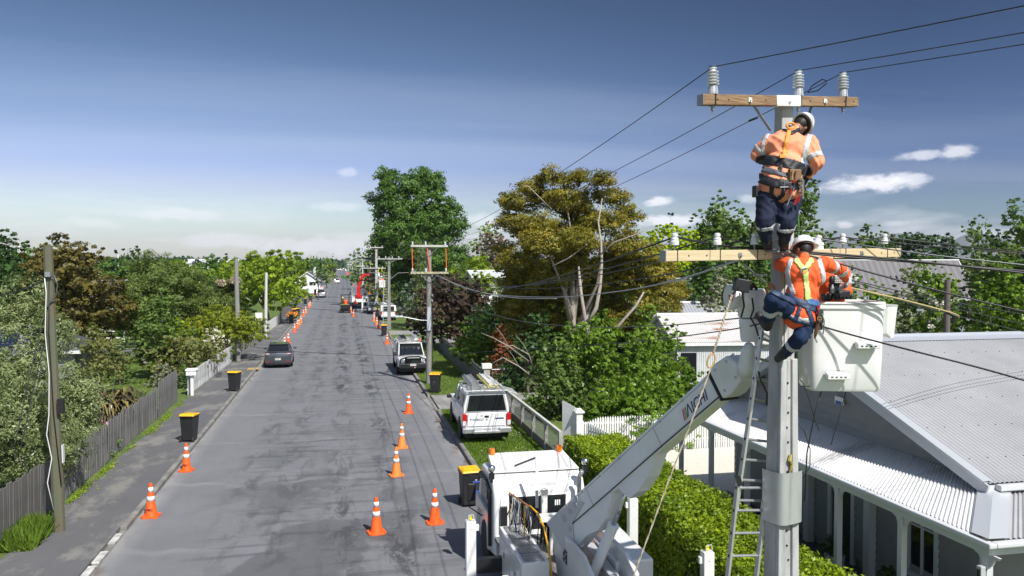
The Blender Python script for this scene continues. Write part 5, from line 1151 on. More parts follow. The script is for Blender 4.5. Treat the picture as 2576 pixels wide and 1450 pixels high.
for y in (10.12, 11.98, 13.8, 15.6, 17.4, 19.3, 21.2):
    p = obj('verandah_post', MB().b2(H(9.43, y - .055, .16), H(9.54, y + .055, VEZ - .1)), M_trim, HOUSE)
    for s_ in (-1, 1):
        poly = [(0, 0), (.20, 0), (.16, -.05), (.09, -.07), (.05, -.16), (0, -.20)]
        obj('bracket', MB().prism([(y + s_ * (.056 + a), b + VEZ - .22) for a, b in poly], 9.465, 9.505, Matrix.Translation(-hz_), 'x'), M_trim, p)
for x in (11.6, 13.8, 16.0): obj('verandah_post', MB().b2(H(x - .055, 10.06, .16), H(x + .055, 10.17, VEZ - .22)), M_trim, HOUSE)
# inner timber columns seen beneath the verandah
for y in (14.75, 17.0): obj('column', MB().b2(H(10.80, y - .1, .16), H(10.97, y + .1, 2.95)), M_trim, HOUSE)
# main roof
BX = 10.55
obj('roof', corrug(H(BX, ER[0] - .0, ER[1]), H(25.5, ER[0], ER[1]), H(BX, AP[0], AP[1] + .03), H(25.5, AP[0], AP[1] + .03), .095, .012), M_iron, HOUSE, fix=False)
obj('roof', corrug(H(BX, EL[0], EL[1]), H(25.5, EL[0], EL[1]), H(BX, AP[0], AP[1] + .03), H(25.5, AP[0], AP[1] + .03), .095, .012), M_iron, HOUSE, fix=False)
obj('roof_underlay', MB().add([H(BX + .05, ER[0] + .05, ER[1] - .03), H(25, ER[0] + .05, ER[1] - .03), H(25, AP[0], AP[1] - .0), H(BX + .05, AP[0], AP[1] - .0), H(BX + .05, EL[0] - .05, EL[1] - .03), H(25, EL[0] - .05, EL[1] - .03)], [(0, 1, 2, 3), (3, 2, 5, 4)]), M_trim, HOUSE)
rc = MB(); rc.tube([H(BX - .02, AP[0], AP[1] + .075), H(25.5, AP[0], AP[1] + .075)], .06, 10)
for s_ in (-1, 1): rc.add([H(BX - .02, AP[0], AP[1] + .10), H(25.5, AP[0], AP[1] + .10), H(25.5, AP[0] + s_ * .26, AP[1] - .02 if s_ < 0 else AP[1] - .06), H(BX - .02, AP[0] + s_ * .26, AP[1] - .02 if s_ < 0 else AP[1] - .06)], [(0, 1, 2, 3)])
obj('ridge_cap', rc, mat('ridge_metal', (.40, .42, .46), .4, .3), HOUSE)
for (a, b) in ((ER, AP), (EL, AP)):
    p, q = H(BX - .03, a[0] - (.06 if a is ER else -.06), a[1] - .10), H(BX - .03, b[0], b[1] - .07)
    obj('barge_board', MB().beam(p, q, .035, .20), M_barge, HOUSE)
    fb = MB(); p2_, q2 = H(BX - .06, a[0], a[1] + .045), H(BX - .06, b[0], b[1] + .075); fb.add([p2_, q2, q2 + Vector((.17, 0, .012)), p2_ + Vector((.17, 0, .012)), p2_ - Vector((0, 0, .05)), q2 - Vector((0, 0, .05))], [(0, 1, 2, 3), (0, 4, 5, 1)])
    obj('barge_flashing', fb, mat('flashing', (.52, .54, .56), .4, .3), HOUSE)
obj('soffit', MB().add([H(BX, ER[0], ER[1] - .05), H(WX, ER[0], ER[1] - .05), H(WX, AP[0], AP[1] - .04), H(BX, AP[0], AP[1] - .04)], [(0, 1, 2, 3)]), M_barge, HOUSE)
obj('gutter', MB().b2(H(BX + .15, ER[0] - .15, ER[1] - .10), H(25.5, ER[0] - .02, ER[1] - .0)), M_trim, HOUSE, bev=.02)
obj('roof_fascia', MB().b2(H(BX + .0, ER[0] - .02, ER[1] - .22), H(25.4, ER[0] + .02, ER[1] - .03)), M_trim, HOUSE)
for row in (.36, .71):
    y = ER[0] + (AP[0] - ER[0]) * row; zq = ER[1] + (AP[1] + .03 - ER[1]) * row; obj('sheet_lap', MB().b2(H(BX + .2, y - .006, zq + .000), H(25.4, y + .006, zq + .014)), M_iron, HOUSE)
sc_ = MB()
for row in (.12, .30, .48, .66, .84):
    for j in range(34):
        x = BX + .3 + j * .38; y = ER[0] + (AP[0] - ER[0]) * row; zq = ER[1] + (AP[1] + .03 - ER[1]) * row; sc_.box(H(x, y, zq + .03), (.022, .022, .012))
obj('roof_screws', sc_, M_grey, HOUSE, kind='stuff')
# alarm bell box on the gable
t = obj('alarm_box', MB().b2((-.05, -.16, -.09), (.0, .16, .09)), M_white, label='small white and blue alarm box on the gable below the bucket', cat='alarm box', bev=.02); t.location = (WX - .05, 15.9, 3.72)
obj('blue_panel', MB().b2((-.056, -.11, -.08), (-.051, .11, -.01)), mat('blue_plastic', (.03, .08, .30), .4), t)
t = obj('security_light', MB().box((0, 0, 0), (.09, .10, .20)), M_grey, label='small grey sensor light on the verandah corner post', cat='light', bev=.01); t.location = (9.36, 10.1, 2.16)
obj('lens', MB().b2((-.052, -.03, -.08), (-.046, .03, .05)), M_black, t)
# planters on the verandah
for i, (x, y) in enumerate([(10.3, 15.1), (10.2, 13.2)]):
    t = thing('potted_plant', ['round potted shrub beside the dark front door on the verandah', 'round potted shrub under the verandah nearer the window'][i], 'potted plant', (x, y, .26))
    obj('pot', MB().lathe([(.14, 0), (.19, .05), (.22, .28), (.19, .30)], (0, 0, 0), 14), M_grey, t)
    obj('foliage', quads_mesh('foliage', crown_quads([(0, 0, .5, .26, .26, .24)], 1400, (.05, .03), 70 + i), [LM['deep']]), None, t)

# ------------------------------------------------------------------ white picket fence, gate and pillar
def pickets(label, p, q, h, n, w=.07, m=M_whitewood, name='picket_fence', rails=(.28, .82), dip=None, point=True, gap=None, z0=.12, thick=.022, var=0, seed=1, cat='fence', postw=0):
    p, q = Vector(p), Vector(q); L_ = (q - p).length; rz = math.atan2(q.y - p.y, q.x - p.x); t = thing(name, label, cat, (p.x, p.y, z0), rz); r = random.Random(seed)
    if point: mp_ = MB().prism([(-w / 2, 0), (w / 2, 0), (w / 2, .93), (w * .32, .975), (0, 1.0), (-w * .32, .975), (-w / 2, .93)], -thick / 2, thick / 2, axis='y').mesh('picket')
    else: mp_ = MB().prism([(-w / 2, 0), (w / 2, 0), (w / 2, 1), (-w / 2, 1)], -thick / 2, thick / 2, axis='y').mesh('picket')
    mp_.materials.append(m)
    for i in range(n):
        f = (i + .5) / n; hh = h if dip is None else dip(f) * h
        o = bpy.data.objects.new('picket' if point else 'paling', mp_); COL.objects.link(o); o.parent = t
        o.location = (f * L_, r.uniform(-var, var) * .4, r.uniform(-var, var)); o.scale = (1, 1, hh * (1 + r.uniform(-var, var))); o.rotation_euler = (r.uniform(-var, var) * .6, r.uniform(-var, var) * .5, 0)
    for rr in rails: obj('rail', MB().b2((0, thick / 2 + .002, rr * h - .035), (L_, thick / 2 + .045, rr * h + .035)), m, t)
    return t
pa, pb = Vector((8.20, 26.75, 0)), Vector((14.2, 26.5, 0))
fence = pickets('long white picket fence across the shell driveway behind the house', pa, pb, 1.28, 66, w=.062, dip=lambda f: 1.0 - .12 * math.exp(-((f - .03) / .05) ** 2) if f < .12 else 1.0)
t = thing('gate_pillar', 'white capped gate pillar between the tall gate and the picket fence', 'gate post', (8.12, 26.85, .12))
obj('post', MB().b2((-.11, -.11, 0), (.11, .11, 1.42)), M_whitewood, t); obj('cap', MB().b2((-.17, -.17, 1.42), (.17, .17, 1.49)).box((0, 0, 1.53), (.26, .26, .08), taper=.6), M_whitewood, t, bev=.01)
pickets('tall white close boarded gate left of the gate pillar', (7.66, 27.35, 0), (8.02, 26.9, 0), 1.72, 9, w=.058, point=False, rails=(.2, .8), name='tall_gate', cat='gate', dip=lambda f: 1.04 - f * .12)
pickets('second white gate panel running back from the gate pillar', (8.3, 26.4, 0), (8.9, 25.0, 0), 1.05, 12, w=.07, point=False, name='gate_panel', cat='gate', dip=lambda f: 1.1 - .25 * f)
# post and mesh fence along the verge boundary
t = thing('mesh_fence', 'old post and wire mesh fence with a white rail along the verge', 'fence', (7.1, 25.6, .1)); 
ys = np.linspace(0, 13.5, 8)
for y in ys: obj('post', MB().b2((-.06, y - .06, 0), (.06, y + .06, 1.08)), mat('old_white_post', (.42, .42, .39), .85, col2=(.25, .25, .22), nscale=7), t)
obj('top_rail', MB().b2((-.05, 0, 1.0), (.05, 13.5, 1.09)), mat('mossy_rail', (.40, .40, .34), .85, col2=(.55, .55, .52), nscale=6), t)
wm = MB()
for i in range(150): y = .05 + i * 13.4 / 150; wm.beam((0, y, .05), (0, y + .35, 1.0), .006, .006); wm.beam((0, y + .35, .05), (0, y, 1.0), .006, .006)
obj('wire_mesh', wm, M_wiregrey, t, kind='stuff')
obj('bottom_board', MB().b2((-.03, 0, .02), (-.005, 13.5, .3)), mat('old_board', (.18, .17, .15), .9), t)
# mesh gates and white letterbox post further up
def mesh_gate(label, p, w, h, rz):
    t = thing('mesh_gate', label, 'gate', p, rz); obj('frame', MB().tube([(0, 0, .05), (w, 0, .05), (w, 0, h), (0, 0, h), (0, 0, .05)], .02, 6, cap=False), M_steel, t); m_ = MB(); n = int(w / .12)
    for i in range(n): x = i * w / n; m_.beam((x, 0, .05), (min(w, x + .4), 0, h), .008, .008); m_.beam((min(w, x + .4), 0, .05), (x, 0, h), .008, .008)
    obj('wire_mesh', m_, M_steel, t, kind='stuff')
q = gp(1238, 985, .1); mesh_gate('left leaf of the wire mesh driveway gates under the dark trees', (q.x, q.y, .1), 2.0, 1.15, 0.05); mesh_gate('right leaf of the wire mesh driveway gates under the dark trees', (q.x + 2.15, q.y - .2, .1), 1.4, 1.1, .05)
q = gp(1224, 982, .1); t = thing('letterbox', 'white post with a boxy white letterbox beside the mesh gates', 'letterbox', (q.x, q.y, .1))
obj('post', MB().b2((-.16, -.14, 0), (.16, .14, 1.15)), mat('old_white_post', (.42, .42, .39), .85), t); obj('box', MB().b2((-.26, -.2, 1.15), (.26, .2, 1.42)), M_whitewood, t, bev=.02)
# weathered boundary boards further up the right side
pickets('grey weathered low fence right of the first timber pole', (7.2, 41.5, 0), (7.4, 62, 0), 1.1, 130, w=.14, point=False, m=mat('grey_paling', (.22, .215, .20), .85, col2=(.14, .135, .125), nscale=5), name='paling_fence', var=.03)
# left side: weathered paling fence, white picket fence, letterboxes, rail fence
M_pal = mat('weathered_paling', (.105, .10, .098), .85, col2=(.21, .205, .195), nscale=4, stretch=(9, 9, .6), bump=.4, bscale=12)
f0, f1 = gp(205, 1246, .125), gp(461, 1004, .125)
fa = Vector((-7.72, 19.4, 0)); 
t = pickets('weathered grey close boarded paling fence along the left footpath', (-7.74, 23.9, 0), (-7.9, 36.6, 0), 1.32, 118, w=.112, point=False, m=M_pal, name='paling_fence', var=.045, seed=2, rails=(.25, .8))
t2 = pickets('taller end section of the weathered paling fence by the gap', (-7.88, 36.8, 0), (-7.95, 41.2, 0), 1.52, 40, w=.112, point=False, m=M_pal, name='paling_fence', var=.018, seed=3)
t3 = pickets('dark near end of the paling fence under the olive tree', (-7.9, 19.2, 0), (-7.76, 23.7, 0), 1.42, 42, w=.112, point=False, m=mat('dark_paling', (.095, .09, .085), .9, col2=(.16, .155, .14), nscale=4, stretch=(9, 9, .6)), name='paling_fence', var=.02, seed=4)
obj('pale_post', MB().b2((4.45, -.09, 0), (4.6, .06, 1.45)), mat('pale_post', (.30, .29, .22), .85), t3)
t4 = pickets('flaking white paling fence beyond the left letterbox', (-7.72, 42.6, 0), (-7.45, 57.0, 0), 1.12, 118, w=.115, point=False, m=mat('flaking_white', (.70, .70, .69), .8, col2=(.36, .36, .36), nscale=3.5, stretch=(5, 5, .8), lo=.42, hi=.58), name='paling_fence', var=.02, seed=5)
q = gp(489, 1000, .12); t = thing('letterbox', 'white letterbox on a post at the end of the flaking white fence', 'letterbox', (q.x - .2, q.y + .6, .12)); obj('post', MB().b2((-.07, -.07, 0), (.07, .07, 1.05)), M_whitewood, t); obj('box', MB().b2((-.26, -.2, 1.05), (.22, .2, 1.3)).box((-.02, 0, 1.34), (.56, .48, .07), taper=.85), M_whitewood, t)
def rail_fence(label, y0, y1, x0, x1, n):
    t = thing('rail_fence', label, 'fence', (x0, y0, .12)); dx = (x1 - x0) / n; dy = (y1 - y0) / n
    for i in range(n + 1): obj('post', MB().b2((dx * i - .07, dy * i - .07, 0), (dx * i + .07, dy * i + .07, .85)), M_pal, t)
    for zz in (.45, .78): obj('rail', MB().beam((.0, 0, zz), (x1 - x0, y1 - y0, zz), .05, .1), M_pal, t)
rail_fence('low grey post and rail fence beside the strip of lawn', 60, 78, -7.5, -7.2, 11)
pickets('white low fence behind the leafy left street poles', (-7.35, 78.5, 0), (-7.0, 93, 0), 1.0, 60, w=.2, point=False, m=M_whitewood, name='paling_fence')
pickets('grey fence shaded by the overhanging street tree', (-7.3, 97, 0), (-7.1, 135, 0), 1.2, 90, w=.36, point=False, m=mat('grey_paling', (.22, .215, .20), .85), name='paling_fence', rails=())
q = gp(662, 832, .12); obj('wheelie_bin', MB().box((0, 0, .5), (.55, .6, 1.0), taper=1.1), mat('green_bin', (.01, .09, .06), .5), label='dark green bin behind the rail fence', cat='bin').location = (q.x - 1.0, q.y, .1)
obj('notice_board', MB().b2((-.35, -.03, .9), (.35, .03, 1.7)).b2((-.03, -.02, 0), (.03, .02, .9)), M_white, label='blank white board behind the slim grey pole', cat='board').location = (q.x - .6, q.y + 2, .1)

# ------------------------------------------------------------------ other buildings
def gable(name, label, cx, cy, w, l, eave, ridge, axis, wall, roof, rz=0, over=.35, windows=(), seam=.2, corr=True, z0=.1, hip=0, cat='house'):
    """axis 'x': ridge along local x. windows: (face, u, z, w, h)"""
    t = thing(name, label, cat, (cx, cy, z0), rz); hw, hl = w / 2, l / 2
    obj('wall', MB().b2((-hl, -hw, 0), (hl, hw, eave)), wall, t)
    if not hip:
        for s_ in (-1, 1): obj('gable_end', MB().prism([(-hw, eave), (hw, eave), (0, ridge - .05)], s_ * hl - .0 if s_ < 0 else s_ * hl - .05, s_ * hl + .05 if s_ < 0 else s_ * hl, axis='x'), wall, t)
    ox = hl + over; oy = hw + over; ez = eave - over * (ridge - eave) / hw
    for s_ in (-1, 1):
        a, b = Vector((-ox, s_ * oy, ez + .05)), Vector((ox, s_ * oy, ez + .05)); c, d = Vector((-ox + hip, 0, ridge + .05)), Vector((ox - hip, 0, ridge + .05))
        if hip: obj('roof', MB().add([a, b, d, c], [(0, 1, 2, 3)]), roof, t)
        else: obj('roof', corrug(a, b, c, d, seam, .02, seg=4), roof, t, fix=False)
        obj('fascia', MB().beam(a - Vector((0, 0, .08)), b - Vector((0, 0, .08)), .06, .16), M_whitewood, t)
    if hip:
        for s_ in (-1, 1): obj('roof', MB().add([(s_ * ox, -oy, ez + .05), (s_ * ox, oy, ez + .05), (s_ * (ox - hip), 0, ridge + .05)], [(0, 1, 2)]), roof, t)
    else:
        for s_ in (-1, 1):
            for q_ in (-1, 1): obj('barge_board', MB().beam((s_ * (ox - .02), q_ * oy, ez - .02), (s_ * (ox - .02), 0, ridge - .01), .05, .16), M_whitewood, t)
    obj('ridge_cap', MB().tube([(-ox + hip, 0, ridge + .07), (ox - hip, 0, ridge + .07)], .09, 6), M_grey, t)
    for (f, u, z, ww, hh) in windows:
        if f in 'NS': s_ = -1 if f == 'S' else 1; c = (u, s_ * (hw + .02), z); d_ = (ww, .05, hh); pz = (ww - .16, .07, hh - .16)
        else: s_ = -1 if f == 'W' else 1; c = (s_ * (hl + .02), u, z); d_ = (.05, ww, hh); pz = (.07, ww - .16, hh - .16)
        wn = obj('window', MB().box(c, d_), M_whitewood, t); obj('pane', MB().box(c, pz), M_glass, wn)
    return t
M_rust = mat('rusty_white_roof', (.62, .60, .58), .6, .1, col2=(.34, .16, .09), nscale=1.1, stretch=(.6, 2.2, 1), lo=.57, hi=.72)
M_ironw = mat('white_iron', (.60, .61, .61), .5, col2=(.52, .53, .53), nscale=2)
# white corrugated shed behind the picket fence: roof facing us from (1700,800)-(1885,850); wall (1745,850)-(1880,920)
c = at(1815, 850, 39)
shed = gable('corrugated_shed', 'white corrugated iron shed with rust streaked roof beyond the picket fence', c.x + 1.2, c.y + 2.2, 5.6, 6.6, 2.95, 4.0, 'x', M_ironw, M_rust, rz=-YAW * .6, over=.25, seam=.11, cat='shed')
wc = corrug((-3.3, -2.83, 0.1), (3.3, -2.83, 0.1), (-3.3, -2.83, 2.9), (3.3, -2.83, 2.9), .11, .015, seg=4); obj('iron_cladding', wc, M_ironw, shed, fix=False)
obj('dark_window', MB().b2((-3.1, -2.9, 1.0), (-2.35, -2.86, 2.4)), M_glass, shed); obj('dark_door', MB().b2((2.4, -2.9, .1), (3.1, -2.86, 2.3)), M_black, shed)
c = at(1790, 790, 50); gable('grey_shed', 'low shed with pale grey corrugated roof behind the rusty one', c.x, c.y + 2, 7, 9, 2.9, 4.1, 'x', M_ironw, mat('pale_iron', (.40, .41, .44), .45, .2), rz=-YAW, seam=.2, cat='shed')
c = at(2290, 700, 60); far = gable('gable_house', 'far grey gable house with skylights and a satellite dish', c.x + .3, c.y + 4, 8.5, 11.0, 4.3, 6.9, 'x', mat('grey_wall', (.30, .31, .32), .7), mat('brown_grey_roof', (.17, .16, .165), .6), rz=-.42, seam=.45, windows=[('W', -1.4, 3.2, 1.1, 1.7), ('W', 2.0, 3.2, .8, 1.2)])
for x in (.6, 3.9): s_ = obj('skylight', MB().beam((x, -2.6, 5.26), (x, -1.9, 5.70), .75, .14), M_whitewood, far); obj('pane', MB().beam((x, -2.55, 5.36), (x, -1.95, 5.74), .55, .06), M_glass, s_)
obj('flue', MB().cyl((1.2, 0, 6.8), (1.2, 0, 7.7), .16, n=8).cyl((1.2, 0, 7.5), (1.2, 0, 7.62), .24, n=8), M_steel, far)
dsh = obj('satellite_dish', MB().lathe([(.05, 0), (.25, .05), (.42, .16), (.44, .17)], (0, 0, 0), 12, Matrix.Translation((-2.6, -3.1, 5.5)) @ Matrix.Rotation(1.2, 4, 'X')), M_grey, far); obj('dish_arm', MB().tube([(-2.6, -2.9, 4.8), (-2.6, -3.2, 5.4)], .05, 6), M_black, dsh)
c = at(2290, 820, 33); gar = gable('garage', 'low garage with grey iron roof and timber boarded wall', c.x + .3, c.y + 1.8, 4.4, 5.6, 2.15, 2.9, 'x', mat('timber_board_wall', (.20, .125, .055), .85, col2=(.11, .075, .04), nscale=3, stretch=(8, 8, .4)), mat('bluegrey_iron', (.30, .33, .38), .45, .2), rz=-.22, seam=.16, cat='garage')
c = at(2235, 838, 29); gable('lean_to', 'small pale grey iron roof just right of the bucket', c.x + .2, c.y + 1.2, 2.6, 2.4, 2.35, 2.85, 'x', mat('grey_wall', (.30, .31, .32), .7), mat('pale_iron', (.40, .41, .44), .45, .2), rz=-.5, seam=.12, cat='shed', over=.2)
c = at(60, 880, 41); gable('cottage', 'small hip roofed grey cottage behind the nearest left pole', c.x, c.y, 4.6, 5.4, 2.5, 3.4, 'x', mat('pale_wall', (.24, .245, .25), .7), mat('charcoal_roof', (.075, .078, .088), .6, col2=(.06, .062, .07), nscale=2), rz=.12, hip=2.2, over=.4, windows=[('S', -1.0, 1.4, 1.2, 1.1)])
c = at(-100, 850, 38); sp_ = gable('solar_roof_house', 'house with solar panels on its roof at the left edge', c.x, c.y, 5.6, 5.4, 2.3, 3.5, 'x', mat('pale_wall', (.24, .245, .25), .7), mat('slate_roof', (.17, .175, .185), .6), rz=.15, over=.5)
M_pv = mat('solar_panel', (.012, .02, .045), .15, coat=.5)
for i in range(6):
    for j in range(2): obj('solar_panel', MB().beam((-2.2 + i * .88, -2.7 + j * 1.25, 2.45 + j * .54), (-2.2 + i * .88, -1.55 + j * 1.25, 2.94 + j * .54), .84, .04), M_pv, sp_)
c = at(788, 708, 185); cc = gable('corner_cottage', 'white gabled corner cottage with dark roof far on the left', c.x - .8, c.y, 5.6, 9, 2.9, 4.8, 'x', mat('white_wall', (.72, .72, .72), .7), mat('charcoal_roof', (.075, .078, .088), .6), rz=1.5, seam=.4, windows=[('W', -.8, 2.2, .9, .9), ('W', .8, 2.2, .9, .9), ('S', 1, 2.0, 1.0, .9)])
obj('chimney', MB().b2((-1.2, -1.5, 4), (-.6, -1.0, 5.9)), M_white, cc)
pickets('pale fence panel beside the corner cottage', (-7.6, 150, 0), (-7.2, 172, 0), 1.6, 30, w=.7, point=False, m=mat('pale_bluegrey', (.42, .46, .48), .8), name='paling_fence', rails=())
c = at(1222, 690, 92); bg_ = gable('bungalow', 'white flat eaved bungalow behind the copper hedge', c.x + .6, c.y + 3, 5, 3.6, 5.3, 5.8, 'x', mat('cream_wall', (.60, .56, .50), .7), M_ironw, over=.5, windows=[('S', -.7, 4.3, 1.5, 1.1), ('S', 1.1, 4.3, .9, 1.1)])
c = at(1250, 748, 67); o = gable('white_roof_shed', 'shed with a bright white sloping roof left of the golden tree', c.x, c.y + 1, 3, 3, 3.1, 3.9, 'x', M_ironw, M_ironw, rz=.5, cat='shed')
c = at(535, 660, 320); gable('warehouse', 'white low warehouse among the far trees at left', c.x, c.y, 12, 20, 7.0, 8.5, 'x', M_white, M_ironw, seam=2, cat='building')
c = at(300, 830, 74); wh = gable('white_villa', 'white house half hidden behind the dark trees at left', c.x + .5, c.y + 4, 7, 6, 3.4, 5.0, 'x', M_whitewood, mat('charcoal_roof', (.075, .078, .088), .6), windows=[('S', -1.5, 1.8, 1.1, 1.4)])
# further roofs in the suburb
for i, (px, py, d, w, col, lab) in enumerate([(930, 700, 0, 0, 0, 0)][:0] + [(640, 680, 150, 10, 'charcoal_roof', 'dark roofed house behind the bright street trees'), (340, 690, 130, 10, 'slate_roof', 'grey roofed house far left behind trees'), (2060, 690, 95, 10, 'slate_roof', 'grey roofed house behind the lower lineman'), (2480, 700, 70, 9, 'brown_grey_roof', 'brown roofed house at far right among trees'), (1700, 700, 110, 10, 'charcoal_roof', 'dark roofed house right of the golden tree')]):
    c = at(px, py, d); gable('suburb_house', lab, c.x, c.y, w * .7, w, 2.6, 4.6, 'x', mat('cream_wall', (.60, .56, .50), .7), _m[col], rz=i * .7, seam=.5)

# garden things left: goal posts, floodlight, bench, bird bath, retaining planks
for i, (px, top, d) in enumerate([(298, 641, 150), (342, 632, 150)]):
    c = at(px, 700, d); obj('goal_post', MB().cyl((0, 0, 0), (0, 0, at(px, top, d).z), .11, n=8), M_white, label=['left', 'right'][i] + ' one of the two tall thin white goal posts', cat='goal post').location = (c.x, c.y, 0)
c = at(50, 700, 130); t = thing('floodlight_mast', 'thin white mast rising in front of the dark far left tree', 'mast', (c.x, c.y, 0)); hh = at(50, 612, 130).z; obj('mast', MB().cyl((0, 0, 0), (0, 0, hh), .16, n=8), M_white, t); obj('lamp_bar', MB().b2((-.5, -.1, hh - .1), (.25, .1, hh + .1)), M_white, t)
for i, (px, top, d) in enumerate([(505, 668, 260), (797 * 0 + 540, 660, 300)]):
    c = at(px, 700, d); obj('lamp_mast', MB().cyl((0, 0, 0), (0, 0, at(px, top, d).z), .14, n=6), M_steel, label=['thin far mast left of the white warehouse', 'thin far mast right of the white warehouse'][i], cat='mast').location = (c.x, c.y, 0)
c = gp(352, 888, .12); t = thing('garden_wall', 'weathered white retaining planks across the left garden', 'wall', (c.x, c.y, .1))
for k in range(3): obj('plank', MB().b2((-2.6, -.04, .05 + k * .26), (2.6, .04, .28 + k * .26)), mat('flaking_white', (.58, .58, .57), .8), t)
for x in (-2.6, -.9, .9, 2.6): obj('post', MB().b2((x - .07, -.12, 0), (x + .07, -.045, .95)), M_pal, t)
c = gp(363, 915, .12); t = thing('bird_bath', 'grey stone bird bath on the garden edge', 'bird bath', (c.x, c.y, .12)); obj('pedestal', MB().lathe([(.22, 0), (.2, .08), (.1, .15), (.08, .5), (.13, .75)], (0, 0, 0), 12), M_kerb, t); obj('bowl', MB().lathe([(.1, .75), (.36, .85), (.40, .92), (.33, .92), (.1, .84)], (0, 0, 0), 14), M_kerb, t)
c = gp(325, 915, .12); t = thing('garden_bench', 'slatted wooden garden bench below the retaining planks', 'bench', (c.x, c.y, .12), .2)
for k in range(4): obj('slat', MB().b2((-.6, -.25 + k * .13, .42), (.6, -.15 + k * .13, .45)), M_pal, t)
for k in range(4): obj('back_slat', MB().b2((-.6, .26, .5 + k * .14), (.6, .29, .6 + k * .14)), M_pal, t)
for x in (-.55, .55):
    for y in (-.2, .25): obj('leg', MB().b2((x - .03, y - .03, 0), (x + .03, y + .03, .42)), M_pal, t)
t = thing('deck_rail', 'white rail and boards in front of the half hidden white house', 'fence', (at(310, 850, 66).x, at(310, 850, 66).y, .1))
for k in range(9): obj('post', MB().b2((-4 + k, -.06, 0), (-3.88 + k, .06, 1.1)), M_whitewood, t)
for zz in (.5, 1.05): obj('rail', MB().b2((-4, -.04, zz), (4.1, .04, zz + .1)), M_whitewood, t)
# ------------------------------------------------------------------ bucket truck
M_lift = M_boom
TR = Vector((4.2, 14.5, 0)); truck = thing('bucket_truck', 'white bucket truck with long boom and raised outriggers, its cab facing away', 'truck', TR)
def T(x, y, z): return Vector((x, y, z)) - TR
def TP(px, py, d): return at(px, py, d) - TR
# cab
prof = [(16.75, .75), (16.75, 2.05), (16.95, 2.36), (17.3, 2.46), (18.35, 2.42), (18.75, 1.75), (18.85, 1.1), (18.8, .6), (17.6, .6)]
cab = obj('cab', MB().prism([(y - TR.y, z) for y, z in prof], -1.04, 1.04, axis='x'), M_truck, truck, bev=.09, bseg=4, auto=True)
obj('roof_visor', MB().add([T(3.22, 17.15, 2.50), T(5.20, 17.15, 2.50), T(5.12, 18.25, 2.66), T(3.30, 18.25, 2.66), T(3.22, 17.15, 2.46), T(5.20, 17.15, 2.46), T(5.12, 18.25, 2.52), T(3.30, 18.25, 2.52)], [(0, 1, 2, 3), (7, 6, 5, 4), (0, 4, 5, 1), (1, 5, 6, 2), (2, 6, 7, 3), (3, 7, 4, 0)]), M_truck, cab, bev=.02)
obj('aerial_bar', MB().tube([T(3.75, 17.35, 2.56), T(4.35, 17.75, 2.63)], .016, 6), M_black, cab)
obj('rear_window', MB().b2(T(3.72, 16.738, 1.35), T(4.72, 16.745, 1.98)), M_glass, cab, bev=.0)
obj('window_gasket', MB().b2(T(3.67, 16.741, 1.30), T(4.77, 16.749, 2.03)), M_black, cab)
for i in range(3): obj('window_sticker', MB().b2(T(4.52 + i * .045, 16.733, 1.80), T(4.55 + i * .045, 16.737, 1.92)), M_white, cab)
obj('yellow_sticker', MB().b2(T(4.53, 16.733, 1.46), T(4.62, 16.737, 1.6)), mat('pale_green_sticker', (.55, .62, .30), .6), cab)
for s_, x in ((-1, 3.155), (1, 5.245)):
    obj('side_window', MB().b2(T(x - .008, 17.35, 1.45), T(x + .008, 18.3, 2.05)), M_glass, cab)
    obj('mirror_arm', MB().tube([T(x, 18.2, 2.1), T(x + s_ * .28, 18.3, 2.15), T(x + s_ * .30, 18.3, 1.4), T(x, 18.2, 1.2)], .016, 6), M_black, cab)
    obj('mirror', MB().box(T(x + s_ * .24, 18.28, 1.75), (.20, .06, .42)), M_black, cab, bev=.03)
obj('window_trim', MB().tube([T(3.13, 17.05, .9), T(3.12, 17.05, 2.1), T(3.14, 17.5, 2.22), T(3.13, 18.3, 2.2)], .045, 8), M_black, cab)
obj('air_intake', MB().b2(T(3.30, 16.66, 1.25), T(3.44, 16.74, 1.85)), M_black, cab); obj('corner_panel', MB().b2(T(3.18, 16.67, .7), T(3.62, 16.735, 1.24)), M_truck, cab, bev=.03); obj('yellow_decal', MB().b2(T(3.28, 16.655, 1.02), T(3.44, 16.668, 1.2)), mat('decal_yellow', (.75, .48, .04), .5), cab)
obj('rear_steps', MB().b2(T(3.50, 16.45, 1.15), T(5.1, 16.70, 1.22)), M_truck, cab, bev=.01)
for x in (3.30, 5.15):
    obj('beacon', MB().cyl(T(x + (.08 if x < 4 else -.15), 18.15, 2.6), T(x + (.08 if x < 4 else -.15), 18.15, 2.78), .07, n=12), M_amber, cab)
for (px, py, d) in [(1237, 1180, 17.0), (1472, 1162, 17.3)]:
    q = TP(px, py, d) + Vector((0, 0, .30)); lm = obj('work_lamp', MB().ell(q, (.085, .07, .085)), M_chrome, cab, smooth=True); obj('lamp_bracket', MB().cyl(q - Vector((0, 0, .3)), q - Vector((0, 0, .08)), .03, n=8).box(q - Vector((0, 0, .16)), (.11, .08, .12)), M_black, cab)
for (x0, x1, z0, z1) in ((3.30, 3.306, .85, 2.0), (5.0, 5.006, .85, 2.0), (3.45, 4.95, 2.12, 2.126), (3.2, 5.1, 1.12, 1.128)): obj('panel_seam', MB().b2(T(x0, 16.742, z0), T(x1, 16.748, z1)), M_grey, cab)
obj('exhaust_stack', MB().tube([T(5.02, 16.55, .9), T(5.02, 16.55, 2.15), T(5.05, 16.45, 2.3)], .05, 10), M_steel, truck, smooth=True)
cab.location.z -= .30
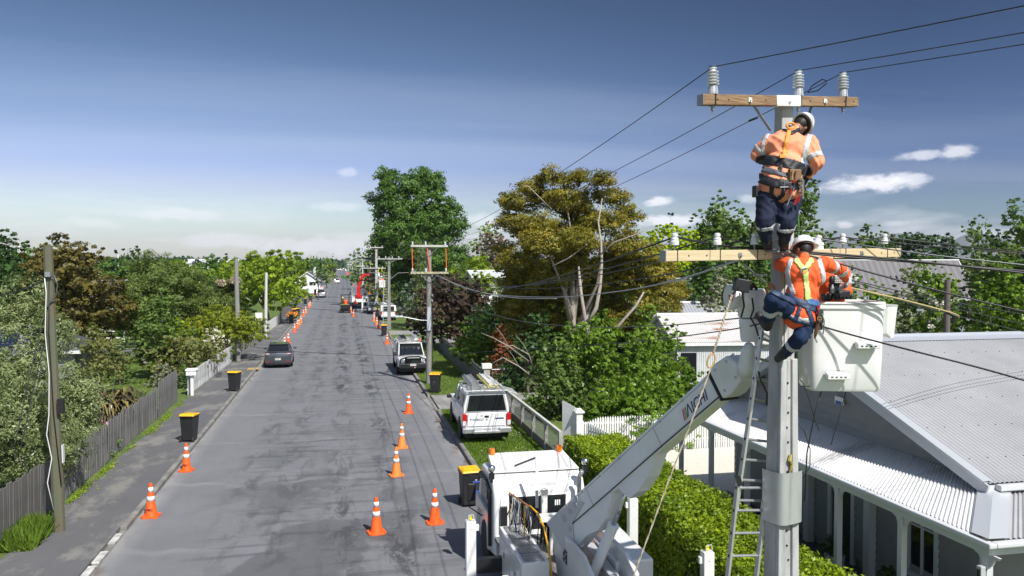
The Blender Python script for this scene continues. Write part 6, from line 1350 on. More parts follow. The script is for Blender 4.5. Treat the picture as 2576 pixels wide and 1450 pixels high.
# T-shaped tool rests behind the cab
for (x0, x1, y, z, sx) in ((3.82, 4.38, 16.1, 2.15, .09), (3.80, 4.38, 15.35, 1.72, 0)):
    r_ = obj('tool_rest', MB().b2(T(x0, y - .15, z), T(x1, y + .15, z + .02)).b2(T(x0, y - .15, z - .07), T(x1, y - .135, z)), M_truck, truck, bev=.006); obj('rest_post', MB().b2(T((x0 + x1) / 2 - .04, y - .02, .9), T((x0 + x1) / 2 + .08, y + .06, z)), M_truck, r_)
    for i in range(6): obj('peg_hole', MB().cyl(T(x0 + .05 + i * .09, y - .05, z + .021), T(x0 + .05 + i * .09, y - .05, z + .024), .014, n=8), M_grey, r_)
obj('whip_post', MB().b2(T(3.98, 16.3, 1.6), T(4.04, 16.34, 2.7)), M_truck, truck)
# chassis, deck, wheels
obj('chassis', MB().b2(T(3.75, 10.2, .55), T(4.65, 18.3, .85)), M_black, truck)
obj('deck', MB().b2(T(3.15, 10.2, .86), T(5.25, 16.6, .94)), mat('deck_plate', (.12, .12, .12), .7, col2=(.20, .19, .17), nscale=4), truck)
def wheel(name, parent, c, r, w, side, rim=None, n=20):
    M = Matrix.Translation(c) @ Matrix.Rotation(math.pi / 2, 4, 'Y')
    ty = obj(name, MB().lathe([(r * .62, -w / 2), (r * .93, -w / 2), (r, -w * .36), (r, w * .36), (r * .93, w / 2), (r * .62, w / 2)], (0, 0, 0), n, M), M_rubber, parent, auto=True)
    obj('rim', MB().lathe([(r * .60, side * w * .30), (r * .64, side * w * .46), (r * .5, side * w * .40), (r * .22, side * w * .30), (r * .18, side * w * .46), (.01, side * w * .46)], (0, 0, 0), n, M), rim or M_alu, ty, auto=True)
    return ty
for x, s_ in ((3.28, -1), (5.1, 1)):
    for y in (17.9, 12.0): wheel('wheel', truck, T(x, y, .46), .46, .26, s_)
obj('wheel_arch', MB().prism([(17.2 - TR.y, .5), (17.3 - TR.y, .98), (17.6 - TR.y, 1.12), (18.3 - TR.y, 1.1), (18.6 - TR.y, .8), (18.7 - TR.y, .5), (18.75 - TR.y, .5), (18.75 - TR.y, 1.3), (17.1 - TR.y, 1.3), (17.1 - TR.y, .5)], -1.11, -1.045, axis='x'), M_truck, truck)
# left tool bin with ribbed lid, right white cabinet
binm = obj('tool_bin', MB().b2(T(3.10, 13.75, .55), T(3.62, 15.85, 1.42)), M_truck, truck, bev=.02)
for i in range(5): obj('lid_tray', MB().b2(T(3.17, 13.83 + i * .40, 1.425), T(3.55, 14.17 + i * .40, 1.437)), mat('tray_liner', (.22, .225, .23), .4, .4, col2=(.36, .36, .36), nscale=6), binm)
obj('bin_door', MB().b2(T(3.085, 13.85, .6), T(3.098, 14.75, 1.3)).b2(T(3.085, 14.82, .6), T(3.098, 15.75, 1.3)), M_truck, binm, bev=.004)
for y in (14.2, 15.2): obj('latch', MB().b2(T(3.07, y, .98), T(3.084, y + .1, 1.08)), M_steel, binm)
cabn = obj('side_cabinet', MB().prism([(12.85 - TR.y, .6), (12.85 - TR.y, 1.68), (15.1 - TR.y, 1.68), (15.3 - TR.y, 1.5), (15.3 - TR.y, .6)], .36, 1.05, axis='x'), M_truck, truck, bev=.03, auto=True)
obj('cabinet_seam', MB().b2(T(4.548, 12.9, 1.2), T(4.556, 15.2, 1.215)), M_black, cabn); obj('handle', MB().tube([T(4.70, 13.1, 1.69), T(4.70, 13.1, 1.77), T(4.70, 13.32, 1.77), T(4.70, 13.32, 1.69)], .014, 6), mat('brass_handle', (.35, .16, .05), .4), cabn)
obj('side_cover', MB().prism([(12.6 - TR.y, .9), (12.6 - TR.y, 1.55), (14.0 - TR.y, 1.62), (14.7 - TR.y, 1.3), (14.7 - TR.y, .9)], .16, .34, axis='x'), M_grey, truck, bev=.02)
# yellow hand rail and hanging cables
yr_ = mat('rail_yellow', (.72, .36, .02), .45)
obj('hand_rail', MB().tube([T(3.30, 15.75, 1.45), T(3.30, 15.75, 2.15)], .017, 8), yr_, truck)
obj('hand_rail', MB().tube([T(3.52, 14.9, 2.1), T(3.62, 14.65, 2.02), T(3.66, 14.3, 1.85), T(3.66, 13.9, 1.45), T(3.66, 13.7, .9)], .02, 8), yr_, truck, smooth=True)
obj('hand_rail', MB().tube([T(3.30, 15.75, 2.12), T(3.52, 14.9, 2.08)], .017, 8), mat('rust_rail', (.33, .13, .05), .7), truck)
obj('hand_rail', MB().tube([T(3.46, 15.1, 1.45), T(3.46, 15.1, 2.05)], .016, 8), yr_, truck)
rr = random.Random(4); cb = MB(); cw = MB()
for i in range(46):
    f = rr.uniform(0, 1); p = T(3.31, 15.7, 2.1).lerp(T(3.54, 14.9, 2.05), f) + Vector((rr.uniform(-.05, .05), 0, .02)); l = rr.uniform(.35, .75)
    (cb if i % 2 else cw).tube([p, p + Vector((rr.uniform(-.06, .06), -.03, -l * .5)), p + Vector((rr.uniform(-.1, .1), -.05, -l))], .009, 5)
obj('hanging_cables', cb, M_black, truck, kind='stuff'); obj('hanging_leads', cw, mat('lead_grey', (.5, .49, .46), .5), truck, kind='stuff')
cb = MB()
for i in range(30):
    p = T(3.85 + rr.uniform(0, .5), 15.5 + rr.uniform(-.1, .1), 1.68); cb.tube([p, p - Vector((rr.uniform(-.05, .05), 0, rr.uniform(.3, .7)))], .012, 5)
obj('hanging_cables', cb, M_black, truck, kind='stuff')
for i, (x, y) in enumerate([(4.12, 14.85), (4.22, 14.95)]):
    obj('stacked_insulator', MB().lathe([(.02, 0)] + [(r_, .02 + k * .045 + dz) for k in range(8) for r_, dz in ((.03, 0), (.075, .008), (.03, .022))] + [(.02, .42)], T(x, y, .95), 12), M_porc if i else M_black, truck)
for x, h in ((4.33, 1.72), (4.41, 1.62)): obj('orange_cover', MB().tube([T(x, 14.9, .95), T(x, 14.9, h)], .055, 8), mat('cover_orange', (.78, .13, .03), .5), truck)
cb = MB()
for k in range(5): 
    c = T(4.36, 14.4 + k * .02, 1.0 + k * .03); cb.tube([c + Vector((math.cos(a) * (.2 + .02 * k), math.sin(a) * .17, .02 * math.sin(a * 3))) for a in np.linspace(0, 6.28, 18)], .012, 5, cap=False)
obj('coiled_hose', cb, M_black, truck)
obj('coiled_rope', MB().tube([T(4.06, 16.05, 2.16) + Vector((math.cos(a) * .09, -.15, math.sin(a) * .09 - .12)) for a in np.linspace(0, 12.5, 34)], .010, 5), mat('rope_white', (.6, .6, .55), .8), truck)
obj('lime_hose', MB().tube([T(4.45, 15.5, 1.75), T(4.5, 15.35, 1.9), T(4.62, 15.2, 1.75)], .022, 6), mat('lime_hose', (.45, .60, .08), .5), truck, smooth=True)
obj('plywood_box', MB().b2(T(4.05, 13.3, .95), T(4.3, 14.2, 1.22)), mat('plywood', (.42, .30, .15), .8), truck)
# outriggers: beams out, tall white jack posts with small yellow window caps
for (x, y, z1) in ((2.46, 15.55, 1.68), (6.12, 16.2, 1.72), (2.55, 12.6, 1.60), (6.30, 12.95, 1.70)):
    j = obj('outrigger', MB().b2(T(x - .10, y - .09, .12), T(x + .10, y + .09, z1)), M_truck, truck, bev=.015); s_ = 1 if x > 4 else -1
    obj('jack_foot', MB().cyl(T(x, y, 0.0 if s_ < 0 else .12), T(x, y, .05 if s_ < 0 else .16), .2, n=12), M_steel, j); obj('beam', MB().b2(T(x - s_ * .1, y - .08, .62), T(4.2, y + .08, .90)), M_black if y < 16 else M_truck, j)
    obj('indicator', MB().box(T(x, y, z1 + .05), (.06, .06, .06)), mat('indicator_yellow', (.72, .68, .03), .4), j); obj('indicator_guard', MB().tube([T(x - .06, y - .07, z1), T(x - .045, y - .07, z1 + .13), T(x + .045, y - .07, z1 + .13), T(x + .06, y - .07, z1)], .007, 5), M_white, j)
    obj('valve', MB().box(T(x + .13 * (1 if s_ < 0 else -1), y, z1 - .15), (.07, .08, .12)).cyl(T(x, y - .1, z1 - .14), T(x, y - .08, z1 - .14), .02, n=8), M_white, j, bev=.01)
# turret and boom
obj('turntable', MB().cyl(T(4.3, 13.6, .94), T(4.3, 13.6, 1.1), .45, n=20), M_grey, truck)
BA, BB = TP(1428, 1305, 14.4), TP(1822, 955, 11.2)
ax = (BB - BA).normalized(); side = ax.cross(Vector((0, 0, 1))).normalized(); upv = side.cross(ax).normalized()
BM = Matrix((side, ax, upv)).transposed().to_4x4(); BM.translation = BA; BM = BM @ Matrix.Diagonal((-1, 1, 1, 1)); BL = (BB - BA).length
hl = .40
boom = obj('boom', MB().b2((-.145, -.30, -hl / 2 - .03), (.145, BL + .02, hl / 2 - .03), BM), M_lift, truck, bev=.02)
obj('boom_seam', MB().b2((-.149, -.2, hl / 2 - .082), (.149, BL, hl / 2 - .076), BM), mat('seam_grey', (.18, .185, .19), .5), boom)
for k in range(9): obj('seam_bolt', MB().b2((-.158, .3 + k * .62, hl / 2 - .092), (-.147, .36 + k * .62, hl / 2 - .066), BM), M_grey, boom)
# deepened lower section and brackets
def bprism(poly, x0, x1): return MB().prism([(a, b) for a, b in poly], x0, x1, BM, 'x')
obj('boom_gusset', bprism([(1.2, -.22), (3.0, -.22), (2.62, -.42), (2.25, -.50), (2.0, -.50), (1.85, -.25)], -.13, .13), M_lift, boom)
obj('cylinder_bracket', bprism([(-.25, -.22), (1.7, -.22), (1.2, -.50), (.9, -.58), (.55, -.52), (-.1, -.60), (-.25, -.50)], -.135, .135), M_lift, boom)
obj('pivot_plate', bprism([(-.45, .14), (.1, .15), (.70, .08), (.85, -.05), (.3, -.20), (.05, -.62), (-.22, -.60)], -.170, -.147), mat('plate_grey', (.52, .53, .55), .35, coat=.4), boom, bev=.006)
for (a, b, r_) in ((.15, -.02, .07), (.40, .0, .05), (.62, .02, .05), (.2, -.25, .045), (.72, .10, .05)): obj('plate_boss', MB().cyl(BM @ Vector((-.182, a, b)), BM @ Vector((-.169, a, b)), r_, n=16), M_grey, boom)
pl_ = obj('turret', MB().prism([(-.3, .95), (-2.4, .95), (-2.4, 1.75), (-1.9, 1.93), (-.25, 1.90), (-.02, 1.88), (.10, 1.78), (.08, 1.62), (-.12, 1.35)], -.32, -.25, Matrix.Translation((0, 0, 0)), 'x'), M_truck, truck, bev=.015)
obj('turret_plate', MB().prism([(-.3, .95), (-2.4, .95), (-2.4, 1.75), (-1.9, 1.93), (-.25, 1.90), (-.02, 1.88), (.10, 1.78), (.08, 1.62), (-.12, 1.35)], .42, .50, axis='x'), M_truck, truck, bev=.02)
obj('pivot_pin', MB().cyl(T(3.88, 14.45, 1.76), T(3.85, 14.45, 1.76), .05, n=12), M_steel, pl_)
obj('data_plate', MB().b2(T(3.872, 13.52, 1.42), T(3.879, 13.78, 1.66)), mat('decal_dark', (.03, .035, .06), .5), pl_)
for (a, b) in ((13.56, 1.60), (13.67, 1.52), (13.60, 1.47), (13.72, 1.62)): obj('plate_mark', MB().b2(T(3.868, a, b - .02), T(3.871, a + .05, b + .012)), M_white, pl_)
def cyl2(p, q, r, rr_, f, name='lift_cylinder'):
    c = obj(name, MB().cyl(p, p.lerp(q, f), r, n=16).cyl(p.lerp(q, f * .97), p.lerp(q, f * .975 + .01), r * 1.12, n=16), M_lift, truck, smooth=False, auto=True); obj('piston_rod', MB().cyl(p.lerp(q, f), q, rr_, n=12), M_chrome, c, smooth=True); return c
cyl2(TP(1494, 1440, 13.6), TP(1586, 1216, 13.0), .095, .042, .55)
cyl2(TP(1462, 1372, 14.0), TP(1496, 1288, 13.8), .05, .022, .62, 'levelling_cylinder')
# lettering on the boom's side: four stripes and AICHI
def text(body, parent, M, size, m, name='lettering', extrude=.002, shear=0, space=1.0, scale=(1, 1), align='CENTER'):
    cu = bpy.data.curves.new(name, 'FONT'); cu.body = body; cu.size = size; cu.extrude = extrude; cu.align_x = align; cu.align_y = 'CENTER'; cu.shear = shear; cu.space_character = space; cu.offset = size * .012
    o = bpy.data.objects.new(name, cu); COL.objects.link(o); dg = bpy.context.evaluated_depsgraph_get(); me = bpy.data.meshes.new_from_object(o.evaluated_get(dg)); bpy.data.objects.remove(o); me.name = name
    me.transform(M @ Matrix.Diagonal((scale[0], scale[1], 1, 1))); me.materials.clear(); me.materials.append(m)
    return obj(name, me, None, parent)
LB = Matrix(((0, 0, -1, -.1495), (1, 0, 0, BL - .56), (0, 1, 0, -.06), (0, 0, 0, 1)))
M_navy = mat('lettering_navy', (.015, .025, .12), .4)
obj('decal_ground', MB().b2((-.1485, BL - .92, -.17), (-.1460, BL - .26, .05), BM), mat('decal_white', (.72, .72, .72), .4), boom)
text('\u039bICHI', boom, BM @ LB, .20, M_navy, shear=.3, scale=(1, 1.05))
for i, c in enumerate(((.55, .04, .03), (.5, .2, .08), (.05, .35, .12))): obj('colour_stripe', MB().add([(-.1500, BL - .92 + i * .035, -.14), (-.1500, BL - .895 + i * .035, -.14), (-.1500, BL - .835 + i * .035, .02), (-.1500, BL - .86 + i * .035, .02)], [(0, 1, 2, 3)], BM), mat(f'stripe_{"red orange green".split()[i]}', c, .5), boom)
obj('boom_hose', MB().tube([BM @ Vector((-.155, .2, -.20)), BM @ Vector((-.16, 1.6, -.205)), BM @ Vector((-.158, 3.2, -.20)), BM @ Vector((-.16, BL - .1, -.21))], .010, 6), M_black, boom)
obj('weld_line', MB().b2((-.149, BL - 1.6, -hl / 2 - .02), (-.146, BL - 1.585, hl / 2 - .09), BM).b2((-.149, 1.05, -hl / 2 - .02), (-.146, 1.065, hl / 2 - .09), BM), M_grey, boom)
# elbow housing, knuckle and jib column to the bucket
el_ = obj('elbow_housing', MB().prism([(BL - .06, -.27), (BL + .10, -.29), (BL + .40, -.24), (BL + .48, -.02), (BL + .38, .17), (BL + .08, .21), (BL - .04, .17)], -.17, .17, BM, 'x'), M_truck, truck, bev=.03, auto=True)
for a, b in ((BL + .06, -.20), (BL + .08, .12), (BL + .34, -.16), (BL + .33, .1)): obj('bolt', MB().cyl(BM @ Vector((-.180, a, b)), BM @ Vector((-.169, a, b)), .020, n=8), M_grey, el_)
obj('rubber_lip', MB().prism([(BL - .10, -.28), (BL - .065, -.285), (BL - .045, .185), (BL - .08, .185)], -.172, .172, BM, 'x'), M_black, el_)
q0, q1 = TP(1878, 940, 10.75), TP(1884, 866, 10.55)
obj('knuckle_cover', MB().tube([q0, q0.lerp(q1, .35), q0.lerp(q1, .8), q1], [.13, .125, .09, .05], 14), M_truck, truck, smooth=True)
c0 = TP(1893, 868, 10.75)
def col(z0y, z1y, w0, w1, name='jib_column', n=None):
    a, b = TP(1893, z0y, 10.72), TP(1890, z1y, 10.72); return obj(name, MB().tube([a, a.lerp(b, .08), a.lerp(b, .92), b], [w0 * .92, w0, w1, w1 * .92], 18), M_truck, truck, auto=True)
col(858, 800, .155, .165); col(797, 728, .195, .18, 'rotator_housing'); obj('column_band', MB().cyl(TP(1893, 799, 10.72), TP(1893, 796, 10.72), .17, n=16), M_black, truck)
obj('winch_end', MB().cyl(TP(1842, 748, 10.6) + Vector((-.06, 0, 0)), TP(1842, 748, 10.6) + Vector((.06, 0, 0)), .17, n=20).box(TP(1858, 748, 10.65), (.12, .14, .24)), M_truck, truck, bev=.03)
obj('winch_tag', MB().tube([TP(1834, 742, 10.4), TP(1836, 756, 10.4), TP(1841, 758, 10.4), TP(1844, 744, 10.4)], .010, 5), mat('tag_red', (.5, .1, .08), .5), truck)
obj('jib_arm', MB().beam(TP(1905, 850, 10.75), TP(2060, 850, 10.95), .2, .24), M_truck, truck, bev=.03)
obj('shade_hood', MB().beam(TP(1872, 692, 10.8), TP(1926, 692, 10.8), .12, .02), mat('hood_dark', (.06, .07, .08), .5), truck)
# bucket
BK0 = TP(2110, 871, 10.55); BKM = Matrix.Translation(BK0) @ Matrix.Rotation(-D2R(16), 4, 'Z')
def bucket_shell():
    mb = MB(); hw, hd = .465, .36
    rings = []
    for (z, f, g_) in ((-.56, .92, .80), (-.52, .97, .86), (-.1, .99, .94), (.50, 1.0, 1.0), (.52, 1.05, 1.06), (.57, 1.05, 1.06), (.57, .97, .95), (-.48, .90, .80)):
        r = []
        for k in range(28):
            a = 2 * math.pi * k / 28; c_, s_ = math.cos(a), math.sin(a); e = .20
            x = hw * f * math.copysign(abs(c_) ** e, c_); y = hd * g_ * math.copysign(abs(s_) ** e, s_)
            r.append((x, y - (0 if z > -.2 else 0), z))
        rings.append(r)
    vs = [v for r in rings for v in r]; fs = []
    for i in range(len(rings) - 1):
        for k in range(28): fs.append((i * 28 + k, i * 28 + (k + 1) % 28, (i + 1) * 28 + (k + 1) % 28, (i + 1) * 28 + k))
    fs.append(tuple(range(27, -1, -1))); fs.append(tuple((len(rings) - 1) * 28 + k for k in range(28))); return mb.add(vs, fs, BKM)
bk = obj('bucket', bucket_shell(), mat('bucket_white', (.80, .80, .78), .30, col2=(.70, .70, .67), nscale=1.8, coat=.45, lo=.5, hi=.8), truck, auto=True)
for (x, z) in ((.22, .06), (-.14, -.34)):
    yb = -.36 * (1.0 if z > 0 else .95) - .006
    obj('foot_step', MB().add([(x - .14, yb, z - .055), (x + .14, yb, z - .055), (x + .14, yb - .11, z - .045), (x - .14, yb - .11, z - .045), (x - .14, yb, z + .045), (x + .14, yb, z + .045), (x + .14, yb - .11, z + .02), (x - .14, yb - .11, z + .02)], [(0, 1, 2, 3), (4, 7, 6, 5), (3, 2, 6, 7), (0, 3, 7, 4), (1, 5, 6, 2)], BKM), M_white, bk, bev=.008)
    for k in range(4): obj('step_slot', MB().b2((x - .10 + k * .055, yb - .113, z - .02), (x - .075 + k * .055, yb - .108, z - .005), BKM), M_black, bk)
obj('liner_lip', MB().tube([BKM @ Vector((.465 * 1.03 * math.copysign(abs(math.cos(a)) ** .28, math.cos(a)), .36 * 1.04 * math.copysign(abs(math.sin(a)) ** .28, math.sin(a)), .585)) for a in np.linspace(.001, 6.284, 29)], .022, 6, cap=False), mat('lip_cream', (.62, .61, .57), .5), bk, smooth=True)
obj('small_bucket', MB().lathe([(.12, -.22), (.16, .2), (.17, .22)], BKM @ Vector((.68, .25, .32)), 16), M_white, bk)
# controls and tool block by the bucket rim
cbk = obj('control_block', MB().box(TP(2112, 742, 10.35), (.24, .14, .12)).box(TP(2100, 724, 10.35), (.14, .1, .12)).box(TP(2080, 748, 10.35), (.12, .1, .1)), M_black, truck, bev=.02)
for k in range(8): obj('control_knob', MB().cyl(TP(2078 + k * 9, 746, 10.22), TP(2078 + k * 9, 752, 10.22), .018, n=8), M_black, cbk)
for k in range(2): obj('grey_bottle', MB().tube([TP(2094 + k * 20, 738, 10.25), TP(2094 + k * 20, 728, 10.25), TP(2094 + k * 20, 716, 10.25)], [.02, .024, .008], 8), mat('grey_bottle', (.35, .38, .42), .4), cbk)
pb = obj('perforated_box', MB().beam(TP(2098, 703, 10.3), TP(2122, 703, 10.3), .06, .10), mat('box_cream', (.60, .60, .56), .5), truck, bev=.006)
for i in range(4):
    for j in range(3): obj('box_hole', MB().box(TP(2101 + i * 6, 697 + j * 6, 10.255), (.010, .006, .014)), M_black, pb)
obj('black_handle', MB().ell(TP(2092, 705, 10.25), (.035, .035, .06)), M_black, truck, smooth=True)
obj('hook', MB().tube([TP(2052, 812, 10.1), TP(2050, 850, 10.1), TP(2056, 862, 10.1)], .012, 6), M_steel, truck)
for k in range(12): obj('jumper_clip', MB().box(TP(1858 + k * 4, 716 + (k % 3) * 5, 10.3), (.03, .03, .05)), M_black, truck)
obj('hydraulic_hose', MB().tube([TP(1870, 725, 10.4), TP(1868, 745, 10.4), TP(1872, 770, 10.4), TP(1864, 800, 10.4)], .012, 6), M_black, truck, smooth=True)
obj('hydraulic_hose', MB().tube([TP(1892, 750, 10.3), TP(1896, 778, 10.3), TP(1888, 800, 10.3), TP(1900, 820, 10.3), TP(1908, 845, 10.3)], .012, 6), M_black, truck, smooth=True)
obj('orange_hose', MB().tube([TP(1932, 822, 9.9), TP(1928, 770, 9.9), TP(1930, 730, 9.9), TP(1938, 714, 9.9), TP(1947, 722, 9.95), TP(1950, 740, 10)], .018, 8), mat('hose_tan', (.42, .17, .06), .6), truck, smooth=True)
obj('hanging_hose', MB().tube([TP(1908, 935, 10.2), TP(1915, 960, 10.2), TP(1930, 990, 10.2), TP(1928, 1020, 10.2)], .014, 6), M_wire, truck, smooth=True)
obj('hanging_hose', MB().tube([TP(2068, 978, 10.3), TP(2050, 1040, 10.3), TP(2030, 1140, 10.3), TP(2024, 1260, 10.3)], .009, 6), M_wire, truck, smooth=True)
obj('hanging_hose', MB().tube([TP(2130, 978, 10.4), TP(2108, 1060, 10.4), TP(2090, 1120, 10.4)], .005, 5), M_wire, truck, smooth=True)

# ------------------------------------------------------------------ people
M_skin = mat('skin', (.42, .23, .155), .55); M_skind = mat('skin_tan', (.30, .15, .09), .55)
M_hair = mat('dark_hair', (.012, .009, .008), .6)
def cloth(name, c, c2, b=.35): return mat(name, c, .8, col2=c2, nscale=4, bump=b, bscale=9, spec=.2)
M_hv1 = cloth('hivis_peach', (.86, .34, .20), (.80, .28, .15)); M_hv2 = cloth('hivis_orange', (.86, .14, .045), (.78, .11, .03)); M_navyc = cloth('navy_cloth', (.014, .018, .038), (.022, .028, .055)); M_blue = cloth('blue_cloth', (.010, .020, .055), (.016, .032, .08))
M_helmet = mat('helmet_white', (.78, .78, .78), .22, coat=.5); M_boot = mat('boot_leather', (.02, .018, .017), .6)
M_harn = mat('harness_black', (.012, .013, .017), .6); M_webg = mat('webbing_green', (.55, .70, .22), .6); M_webo = mat('webbing_orange', (.80, .30, .05), .6); M_webb = mat('webbing_blue', (.02, .04, .09), .6); M_leath = mat('tool_leather', (.20, .11, .055), .7)
def remesh(mb, vox, smooth=6, disp=0.0, seed=1.0):
    me = mb.mesh('tmp', fix=True); o = bpy.data.objects.new('tmp', me); COL.objects.link(o)
    r = o.modifiers.new('r', 'REMESH'); r.mode = 'VOXEL'; r.voxel_size = vox
    s = o.modifiers.new('s', 'SMOOTH'); s.factor = .6; s.iterations = smooth
    dg = bpy.context.evaluated_depsgraph_get(); m = bpy.data.meshes.new_from_object(o.evaluated_get(dg)); bpy.data.objects.remove(o)
    if disp:
        n = len(m.vertices); co = np.empty(n * 3); m.vertices.foreach_get('co', co); co = co.reshape(-1, 3); no = np.empty(n * 3); m.vertices.foreach_get('normal', no); no = no.reshape(-1, 3)
        w = np.sin(co[:, 0] * 38 + 2.2 * np.sin(co[:, 2] * 21 + seed)) * np.sin(co[:, 2] * 26 + 2.0 * np.sin(co[:, 0] * 17 + seed * 2)) + 1.1 * (1 - 2.2 * np.abs(np.sin(co[:, 2] * 19 + 3 * np.sin(co[:, 0] * 11 + seed) + co[:, 0] * 14))) * (.5 + .5 * np.sin(co[:, 0] * 15 + seed))
        co += no * (w * disp)[:, None]; m.vertices.foreach_set('co', co.reshape(-1)); m.update()
    m.polygons.foreach_set('use_smooth', [True] * len(m.polygons)); return m
def shell(src, pred, off, name, m, parent, thick=.006):
    vs = []; fs = []; mp_ = {}
    for p in src.polygons:
        if pred(p.center, p.normal):
            f = []
            for vi in p.vertices:
                if vi not in mp_: mp_[vi] = len(vs); v = src.vertices[vi]; vs.append(v.co + v.normal * off)
                f.append(mp_[vi])
            fs.append(f)
    if not fs: return None
    me = bpy.data.meshes.new(name); me.from_pydata([tuple(v) for v in vs], [], fs); me.polygons.foreach_set('use_smooth', [True] * len(fs)); o = obj(name, me, m, parent)
    s = o.modifiers.new('s', 'SOLIDIFY'); s.thickness = thick; s.offset = -1; return o
def hand(mb, w, tip, palmn, s=1.0, curl=.5):
    """palm and five bent fingers from the wrist w towards tip"""
    w, tip = Vector(w), Vector(tip); f = (tip - w).normalized(); n = Vector(palmn).normalized(); n = (n - f * n.dot(f)).normalized(); a = f.cross(n)
    c = w + f * .055 * s; mb.caps(w, c, .030 * s, .036 * s, 8)
    for k, (off, ln) in enumerate(((-.032, .075), (-.011, .085), (.011, .08), (.031, .062))):
        b = c + a * off * s + f * .02 * s; m1 = b + (f * (1 - curl * .5) + n * curl).normalized() * ln * .5 * s; m2 = m1 + (f * (1 - curl) + n * (curl * 1.4)).normalized() * ln * .5 * s
        mb.caps(b, m1, .0105 * s, .0095 * s, 6); mb.caps(m1, m2, .0095 * s, .008 * s, 6)
    b = w + a * -.028 * s + f * .02 * s; m1 = b + (f * .5 - a * .8 + n * .3).normalized() * .035 * s; m2 = m1 + (f * .8 + n * .5).normalized() * .03 * s; mb.caps(b, m1, .013 * s, .011 * s, 6); mb.caps(m1, m2, .011 * s, .009 * s, 6)
def helmet(parent, c, axis, fwd, r=.133, m=None):
    z = Vector(axis).normalized(); y = (Vector(fwd) - z * Vector(fwd).dot(z)).normalized(); x = y.cross(z); M = Matrix((x, y, z)).transposed().to_4x4(); M.translation = Vector(c)
    M = M @ Matrix.Diagonal((.94, 1.12, 1.0, 1))
    h = obj('helmet', MB().lathe([(r * 1.02, -.005), (r, .02), (r * .96, .055), (r * .82, .098), (r * .55, .130), (r * .25, .145), (.004, .148)], (0, 0, 0), 24, M), m or M_helmet, parent, smooth=True)
    obj('brim', MB().lathe([(r * .98, .004), (r * 1.16, -.008), (r * 1.17, -.014), (r * .98, -.006)], (0, .012, 0), 24, M), m or M_helmet, h, smooth=True)
    obj('ridge', MB().tube([M @ Vector((0, -.10, .088)), M @ Vector((0, -.05, .130)), M @ Vector((0, 0, .150)), M @ Vector((0, .05, .130)), M @ Vector((0, .10, .088))], .014, 6), m or M_helmet, h, smooth=True)
    obj('headband', MB().lathe([(r * .93, -.03), (r * .93, .0)], (0, 0, 0), 20, M), M_black, h); return h
